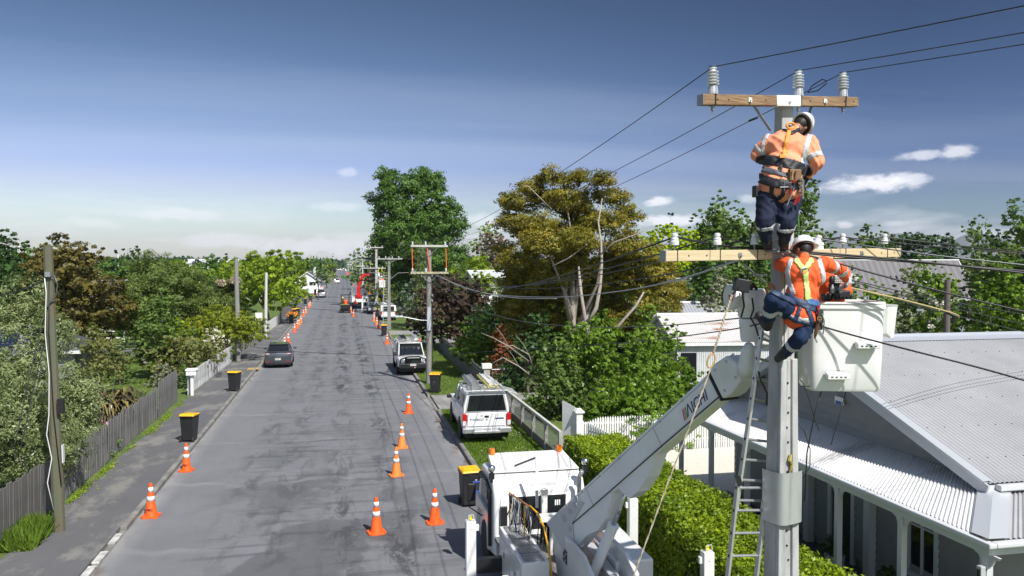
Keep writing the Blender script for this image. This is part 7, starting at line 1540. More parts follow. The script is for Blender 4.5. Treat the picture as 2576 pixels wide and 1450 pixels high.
def person(label, root, J, shirt, trousers, R=1.0, vox=.013, belly=1.0, skin=None, hat=None, hatd=(0, 1, 0), disp=.0065, glove=None, tail=True, seed=1.0, shoulders=1.0):
    """J: joints in local metres. One continuous body, clothes as children."""
    sk = skin or M_skin; t = thing('person', label, 'person', root); v = {k: Vector(x) for k, x in J.items()}
    def torso(mb, e):
        side = (v['shR'] - v['shL']).normalized(); up = (v['chest'] - v['pelvis']).normalized(); fw = side.cross(up).normalized(); side = up.cross(fw).normalized() * 1
        M = Matrix((side, fw, up)).transposed(); hw = (v['shR'] - v['shL']).length / 2
        mb.ell(v['chest'], ((hw * 1.0 + .02) * shoulders + e, .135 * R + e, .20 + e), M, 16, 10); mid = v['chest'].lerp(v['pelvis'], .5); mb.ell(mid, (.165 * R * belly + e, .128 * R * belly + e, .20), M, 16, 10)
        mb.ell(v['chest'] + up * .08, (hw * .86 + e, .11 * R + e, .10 + e), M, 14, 8)
        mb.ell(v['chest'].lerp(v['pelvis'], .8), (.172 * R * belly + e, .13 * R * belly + e, .14), M, 16, 10)
        mb.caps(v['chest'] + up * .10, v['neck'], .085 + e * .6, .060 + e * .3, 12)
        return M
    body = MB(); M = torso(body, -.012)
    body.ell(v['pelvis'], (.155 * R, .125 * R, .13), M, 14, 8); body.caps(v['neck'], v['head'], .058, .06, 10)
    hd = (v['head'] - v['neck']).normalized(); look = Vector(hatd); look = (look - hd * look.dot(hd)).normalized(); hx = look.cross(hd); HM = Matrix((hx, look, hd)).transposed()
    body.ell(v['head'], (.076, .094, .115), HM, 16, 12); body.ell(v['head'] + look * .078 - hd * .02, (.02, .03, .03), HM, 8, 6); body.ell(v['head'] + look * .04 - hd * .07, (.045, .045, .035), HM, 8, 6)
    for s_ in (-1, 1): body.ell(v['head'] + hx * s_ * .080 - hd * .01, (.014, .022, .034), HM, 8, 6)
    for S_ in 'LR':
        body.caps(v['sh' + S_], v['el' + S_], .055, .044, 10); body.caps(v['el' + S_], v['ha' + S_], .044, .030, 10); f = (v['ha' + S_] - v['el' + S_]).normalized(); hand(body, v['ha' + S_], v['ha' + S_] + f * .1, J.get('pn' + S_, (0, 0, -1)), 1.05, .7)
        body.caps(v['hip' + S_], v['kn' + S_], .082, .058, 10); body.caps(v['kn' + S_], v['an' + S_], .058, .042, 10); body.caps(v['an' + S_], v['toe' + S_], .042, .035, 8)
    bo = obj('body', remesh(body, vox * .95, 2), sk, t)
    hb = MB(); hb.ell(v['head'] - look * .022 + hd * .018, (.084, .090, .112), HM, 14, 10); obj('hair', hb, M_hair, bo, smooth=True)
    for s_ in (-1, 1): obj('eye', MB().ell(v['head'] + look * .088 + hx * s_ * .03 + hd * .01, (.012, .008, .008), HM, 8, 6), M_white, bo)
    sh = MB(); torso(sh, .012)
    if tail: sh.ell(v['pelvis'] - Vector((0, 0, .045)), (.186 * R * belly, .172 * R * belly, .19), M, 16, 10)
    for S_ in 'LR':
        e, h = v['el' + S_], v['ha' + S_]; sh.caps(v['sh' + S_], e, .088 * R, .072 * R, 12); sh.caps(e, e.lerp(h, .9), .072 * R, .046, 12)
    sm = remesh(sh, vox, 5, disp, seed); so = obj('shirt', sm, shirt, t)
    tr = MB(); tr.ell(v['pelvis'], (.162 * R * belly, .14 * R * belly, .13), M, 14, 8)
    for S_ in 'LR': tr.caps(v['hip' + S_], v['kn' + S_], .118 * R, .088 * R, 12); tr.caps(v['kn' + S_], v['kn' + S_].lerp(v['an' + S_], .88), .088 * R, .068, 12)
    tm = remesh(tr, vox, 5, disp, seed + 1); to = obj('trousers', tm, trousers, t)
    for S_ in 'LR':
        a, q = v['an' + S_], v['toe' + S_]; d = (q - a); bt = MB(); bt.caps(a + (v['kn' + S_] - a).normalized() * .15, a, .075, .068, 10); bt.caps(a, q, .066, .055, 10); obj('boot', remesh(bt, .018, 2), M_boot, t)
        if glove: g_ = MB(); f = (v['ha' + S_] - v['el' + S_]).normalized(); hand(g_, v['ha' + S_] - f * .01, v['ha' + S_] + f * .1, J.get('pn' + S_, (0, 0, -1)), 1.2, .7); g_.caps(v['ha' + S_] - f * .07, v['ha' + S_], .044, .04, 10); obj('glove', remesh(g_, .011, 1), glove, t)
    if hat: helmet(t, v['head'] + hd * .045, hd, look, m=hat)
    def bandf(a, b, f0, f1, r):      # predicate: ring round a limb
        a, b = v[a], v[b]; ax_ = b - a; L2_ = ax_.length_squared
        def pr(c, n):
            k = (c - a).dot(ax_) / L2_; return f0 < k < f1 and (c - a - ax_ * k).length < r
        return pr
    return t, so, sm, to, tm, bandf, v
def projector(root):
    root = Vector(root)
    def pj(c):
        w = root + c; d = dof(w.x, w.y); l = w.x * math.cos(YAW) - w.y * math.sin(YAW); r = w - Vector((0, 0, CAMH)); Fh = Vector((math.sin(YAW), math.cos(YAW), 0)); F = Fh * math.cos(PITCH) - Vector((0, 0, math.sin(PITCH))); U = Fh * math.sin(PITCH) + Vector((0, 0, math.cos(PITCH)))
        dd = r.dot(F); return 1288 + l / dd * FPX, 725 - r.dot(U) / dd * FPX
    return pj
def strap(pj, pts, w, front=True):
    """predicate for a strap of width w (view pixels) sewn along a path on the back"""
    seg = list(zip(pts[:-1], pts[1:]))
    def pr(c, n):
        if front and n.y > .35: return False
        x, y = pj(c)
        for (x0, y0), (x1, y1) in seg:
            dx, dy = x1 - x0, y1 - y0; L2_ = dx * dx + dy * dy; t_ = max(0, min(1, ((x - x0) * dx + (y - y0) * dy) / L2_))
            if math.hypot(x - x0 - dx * t_, y - y0 - dy * t_) < w / 2: return True
        return False
    return pr
def A1(x, y): return (1677 + .3702 * x, 134.2 + .3702 * y)
def A2_(x, y): return (1643.5 + .30075 * x, 570.2 + .30075 * y)
# upper lineman
r1 = at(1948, 628, 9.72)
def j1(x, y, d): return at(*A1(x, y), d) - r1
J = dict(pelvis=j1(768, 905, 9.62), chest=j1(825, 640, 9.78), neck=j1(868, 520, 9.95), head=j1(912, 492, 10.02), shL=j1(700, 608, 9.85), elL=j1(618, 690, 9.93), haL=j1(700, 745, 10.12), shR=j1(965, 612, 9.82), elR=j1(1022, 745, 9.72), haR=j1(950, 850, 9.80),
         hipL=j1(690, 985, 9.62), knL=j1(668, 1150, 9.55), anL=j1(680, 1290, 9.66), toeL=j1(690, 1322, 9.85), hipR=j1(835, 985, 9.62), knR=j1(812, 1160, 9.52), anR=j1(795, 1290, 9.66), toeR=j1(800, 1322, 9.86), pnR=(1, 0, 0))
t, so, sm, to, tm, bf, v = person('stocky lineman in faded orange shirt and navy trousers standing on the pole, seen from behind', r1, J, M_hv1, M_navyc, R=1.28, vox=.0145, belly=1.12, skin=M_skind, hat=M_helmet, hatd=(.45, .6, -.5), glove=M_harn, shoulders=1.0)
pj = projector(r1); N_ = lambda *p: [A1(*q) for q in p]
for S_ in 'LR': shell(sm, bf('sh' + S_, 'el' + S_, .62, .82, .15), .004, 'reflective_band', M_refl, so, .004)
shell(sm, strap(pj, N_((975, 545), (950, 640), (928, 745)), 13), .005, 'reflective_strip', M_refl, so, .004); shell(sm, strap(pj, N_((690, 545), (655, 610), (650, 660), (680, 715)), 9), .005, 'reflective_strip', M_refl, so, .004)
for S_ in 'LR': shell(tm, bf('kn' + S_, 'an' + S_, .10, .26, .17), .004, 'reflective_band', M_refl, to, .004)
hz1 = shell(sm, strap(pj, N_((640, 725), (760, 735), (860, 760), (960, 800)), 24), .014, 'back_pad', M_harn, t, .014)
shell(sm, strap(pj, N_((655, 790), (760, 815), (850, 840)), 12), .016, 'harness_strap', mat('webbing_grey', (.10, .11, .13), .6), t, .01)
shell(sm, strap(pj, N_((620, 845), (720, 880), (860, 900), (920, 895)), 22), .014, 'waist_belt', M_harn, t, .014)
shell(sm, strap(pj, N_((720, 890), (712, 950), (735, 985)), 10), .012, 'leg_strap', M_harn, t, .008); shell(sm, strap(pj, N_((800, 900), (790, 960), (760, 985)), 9), .012, 'leg_strap', M_harn, t, .008)
shell(sm, strap(pj, N_((832, 530), (815, 600), (795, 700)), 9.5), .012, 'orange_webbing', M_webo, t, .008); shell(sm, strap(pj, N_((785, 505), (850, 545), (915, 510)), 8), .010, 'neck_harness', M_harn, t, .008)
shell(sm, strap(pj, N_((785, 720), (770, 800)), 10), .017, 'centre_strap', M_harn, t, .01)
q = j1(838, 495, 9.72); obj('dorsal_ring', MB().tube([q + Vector((math.cos(a) * .06, -.02, math.sin(a) * .035)) for a in np.linspace(0, 6.28, 15)], .012, 6, cap=False), M_webo, t, smooth=True)
q = j1(785, 700, 9.50); obj('buckle', MB().box(q, (.07, .02, .045)), M_webo, t, bev=.005)
pouch = obj('tool_pouch', MB().box(j1(868, 830, 9.42), (.15, .07, .14)).box(j1(845, 885, 9.42), (.08, .06, .16)).box(j1(905, 905, 9.45), (.09, .06, .16)), M_leath, t, bev=.012)
for (x0, y0, x1, y1, r_, m_) in [(858, 800, 850, 860, .010, mat('tool_tan', (.45, .28, .12), .6)), (880, 800, 872, 850, .011, M_leath), (895, 855, 930, 875, .016, M_chrome), (800, 860, 800, 935, .006, M_chrome), (770, 912, 830, 910, .008, M_chrome), (868, 915, 818, 1035, .007, M_steel), (890, 980, 865, 1030, .014, M_redlens), (905, 970, 890, 1015, .012, M_redlens), (920, 900, 925, 990, .012, M_steel), (845, 920, 835, 960, .012, M_redlens), (880, 870, 860, 878, .012, M_redlens), (935, 870, 905, 915, .012, M_steel)]:
    obj('hand_tool', MB().cyl(j1(x0, y0, 9.36), j1(x1, y1, 9.38), r_, n=7), m_, pouch)
obj('side_pocket', MB().box(j1(600, 940, 9.6), (.03, .1, .14)), M_harn, t, bev=.01)
obj('lanyard', MB().tube([j1(955, 760, 9.7), j1(945, 800, 9.55), j1(930, 840, 9.5)], .010, 6), M_harn, t); obj('green_hand_line', MB().tube([j1(893, 1100, 9.75), j1(897, 1180, 9.75), j1(890, 1240, 9.8), j1(895, 1300, 9.85)], .010, 6), mat('line_green', (.10, .22, .08), .7), t)
obj('shin_guard', MB().box(j1(640, 1185, 9.5), (.02, .02, .10)), M_harn, t)
# step irons he stands on
for (x, y) in ((1930, 632), (1975, 634)):
    c = at(x, y, 9.78) ; c2_ = PMI @ c; obj('step_iron', MB().cyl((c2_.x, -.05, c2_.z), (c2_.x, -pd(7.2) * .5 - .30, c2_.z), .018, n=8), M_steel, pole)
# lower lineman
r2 = at(1960, 905, 9.75)
def j2(x, y, d): return at(*A2_(x, y), d) - r2
J = dict(pelvis=j2(1225, 715, 9.62), chest=j2(1270, 395, 9.66), neck=j2(1262, 255, 9.74), head=j2(1255, 195, 9.80), shL=j2(1125, 318, 9.72), elL=j2(1060, 320, 9.98), haL=j2(1120, 270, 10.2), shR=j2(1425, 312, 9.74), elR=j2(1568, 360, 9.95), haR=j2(1612, 450, 10.12),
         hipL=j2(1120, 690, 9.60), knL=j2(1000, 610, 9.42), anL=j2(952, 835, 9.72), toeL=j2(885, 745, 9.80), hipR=j2(1285, 770, 9.62), knR=j2(1232, 930, 9.52), anR=j2(1085, 1072, 9.82), toeR=j2(1045, 1105, 9.97), pnR=(-1, .3, 0))
t, so, sm, to, tm, bf, v = person('lineman in bright orange shirt and blue trousers climbing the pole below the first', r2, J, M_hv2, M_blue, R=1.12, vox=.0145, belly=1.02, skin=M_skind, hat=M_helmet, hatd=(-.05, 1, -.1), glove=mat('glove_pale', (.55, .55, .55), .7), seed=3, shoulders=1.0)
pj = projector(r2); N_ = lambda *p: [A2_(*q) for q in p]
shell(sm, strap(pj, N_((1150, 285), (1120, 380), (1140, 470), (1170, 560)), 11), .005, 'reflective_strip', M_refl, so, .004); shell(sm, strap(pj, N_((1390, 285), (1420, 400), (1425, 500), (1405, 610)), 11), .005, 'reflective_strip', M_refl, so, .004)
shell(sm, strap(pj, N_((1110, 740), (1200, 775), (1330, 795)), 10), .005, 'reflective_strip', M_refl, so, .004)
shell(sm, bf('shR', 'elR', .38, .56, .15), .004, 'reflective_band', M_refl, so, .004); shell(sm, bf('elR', 'haR', -.02, .28, .12), .004, 'reflective_band', M_refl, so, .004); shell(sm, bf('elL', 'haL', .1, .3, .12), .004, 'reflective_band', M_refl, so, .004)
shell(tm, bf('knR', 'anR', .36, .54, .14), .004, 'reflective_band', M_refl, to, .004); shell(tm, bf('knL', 'anL', .34, .52, .14), .004, 'reflective_band', M_refl, to, .004)
shell(sm, strap(pj, N_((1200, 290), (1262, 365), (1320, 285)), 12), .012, 'green_webbing', M_webg, t, .008); shell(sm, strap(pj, N_((1268, 370), (1278, 480), (1292, 605)), 13), .012, 'green_webbing', M_webg, t, .008)
q = j2(1268, 372, 9.50); obj('dorsal_ring', MB().tube([q + Vector((math.cos(a) * .055, 0, math.sin(a) * .035)) for a in np.linspace(0, 6.28, 15)], .010, 6, cap=False), M_steel, t, smooth=True); obj('orange_pad', MB().box(j2(1268, 385, 9.5), (.06, .02, .03)), M_webo, t)
shell(sm, strap(pj, N_((1060, 560), (1150, 600), (1280, 660), (1390, 700)), 17), .016, 'waist_belt', M_webb, t, .014); shell(tm, strap(pj, N_((1000, 540), (1100, 590), (1180, 630)), 16), .016, 'waist_belt', M_webb, t, .014)
shell(sm, strap(pj, N_((1090, 640), (1100, 740), (1190, 790), (1340, 830)), 8), .014, 'leg_strap', M_webb, t, .01); shell(sm, strap(pj, N_((1225, 690), (1190, 780)), 10), .014, 'leg_strap', M_webb, t, .01); shell(sm, strap(pj, N_((1290, 680), (1330, 800)), 10), .014, 'leg_strap', M_webb, t, .01)
shell(sm, strap(pj, N_((1310, 630), (1395, 650)), 16), .018, 'blue_pad', mat('pad_blue', (.05, .13, .30), .6), t, .012)
pouch = obj('tool_pouch', MB().box(j2(1385, 750, 9.50), (.08, .08, .17)).box(j2(1390, 830, 9.52), (.06, .05, .10)), mat('pouch_dark', (.035, .030, .028), .6), t, bev=.01)
obj('knife_sheath', MB().tube([j2(1375, 790, 9.48), j2(1358, 900, 9.5), j2(1350, 940, 9.52)], [.028, .02, .006], 6), mat('sheath_brown', (.13, .06, .03), .6), pouch); obj('red_tool', MB().tube([j2(1385, 660, 9.48), j2(1370, 730, 9.48)], .018, 6), M_redlens, pouch)
obj('carabiner', MB().tube([j2(1390 + 18 * math.cos(a), 770 + 14 * math.sin(a), 9.42) for a in np.linspace(0, 6.28, 11)], .007, 5, cap=False), mat('brass', (.5, .35, .12), .3, .8), pouch)
obj('shackle', MB().tube([j2(1410, 730, 9.46), j2(1430, 790, 9.46), j2(1420, 900, 9.5)], .008, 5), M_steel, pouch)
# worker in the bucket
r3 = at(2095, 760, 10.70); r3.z = (BK0 + TR).z - .5
def j3(px, py, d): return at(px, py, d) - r3
J = dict(pelvis=j3(2098, 790, 10.68), chest=j3(2088, 700, 10.62), neck=j3(2066, 650, 10.58), head=j3(2050, 632, 10.52), shL=j3(2052, 676, 10.55), elL=j3(2020, 700, 10.35), haL=j3(2002, 665, 10.3), shR=j3(2122, 690, 10.62), elR=j3(2130, 735, 10.5), haR=j3(2118, 740, 10.4), hipL=j3(2086, 800, 10.7), hipR=j3(2112, 800, 10.7),
         knL=Vector((-.08, 0, .48)), knR=Vector((.12, 0, .48)), anL=Vector((-.08, 0, .1)), anR=Vector((.12, 0, .1)), toeL=Vector((-.08, .14, .05)), toeR=Vector((.12, .14, .05)))
t, so, sm, to, tm, bf, v = person('helmeted worker in orange standing in the white bucket behind the lower lineman', r3, J, M_hv2, M_blue, hat=M_helmet, hatd=(-.6, -.2, 0), seed=5, skin=M_skind)
shell(sm, bf('shR', 'elR', .3, .6, .14), .004, 'reflective_band', M_refl, so, .004)
# ------------------------------------------------------------------ road vehicles
def loft(rings, closed=True):
    mb = MB(); n = len(rings[0]); vs = [p for r in rings for p in r]; fs = []
    for i in range(len(rings) - 1):
        for k in range(n): fs.append((i * n + k, i * n + (k + 1) % n, (i + 1) * n + (k + 1) % n, (i + 1) * n + k))
    fs += [tuple(range(n - 1, -1, -1)), tuple(range((len(rings) - 1) * n, len(rings) * n))]; return mb.add(vs, fs)
def hull(st):
    R = []
    for (y, w, z0, z1) in st:
        m_ = z0 + (z1 - z0) * .55; R.append([(-.86 * w, y, z0), (.86 * w, y, z0), (w * .985, y, z0 + .10), (w, y, m_), (w * .975, y, z1 - .06), (w * .90, y, z1), (0, y, z1 + .02), (-w * .90, y, z1), (-w * .975, y, z1 - .06), (-w, y, m_), (-w * .985, y, z0 + .10)])
    return loft(R)
def cabin(st):
    R = []
    for (y, wb, zb, wt, zt) in st: R.append([(-wb, y, zb), (wb, y, zb), (wt * .5 + wb * .5 + .01, y, (zb + zt) / 2), (wt, y, zt - .02), (wt * .9, y, zt), (-wt * .9, y, zt), (-wt, y, zt - .02), (-wt * .5 - wb * .5 - .01, y, (zb + zt) / 2)])
    return loft(R)
def plate(t, txt, y, z, w=.36, h=.12, face=-1):
    p = obj('number_plate', MB().b2((-w / 2, y, z - h / 2), (w / 2, y + .01, z + h / 2)), M_white, t)
    M = Matrix.Translation((0, y - .003 if face < 0 else y + .013, z)) @ (Matrix.Rotation(math.pi / 2, 4, 'X') if face < 0 else Matrix.Rotation(math.pi, 4, 'Z') @ Matrix.Rotation(math.pi / 2, 4, 'X'))
    if txt: text(txt, p, M, h * .82, M_black, extrude=.001)
SPEC = {
 'sedan': dict(L=4.55, W=.88, hull=[(-2.24, .70, .42, .84), (-2.17, .80, .26, 1.00), (-1.75, .87, .20, 1.06), (-.9, .885, .18, .97), (.9, .885, .18, .96), (1.6, .865, .2, .88), (2.15, .76, .26, .72), (2.27, .62, .36, .62)],
     cab=[(-1.85, .68, 1.02, .60, 1.05), (-1.05, .76, .95, .60, 1.40), (-.3, .78, .94, .61, 1.46), (.35, .78, .94, .60, 1.42), (1.25, .74, .93, .62, .98)], roof=(-1.0, .38, .59, 1.455), wb=(-1.32, 1.32), r=.32),
 'suv': dict(L=4.6, W=.9, hull=[(-2.28, .78, .45, .98), (-2.2, .86, .30, 1.08), (-1.5, .90, .24, 1.08), (1.0, .90, .24, 1.05), (1.8, .88, .26, .98), (2.28, .72, .36, .78)],
     cab=[(-2.2, .80, 1.05, .64, 1.12), (-1.9, .80, 1.04, .64, 1.62), (-.3, .80, 1.04, .66, 1.70), (.5, .80, 1.03, .64, 1.64), (1.35, .78, 1.02, .66, 1.08)], roof=(-2.0, .5, .62, 1.69), wb=(-1.35, 1.35), r=.35),
 'ute': dict(L=5.2, W=.91, hull=[(-2.58, .84, .50, 1.10), (-2.52, .90, .46, 1.14), (-.9, .91, .40, 1.14), (.9, .91, .38, 1.12), (1.3, .91, .38, 1.10), (2.3, .89, .40, 1.06), (2.55, .80, .44, .98), (2.62, .70, .5, .8)],
     cab=[(-.95, .80, 1.10, .68, 1.70), (-.4, .81, 1.10, .69, 1.78), (.5, .81, 1.10, .68, 1.76), (1.5, .78, 1.10, .68, 1.14)], roof=(-.98, .62, .67, 1.765), wb=(-1.6, 1.55), r=.39),
}
def car(name, label, cat, loc, rz, kind, paint, tail=True, sc=1.0, group=None, ptxt=None):
    s = SPEC[kind]; t = thing(name, label, cat, loc, rz, group); L2_ = s['L'] / 2; W_ = s['W']
    b = obj('body', hull(s['hull']), paint, t, auto=True, bev=.03, bseg=2)
    g_ = obj('glasshouse', cabin(s['cab']), M_glass, t, auto=True)
    y0, y1, w, z = s['roof']; obj('roof', MB().box((0, (y0 + y1) / 2, z), (w * 2 + .06, y1 - y0 + .1, .05)), paint, t, bev=.024, bseg=3)
    c = s['cab']
    for sd_ in (-1, 1):      # pillars
        for a, q in ((c[0] if kind != 'ute' else c[0], c[1]), (c[-1], c[-2])): obj('pillar', MB().beam((sd_ * (a[1] + .0), a[0], a[2]), (sd_ * (q[3] + .005), q[0], q[4]), .06, .05, up=(sd_, 0, .3)), paint, t)
        mid = (c[1][0] + c[-1][0]) / 2 - .1; obj('pillar', MB().beam((sd_ * (c[1][1] + .015), mid, c[1][2]), (sd_ * (c[1][3] + .02), mid, c[1][4]), .07, .05, up=(sd_, 0, 0)), M_black if kind == 'sedan' else paint, t)
        obj('mirror', MB().box((sd_ * (W_ + .10), c[-1][0] - .15, c[-1][2] + .06), (.20, .10, .15)), paint if kind == 'sedan' else M_black, t, bev=.03)
        for y in s['wb']:
            obj('wheel_arch', MB().lathe([(s['r'] * 1.17, 0), (s['r'] * 1.17, .02), (.01, .02)], (0, 0, 0), 20, Matrix.Translation((sd_ * (W_ - .012), y, s['r'] + .02)) @ Matrix.Rotation(sd_ * math.pi / 2, 4, 'Y')), M_black, t)
            wheel('wheel', t, (sd_ * (W_ - .09), y, s['r']), s['r'], .22, sd_, n=18)
    obj('underbody', MB().b2((-W_ * .85, -L2_ + .15, .2), (W_ * .85, L2_ - .15, .42)), M_black, t)
    lz = s['hull'][1][3]
    if kind == 'sedan':
        for sd_ in (-1, 1): obj('tail_light', MB().ell((sd_ * .66, -2.17, .93), (.17, .07, .055)), mat('clear_red_lens', (.50, .28, .28), .15, coat=.6), t, smooth=True); obj('reflector', MB().b2((sd_ * .50, -2.262, .42), (sd_ * .72, -2.22, .46)), M_redlens, t)
        obj('boot_seam', MB().b2((-.62, -2.20, .80), (.62, -2.185, .812)), M_black, t); obj('badge', MB().ell((0, -2.21, .94), (.06, .02, .04)), M_chrome, t); obj('spoiler', MB().box((0, -2.10, 1.07), (1.3, .14, .03)), paint, t, bev=.01)
        obj('lower_bumper', MB().b2((-.55, -2.262, .25), (.55, -2.2, .33)), M_black, t); plate(t, ptxt, -2.262, .60)
    else:
        for sd_ in (-1, 1): obj('tail_light', MB().box((sd_ * (W_ - .09), -L2_ - .0, lz - .20), (.16, .10, .36)), M_redlens, t, bev=.03); obj('headlight', MB().box((sd_ * (W_ - .20), L2_ - .02, lz - .16), (.30, .12, .16)), mat('headlamp', (.55, .58, .6), .1, coat=.8), t, bev=.03)
        obj('bumper', MB().box((0, -L2_ - .02, .52), (W_ * 1.9, .14, .22)), M_grey if kind == 'ute' else paint, t, bev=.03); plate(t, ptxt, -L2_ - .102, .55)
    obj('front_bumper', MB().box((0, L2_ - .02, .5), (W_ * 1.75, .16, .26)), M_black if kind == 'ute' else paint, t, bev=.04)
    obj('grille', MB().b2((-.45, L2_ - .02, lz - .30), (.45, L2_ + .03, lz - .10)), M_black, t)
    return t
M_sil = mat('car_silver', (.42, .43, .44), .3, .6, coat=.7); M_gm = mat('car_gunmetal', (.095, .105, .12), .28, .65, coat=.9); M_cw = mat('car_white', (.74, .74, .73), .25, coat=.8); M_dg = mat('truck_dark_grey', (.15, .165, .185), .35, coat=.6)
p = gp(697, 927); car('sedan', 'gunmetal grey sedan parked at the left kerb, seen from behind', 'car', (p.x, p.y + 2.2, 0), .03, 'sedan', M_gm, ptxt='EZZ679')
p = gp(807, 750); car('estate_car', 'silver estate car parked beside the round speed sign at left', 'car', (p.x, p.y + 2, 0), 0, 'suv', M_sil)
p = gp(848.5, 713.5); car('hatchback', 'small silver white car driving in the middle of the road', 'car', (p.x, p.y + 2, 0), 0, 'suv', M_cw)
for i, (px, py, m_, lb_2) in enumerate([(852, 681.5, M_sil, 'far silver car at the left side of the street end'), (860, 681, M_cw, 'far white car in the middle of the street end'), (871, 683, M_cw, 'far white van like car right at the street end'), (865, 679, M_sil, 'most distant pale car on the road')]):
    p = gp(px, py); car('parked_car', lb_2, 'car', (p.x, p.y, 0), 0, 'suv', m_)
p = gp(887, 722); 
# --- white ute with canopy and roof ladders, seen from behind on the verge
U = gp(1222, 1112, .12); t = car('utility_vehicle', 'white canopied ute with ladders on its roof parked on the grass verge', 'ute', (5.28, U.y + 2.35, .115), -.035, 'ute', M_cw, ptxt='NHZ63')
cn = obj('canopy', loft([[(-.86, y, 1.13), (.86, y, 1.13), (.84, y, 1.4), (wt, y, 1.86), (wt - .12, y, 1.92), (-wt + .12, y, 1.92), (-wt, y, 1.86), (-.84, y, 1.4)] for y, wt in ((-2.55, .72), (-2.42, .74), (-1.0, .76))]), M_cw, t, bev=.02, auto=True)
obj('rear_glass', MB().add([(-.74, -2.585, 1.22), (.74, -2.585, 1.22), (.63, -2.56, 1.80), (-.63, -2.56, 1.80)], [(0, 1, 2, 3)]), M_glass, cn)
obj('glass_frame', MB().add([(-.79, -2.57, 1.18), (.79, -2.57, 1.18), (.68, -2.552, 1.85), (-.68, -2.552, 1.85)], [(0, 1, 2, 3)]), M_grey, cn)
for s_ in (-1, 1): obj('side_glass', MB().add([(s_ * .872, -2.2, 1.28), (s_ * .872, -1.2, 1.28), (s_ * .80, -1.25, 1.72), (s_ * .80, -2.15, 1.72)], [(0, 1, 2, 3)]), M_glass, cn)
tg = obj('tailgate', MB().b2((-.72, -2.63, .66), (.72, -2.595, 1.13)), M_cw, t, bev=.015)
obj('tailgate_handle', MB().b2((-.08, -2.645, .98), (.08, -2.628, 1.05)), M_black, tg); obj('reverse_camera', MB().b2((-.22, -2.64, 1.03), (-.16, -2.628, 1.06)), M_black, tg)
Mt = lambda x, z: Matrix.Translation((x, -2.634, z)) @ Matrix.Rotation(math.pi / 2, 4, 'X')
text('P', tg, Mt(-.60, .90), .12, M_navy); text('WERCO', tg, Mt(-.325, .90), .115, M_navy); obj('lettering', MB().tube([(-.525 + .035 * math.cos(a), -2.634, .90 + .035 * math.sin(a)) for a in np.linspace(0, 6.28, 12)], .004, 4, cap=False), mat('pale_ring', (.4, .5, .7), .5), tg)
obj('blue_label', MB().b2((.32, -2.634, .91), (.64, -2.630, .96)), M_navy, tg)
for a in (90, 210, 330):
    c_, s_ = math.cos(D2R(a)), math.sin(D2R(a)); obj('emblem', MB().add([(0, -2.635, .90), (.03 * c_ - .016 * s_, -2.635, .90 + .03 * s_ + .016 * c_), (.058 * c_, -2.635, .90 + .058 * s_), (.03 * c_ + .016 * s_, -2.635, .90 + .03 * s_ - .016 * c_)], [(0, 1, 2, 3)]), M_black, tg)
for s_ in (-1, 1): obj('tail_light', MB().box((s_ * .83, -2.61, .90), (.15, .10, .46)), M_redlens, t, bev=.02); obj('reverse_lens', MB().box((s_ * .835, -2.625, .78), (.13, .09, .17)), mat('headlamp', (.55, .58, .6), .1), t, bev=.01); obj('bumper_wing', MB().box((s_ * .68, -2.70, .52), (.46, .16, .20)), mat('bumper_silver', (.45, .46, .47), .35, .6), t, bev=.03)
obj('bumper_step', MB().box((0, -2.72, .46), (1.0, .14, .10)), mat('bumper_silver', (.45, .46, .47), .35, .6), t, bev=.02); obj('tow_ball', MB().ell((0, -2.86, .44), .035), M_chrome, t); obj('aerial', MB().cyl((.1, -2.84, .46), (.12, -2.86, .05), .004, n=4), M_black, t)
def rack(t, z, y0, y1, w):
    r_ = obj('roof_rack', MB().b2((-w, y0 - .03, z), (w, y0 + .03, z + .05)), M_alu, t); obj('rack_bar', MB().b2((-w, y1 - .03, z), (w, y1 + .03, z + .05)), M_alu, r_); obj('rack_bar', MB().b2((-w, (y0 + y1) / 2 - .03, z), (w, (y0 + y1) / 2 + .03, z + .05)), M_alu, r_)
    for s_ in (-1, 1): obj('rack_foot', MB().b2((s_ * (w - .12) - .02, y0, z - .10), (s_ * (w - .12) + .02, y0 + .04, z)), M_black, r_)
    return r_
def ladder(t, x0, x1, z, y0, y1, m, n=9, name='roof_ladder'):
    l = obj(name, MB().b2((x0 - .02, y0, z), (x0 + .02, y1, z + .07)).b2((x1 - .02, y0, z), (x1 + .02, y1, z + .07)), m, t)
    for k in range(n): y = y0 + .15 + (y1 - y0 - .3) * k / (n - 1); obj('rung', MB().b2((x0 + .02, y - .015, z + .02), (x1 - .02, y + .015, z + .05)), m, l)
rack(t, 1.98, -2.35, -.3, .76); ladder(t, -.55, -.20, 2.05, -2.7, .6, M_alu, 10); ladder(t, -.50, -.25, 2.13, -2.5, .4, M_alu, 9); ladder(t, .08, .42, 2.06, -2.6, .7, mat('ladder_yellow', (.50, .44, .12), .5), 11); ladder(t, .14, .36, 2.14, -2.5, .5, M_white, 10)
obj('awning_tube', MB().cyl((-.78, -2.62, 1.97), (.80, -2.62, 1.97), .035, n=8), M_steel, t)
obj('open_side_hatch', MB().add([(.74, -2.3, 1.93), (.74, -1.1, 1.93), (1.22, -1.1, 1.80), (1.22, -2.3, 1.80), (.74, -2.3, 1.91), (.74, -1.1, 1.91), (1.22, -1.1, 1.78), (1.22, -2.3, 1.78)], [(0, 1, 2, 3), (7, 6, 5, 4), (0, 4, 5, 1), (2, 6, 7, 3), (3, 7, 4, 0), (1, 5, 6, 2)]), M_cw, t)
obj('front_bar', MB().b2((-.6, .0, 1.82), (.6, .06, 1.88)), M_black, t)
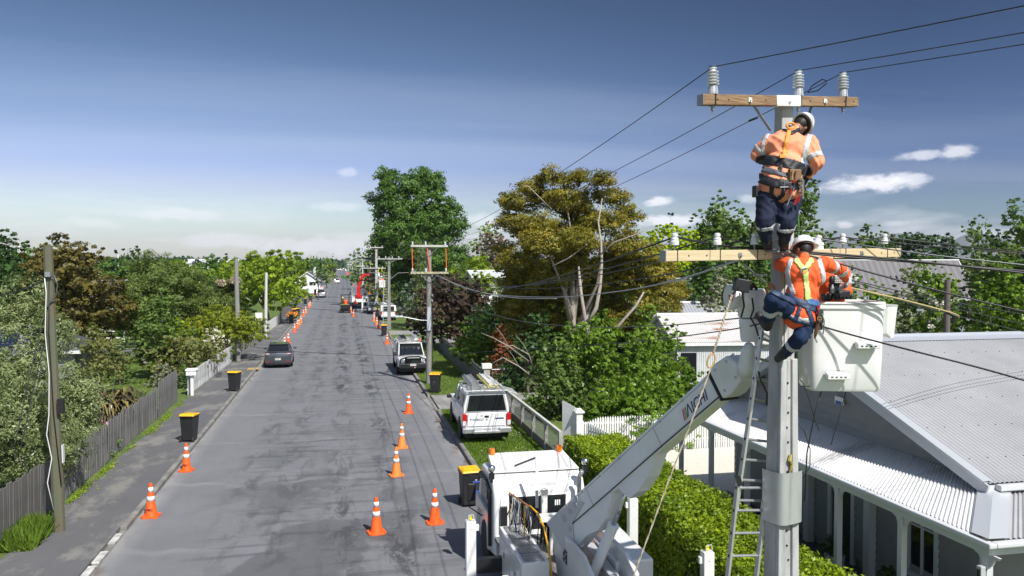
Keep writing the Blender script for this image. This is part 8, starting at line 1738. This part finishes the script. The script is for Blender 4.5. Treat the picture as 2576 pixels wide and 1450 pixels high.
# --- white ute facing the camera with bull bar
R_ = gp(1036, 945); t = car('utility_vehicle', 'white ute with black bull bar facing the camera, half on the verge', 'ute', (4.12, R_.y + 2.5, .03), math.pi + .0, 'ute', M_cw)
obj('bull_bar', MB().tube([(-.80, 2.74, .55), (-.74, 2.80, 1.0), (-.35, 2.84, 1.14), (.35, 2.84, 1.14), (.74, 2.80, 1.0), (.80, 2.74, .55)], .045, 8), M_black, t); obj('bar_plate', MB().box((0, 2.76, .58), (1.66, .16, .30)), M_black, t, bev=.04); obj('bar_mesh', MB().box((0, 2.70, .88), (1.0, .04, .34)), M_black, t)
p_ = obj('number_plate', MB().b2((-.18, 2.845, .60), (.18, 2.855, .72)), M_white, t); text('KDM142', p_, Matrix.Translation((0, 2.858, .66)) @ Matrix.Rotation(math.pi, 4, 'Z') @ Matrix.Rotation(math.pi / 2, 4, 'X'), .095, M_black, extrude=.001)
obj('winch_hook', MB().box((-.1, 2.86, .5), (.06, .05, .07)), mat('pink_hook', (.6, .3, .25), .6), t)
for s_ in (-1, 1): obj('wing_mirror', MB().box((s_ * 1.02, 1.15, 1.2), (.22, .1, .2)), M_black, t, bev=.03)
rack(t, 1.86, -2.2, .3, .72); ladder(t, -.6, -.28, 1.93, -2.3, .6, M_white, 9); ladder(t, .22, .55, 1.93, -2.3, .6, M_alu, 9); ladder(t, -.58, -.3, 2.02, -2.2, .5, M_alu, 8); ladder(t, .25, .5, 2.02, -2.1, .5, M_black, 8)
cn = obj('canopy', MB().box((0, -1.75, 1.48), (1.66, 1.6, .68), taper=.9), M_cw, t, bev=.04); obj('snorkel', MB().cyl((.86, 1.2, 1.1), (.78, .7, 1.8), .04, n=8), M_black, t); obj('beacon', MB().cyl((-.62, .55, 1.86), (-.62, .55, 2.02), .07, n=10), M_amber, t)
for k, x in enumerate((-.45, .0, .42)): obj('bonnet_shadow_line', MB().b2((x - .01, 1.6, 1.135), (x + .01, 2.4, 1.14)), M_grey, t)
# --- far white ute with boxes, rear towards the camera
p = gp(976, 807, .1); t = car('utility_vehicle', 'far white flat deck ute with ladders behind the second timber pole', 'ute', (p.x, p.y + 2.3, .1), .02, 'ute', M_cw)
obj('tray_frame', MB().box((0, -1.7, 1.45), (1.85, 1.9, .7), taper=.92), M_cw, t, bev=.04); obj('rear_door_glass', MB().b2((-.65, -2.72, 1.2), (-.08, -2.66, 1.7)).b2((.08, -2.72, 1.2), (.65, -2.66, 1.7)), M_black, t); rack(t, 1.9, -2.2, .3, .7); ladder(t, -.6, -.2, 1.97, -2.6, .8, M_cw, 8); ladder(t, .1, .5, 1.97, -2.6, .8, M_alu, 8)
# --- dark grey bucket truck facing the camera
def G(x, y, z): return (x, y, z)
p = gp(943, 790); t = thing('bucket_truck', 'dark grey cabbed bucket truck facing the camera far down the right side', 'truck', (p.x + .15, p.y + 3.8, 0), math.pi)
obj('cab', MB().prism([(1.9, .6), (3.75, .6), (3.85, 1.1), (3.8, 1.6), (3.55, 2.5), (3.3, 2.65), (1.9, 2.62)], -1.08, 1.08, axis='x'), M_dg, t, bev=.06)
obj('windscreen', MB().add([(-.98, 3.83, 1.68), (.98, 3.83, 1.68), (.90, 3.62, 2.42), (-.90, 3.62, 2.42)], [(0, 1, 2, 3)]), M_glass, t); obj('grille', MB().b2((-.85, 3.80, 1.02), (.85, 3.90, 1.22)), M_black, t); obj('sun_visor', MB().box((0, 3.68, 2.62), (2.0, .4, .08)), M_dg, t)
obj('bumper', MB().box((0, 3.86, .62), (2.16, .22, .42)), mat('bumper_grey', (.16, .17, .19), .4), t, bev=.03); plate(t, None, 3.97, .62, face=1)
for s_ in (-1, 1): obj('headlight', MB().box((s_ * .78, 3.95, .66), (.34, .06, .16)), mat('headlamp', (.55, .58, .6), .1), t); obj('beacon', MB().cyl((s_ * .9, 3.3, 2.7), (s_ * .9, 3.3, 2.92), .12, n=10), M_amber, t); obj('mirror', MB().box((s_ * 1.28, 3.7, 1.9), (.2, .1, .45)), M_black, t)
for s_ in (-1, 1):
    for y in (2.9, -1.5): wheel('wheel', t, (s_ * .95, y, .48), .48, .28, s_, n=16)
obj('chassis', MB().b2((-.45, -3.5, .55), (.45, 3.4, .9)), M_black, t); obj('body', MB().b2((-1.08, -3.6, .95), (1.08, 1.7, 1.75)), M_truck, t, bev=.03)
for s_ in (-1, 1): obj('outrigger', MB().b2((s_ * 1.75 - .11, 1.3, .05), (s_ * 1.75 + .11, 1.5, 1.9)).b2((min(0, s_ * 1.75), 1.32, .7), (max(0, s_ * 1.75), 1.48, .95)), M_truck, t)
bt_ = Vector((-.5, 4.0, 4.9)); obj('boom', MB().beam((0, .2, 1.9), (-.15, 1.2, 3.4), .42, .5).beam((-.15, 1.2, 3.4), (-.35, 1.9, 4.6), .34, .4), mat('boom_bluegrey', (.28, .33, .38), .4), t); obj('upper_arm', MB().beam((-.35, 1.9, 4.2), (-.45, 2.1, 5.6), .25, .3), M_truck, t)
bc = at(961, 715, 104); bc = Vector((-(bc.x - t.location.x), -(bc.y - t.location.y), bc.z)); obj('bucket', MB().box(bc, (.75, .65, .95), taper=1.12), M_truck, t, bev=.05); obj('bucket_arm', MB().beam((-.45, 2.1, 5.2), bc, .2, .25), M_truck, t)
for dx in (-.2, .25): obj('yellow_guard', MB().cyl((dx - .5, 1.8, 2.6), (dx - .75, 1.9, 6.4), .05, n=6), mat('guard_yellow', (.62, .60, .05), .5), t)
# a generic pose in metres for small figures
def pose(sit=0, stride=.15, bend=0.0):
    b = bend; P_ = dict(pelvis=(0, 0, .95), chest=(0, .25 * b, 1.32), neck=(0, .42 * b, 1.52), head=(0, .5 * b, 1.66), shL=(-.2, .32 * b, 1.43), elL=(-.28, .1 + .35 * b, 1.15), haL=(-.24, .3 + .4 * b, .98), shR=(.2, .32 * b, 1.43), elR=(.28, .1 + .35 * b, 1.15), haR=(.24, .3 + .4 * b, .98),
        hipL=(-.09, 0, .9), hipR=(.09, 0, .9), knL=(-.1, stride, .5), anL=(-.1, stride * .6, .08), toeL=(-.1, stride * .6 + .15, .04), knR=(.1, -stride * .1, .5), anR=(.1, -stride, .1), toeR=(.1, -stride + .15, .04))
    if sit:
        for k in P_: P_[k] = (P_[k][0], P_[k][1], P_[k][2] - (.5 if k[:2] not in ('kn', 'an', 'to') else 0))
        for s_ in 'LR': x = P_['kn' + s_][0]; P_['kn' + s_] = (x, .42, .48); P_['an' + s_] = (x, .45, .1); P_['toe' + s_] = (x, .6, .06)
    return P_
def small(label, loc, rz, sh, tr_, **kw):
    t_, *_r = person(label, loc, pose(**kw), sh, tr_, R=1.05, vox=.04, hat=M_helmet, skin=M_skind); t_.rotation_euler = (0, 0, rz); return t_
w_ = at(960, 712, 104.0); small('far helmeted worker in orange standing in the raised bucket of the dark grey truck', (w_.x, w_.y, w_.z - .95), 2.4, M_hv1, M_navyc)
p = gp(891, 783); small('worker in pink orange jacket and helmet walking beside the crane truck', (p.x, p.y, 0), -2.2, cloth('hivis_pink', (.85, .20, .12), (.8, .16, .1)), M_blue, stride=.3, bend=.5)
# --- white flat deck truck with red folding crane
p = gp(903, 778); t = thing('crane_truck', 'white flat deck truck carrying a raised red folding crane', 'truck', (2.5, p.y + 3.5, 0), 0)
obj('deck', MB().b2((-1.2, -3.6, 1.1), (1.2, 2.0, 1.45)), M_truck, t, bev=.02); obj('tail_board', MB().b2((-1.2, -3.66, 1.05), (1.2, -3.6, 1.85)), M_truck, t); obj('headboard', MB().b2((-1.15, 1.8, 1.45), (1.15, 1.95, 3.0)), M_truck, t); obj('cab', MB().b2((-1.1, 2.3, .9), (1.1, 4.0, 2.9)), M_truck, t, bev=.1)
obj('side_board', MB().b2((-1.22, -3.5, 1.45), (-1.17, 1.9, 1.9)).b2((1.17, -3.5, 1.45), (1.22, 1.9, 1.9)), M_truck, t); obj('chassis', MB().b2((-.5, -3.4, .6), (.5, 3.8, 1.05)), M_black, t); obj('mirror', MB().box((-1.4, 3.9, 2.1), (.2, .1, .5)), M_black, t)
for s_ in (-1, 1):
    for y in (3.1, -1.6, -2.7): wheel('wheel', t, (s_ * .98, y, .5), .5, .3, s_, n=14)
M_cr = mat('crane_red', (.55, .02, .025), .35, coat=.5)
def ct(px, py, d=111): q = at(px, py, d); return q - t.location
cr_ = obj('crane', MB().cyl(ct(902, 752), ct(902, 742), .5, n=12).beam(ct(902, 745), ct(902, 722), .45, .45).beam(ct(902, 724), ct(912, 694), .36, .4).beam(ct(911, 693), ct(930, 691), .3, .34), M_cr, t, bev=.03); obj('outer_arm', MB().beam(ct(917, 690), ct(944, 688), .26, .3).beam(ct(905, 718), ct(911, 702), .2, .2), M_black, cr_)
for k in range(5): obj('deck_load', MB().box((-.9 + k * .42, -1.5 + (k % 3), 1.6 + (k % 2) * .1), (.35, .5, .3)), M_grey if k % 2 else M_white, t)
obj('rear_jack', MB().b2((1.35, -3.5, .0), (1.55, -3.3, 1.7)), M_truck, t)
# --- small excavator with operator
p = gp(868, 788); ex = thing('mini_excavator', 'small yellow and black mini excavator working in the road', 'excavator', (p.x, p.y + .9, 0), 0); M_exy = mat('digger_yellow', (.45, .33, .03), .5)
for s_ in (-1, 1):
    prf = [(-.8, .12), (-.7, .02), (.7, .02), (.82, .14), (.82, .32), (.7, .42), (-.7, .42), (-.82, .32)]; tk = obj('track', MB().prism(prf, s_ * .62 - .16, s_ * .62 + .16, axis='x'), M_rubber, ex, bev=.02)
    for k in range(3): obj('roller', MB().cyl((s_ * .79, -.45 + k * .45, .2), (s_ * .80, -.45 + k * .45, .2), .1, n=10), M_grey, tk)
obj('undercarriage', MB().b2((-.5, -.4, .25), (.5, .4, .5)), M_black, ex); obj('house', MB().prism([(-.65, .52), (.75, .52), (.75, .75), (-.1, .85), (-.35, 1.25), (-.7, 1.15)], -.62, .62, axis='x'), M_exy, ex, bev=.06); obj('counterweight', MB().box((0, -.76, .88), (1.24, .3, .62)), M_black, ex, bev=.06)
for x in (-.5, .55):
    for y in (-.45, .55): obj('cab_post', MB().cyl((x, y, .8), (x, y * .9, 2.45), .05, n=6), M_black, ex)
obj('canopy_roof', MB().box((.02, .05, 2.48), (1.25, 1.2, .10)), M_black, ex, bev=.03); obj('boom', MB().beam((-.25, .7, .8), (-.3, 1.3, 2.1), .18, .25).beam((-.3, 1.25, 2.1), (-.3, 1.9, 1.4), .16, .2), M_exy, ex); obj('digging_bucket', MB().box((-.3, 1.95, 1.15), (.45, .4, .4), taper=.7), M_black, ex); obj('dozer_blade', MB().b2((-.75, .95, .1), (.75, 1.05, .45)), M_exy, ex); obj('seat', MB().box((.05, -.1, 1.0), (.45, .4, .3)), M_black, ex)
small('operator with orange vest and white helmet sitting in the mini excavator', (p.x + .1, p.y + .85, .75), 0, M_hv2, M_blue, sit=1)
# ------------------------------------------------------------------ cones
def cone(label, px, py, m, z=.0, txt=False, lean=0, group='traffic cones along the kerbs', loc=None, s=1.0):
    p = gp(px, py - 2, z) if loc is None else loc; t = thing('traffic_cone', label, 'traffic cone', (p[0], p[1], z), px * .37 % .5 - .2, group)
    c_ = obj('cone_body', MB().lathe([(.165, .035), (.150, .07), (.042, .90), (.03, .905)], n=18), m, t, smooth=True, auto=True)
    obj('base', MB().prism([(-.225, -.15), (-.15, -.225), (.15, -.225), (.225, -.15), (.225, .15), (.15, .225), (-.15, .225), (-.225, .15)], 0, .045), m, t, bev=.01)
    r = lambda zz: .150 - (zz - .07) * .130 + .003
    for a, b in ((.44, .56), (.68, .80)): obj('reflective_band', MB().lathe([(r(a), a), (r(b), b)], n=18), M_creflect, c_, smooth=True)
    if txt: text('P&G', c_, Matrix.Translation((.01, -.1415, .22)) @ Matrix.Rotation(math.pi / 2 - .14, 4, 'X'), .09, M_black, extrude=.002)
    if lean: t.rotation_euler[1] = lean
    return t
CO = [(380, 1302, 0, 'nearest traffic cone on the left gutter, marked with letters', 1), (469, 1187, 0, 'second traffic cone on the left kerb, in front of the black bin', 1), (725, 866, 0, 'cone standing just beyond the gunmetal sedan', 0), (716, 876, 0, 'cone mostly hidden behind the gunmetal sedan roof', 0),
      (741, 838, 0, 'cone in the tree shadow on the left, nearest of that row', 0), (748, 828, 0, 'second cone in the tree shadow on the left', 0), (752, 820, 1, 'faded cone left of the two by the near far bin', 0), (757, 815, 1, 'faded cone right beside the left far bin', 0), (763, 798, 0, 'orange cone on the left gutter beyond the double bins', 0), (769, 790, 1, 'pale cone on the left road edge beyond the double bins', 0),
      (777, 778, 0, 'front cone of the pair beside the far bins', 0), (780, 772, 1, 'rear cone of the pair beside the far bins', 0), (816, 742, 0, 'cone beside the silver estate car', 0), (843, 690, 0, 'tiny cone far down the left side', 0),
      (889, 799, 0, 'orange cone in front of the excavator', 0), (883, 789, 1, 'faded yellow cone touching the excavator track', 0), (941, 805, 0, 'rearmost cone of the right row of four', 0), (941, 811, 1, 'second cone from the back in the right row of four', 0), (948, 820, 1, 'third cone from the back in the right row of four', 0), (952, 829, 0, 'front cone of the right row of four', 0),
      (974, 868, 0, 'cone at the driveway beyond the bull bar ute', 0), (888, 722, 0, 'cone at the left front of the crane truck far away', 0), (871, 688, 0, 'tiny cone far down the right side of the street', 0), (875, 692, 0, 'second tiny cone far down the right side', 0),
      (1028, 1042, 0, 'cone by the right kerb level with the bin on the verge', 0), (1011, 1129, 1, 'faded cone right side, farther of the two faded ones', 0), (997, 1199, 1, 'faded cone right side, nearer of the two faded ones', 0), (1094, 1318, 0, 'bright cone right of the lane beside the truck', 0), (947, 1343, 0, 'nearest cone in the lane, bottom centre', 0)]
for (px, py, f, lab, tx) in CO: cone(lab, px, py, M_orangeold if f else M_orange, txt=bool(tx))
# ------------------------------------------------------------------ wheelie bins
def wbin(label, px, py, z, body=M_bin, lid=M_yellow, rz=0.0, bag=False):
    p = gp(px, py - 2, z); t = thing('wheelie_bin', label, 'wheelie bin', (p.x, p.y, z), rz, 'wheelie bins along the street')
    obj('body', MB().add([(-.24, -.24, .06), (.24, -.24, .06), (.24, .24, .06), (-.24, .24, .06), (-.29, -.33, .98), (.29, -.33, .98), (.29, .30, .98), (-.29, .30, .98)], [(3, 2, 1, 0), (4, 5, 6, 7), (0, 1, 5, 4), (1, 2, 6, 5), (2, 3, 7, 6), (3, 0, 4, 7)]), body, t, bev=.03)
    obj('rim', MB().b2((-.31, -.35, .955), (.31, .32, 1.0)), body, t, bev=.01)
    obj('lid', MB().add([(-.315, -.37, 1.002), (.315, -.37, 1.002), (.315, .34, 1.002), (-.315, .34, 1.002), (-.29, -.33, 1.05), (.29, -.33, 1.05), (.29, .28, 1.09), (-.29, .28, 1.09)], [(3, 2, 1, 0), (4, 5, 6, 7), (0, 1, 5, 4), (1, 2, 6, 5), (2, 3, 7, 6), (3, 0, 4, 7)]), lid, t, bev=.02)
    obj('handle', MB().cyl((-.26, .36, 1.0), (.26, .36, 1.0), .018, n=6), body, t)
    for s_ in (-1, 1): wheel('wheel', t, (s_ * .27, .26, .10), .10, .05, s_, rim=M_black, n=14)
    obj('embossed_mark', MB().b2((-.07, -.305, .60), (.07, -.290, .63)), mat('mark_grey', (.12, .12, .12), .6), t)
    t.scale = (.9, .85, .98)
    if bag: obj('rubbish_bag', MB().ell((.12, -.37, .62), (.13, .07, .22)), mat('bag_blueblack', (.03, .035, .05), .25), t, smooth=True); obj('blue_tie', MB().b2((0.0, -.45, .75), (.24, -.40, .77)).b2((0.0, -.45, .48), (.24, -.40, .50)), mat('tie_blue', (.05, .12, .5), .5), t)
    return t
M_maroon = mat('bin_maroon', (.09, .008, .012), .5)
wbin('nearest black wheelie bin with yellow lid on the left footpath', 477, 1112, .125, rz=2.9); wbin('black yellow lidded bin on the left path near the white letterbox', 590, 986, .125, rz=2.8)
wbin('black yellow lidded bin on the verge at the first timber pole', 1095, 991, .1, rz=-.3); wbin('big black bin with yellow lid and bag between kerb and truck cab', 1181, 1273, .0, rz=.1, bag=True)
wbin('black yellow lidded bin in the tree shadow on the left path', 733, 816, .125); wbin('black bin, right one of the pair on the left path', 749, 798, .125); wbin('maroon bin, left one of the pair on the left path', 740, 800, .125, body=M_maroon)
wbin('black bin left of the far cone pair', 768, 768, .125); wbin('black bin right behind the far cone pair', 781, 761, .125); wbin('maroon bin with green lid beside the silver estate car', 793, 745, .125, body=M_maroon, lid=mat('lid_green', (.02, .16, .06), .5))
wbin('black yellow lidded bin beside the second timber pole', 966, 847, .05); wbin('black yellow lidded bin behind the right row of cones', 950, 800, .1); wbin('tiny far bin on the left kerb, nearest of three', 831, 701.5, .125); wbin('tiny far bin on the left kerb, middle of three', 835, 698, .125); wbin('tiny far bin on the left kerb, farthest of three', 838.5, 695, .125)
# speed sign
p = gp(809, 748, .12); t = thing('speed_sign', 'round red ringed speed sign reading 30 on a post at left', 'road sign', (p.x, p.y + 1, .1)); zc = at(809, 726, dof(p.x, p.y + 1)).z - .1
obj('post', MB().cyl((0, 0, 0), (0, 0, zc), .04, n=8), M_steel, t); sg = obj('disc', MB().cyl((0, -.05, zc), (0, -.07, zc), .36, n=24), mat('sign_red', (.45, .01, .02), .5), t); obj('white_face', MB().cyl((0, -.071, zc), (0, -.076, zc), .25, n=24), M_white, sg); text('30', sg, Matrix.Translation((0, -.078, zc)) @ Matrix.Rotation(math.pi / 2, 4, 'X'), .26, M_black)
# grey street cabinet / far trailer beside the crane truck
p = gp(900, 742, .1); obj('trailer', MB().box((0, 0, .8), (1.6, 2.6, 1.0)).cyl((-.8, 0, .3), (.8, 0, .3), .3, n=12), mat('cabinet_grey', (.20, .22, .25), .5), label='dark grey trailer beyond the white crane truck', cat='trailer', bev=.03).location = (3.2, 172, 0)
# orange net boxes at the far end
p = gp(877, 686); obj('barrier', MB().b2((-1.0, -.2, 0), (1.0, .2, 1.0)), M_orange, label='small orange road barrier at the far end of the street', cat='barrier').location = (3.4, 520, 0)
# white wagon in the yard behind the verandah
t = thing('parked_car', 'white car nose showing behind the verandah posts in the shell yard', 'car', (16.6, 24.6, .13), 1.5)
obj('body', hull(SPEC['suv']['hull']), M_cw, t, auto=True, bev=.03); obj('glasshouse', cabin(SPEC['suv']['cab']), M_glass, t); obj('headlight', MB().box((.62, 2.2, .82), (.34, .2, .14)).box((-.62, 2.2, .82), (.34, .2, .14)), mat('headlamp', (.55, .58, .6), .1), t, bev=.02); obj('grille', MB().b2((-.5, 2.2, .5), (.5, 2.31, .72)), M_black, t)
for s_ in (-1, 1):
    for y in (-1.35, 1.35): wheel('wheel', t, (s_ * .82, y, .35), .35, .22, s_)
# ------------------------------------------------------------------ air
hz = MB(); hz.b2((-7000, -420, -1.2), (7000, 6900, 215))
M_hz = bpy.data.materials.new('haze'); M_hz.use_nodes = True; t_ = M_hz.node_tree; t_.nodes.clear()
pv = t_.nodes.new('ShaderNodeVolumePrincipled'); pv.inputs['Color'].default_value = (.80, .82, 1.0, 1); pv.inputs['Density'].default_value = .00009; pv.inputs['Anisotropy'].default_value = .1
ou = t_.nodes.new('ShaderNodeOutputMaterial'); t_.links.new(pv.outputs[0], ou.inputs['Volume'])
obj('haze', hz, M_hz, kind='stuff', label='thin pale blue air haze over the whole suburb')
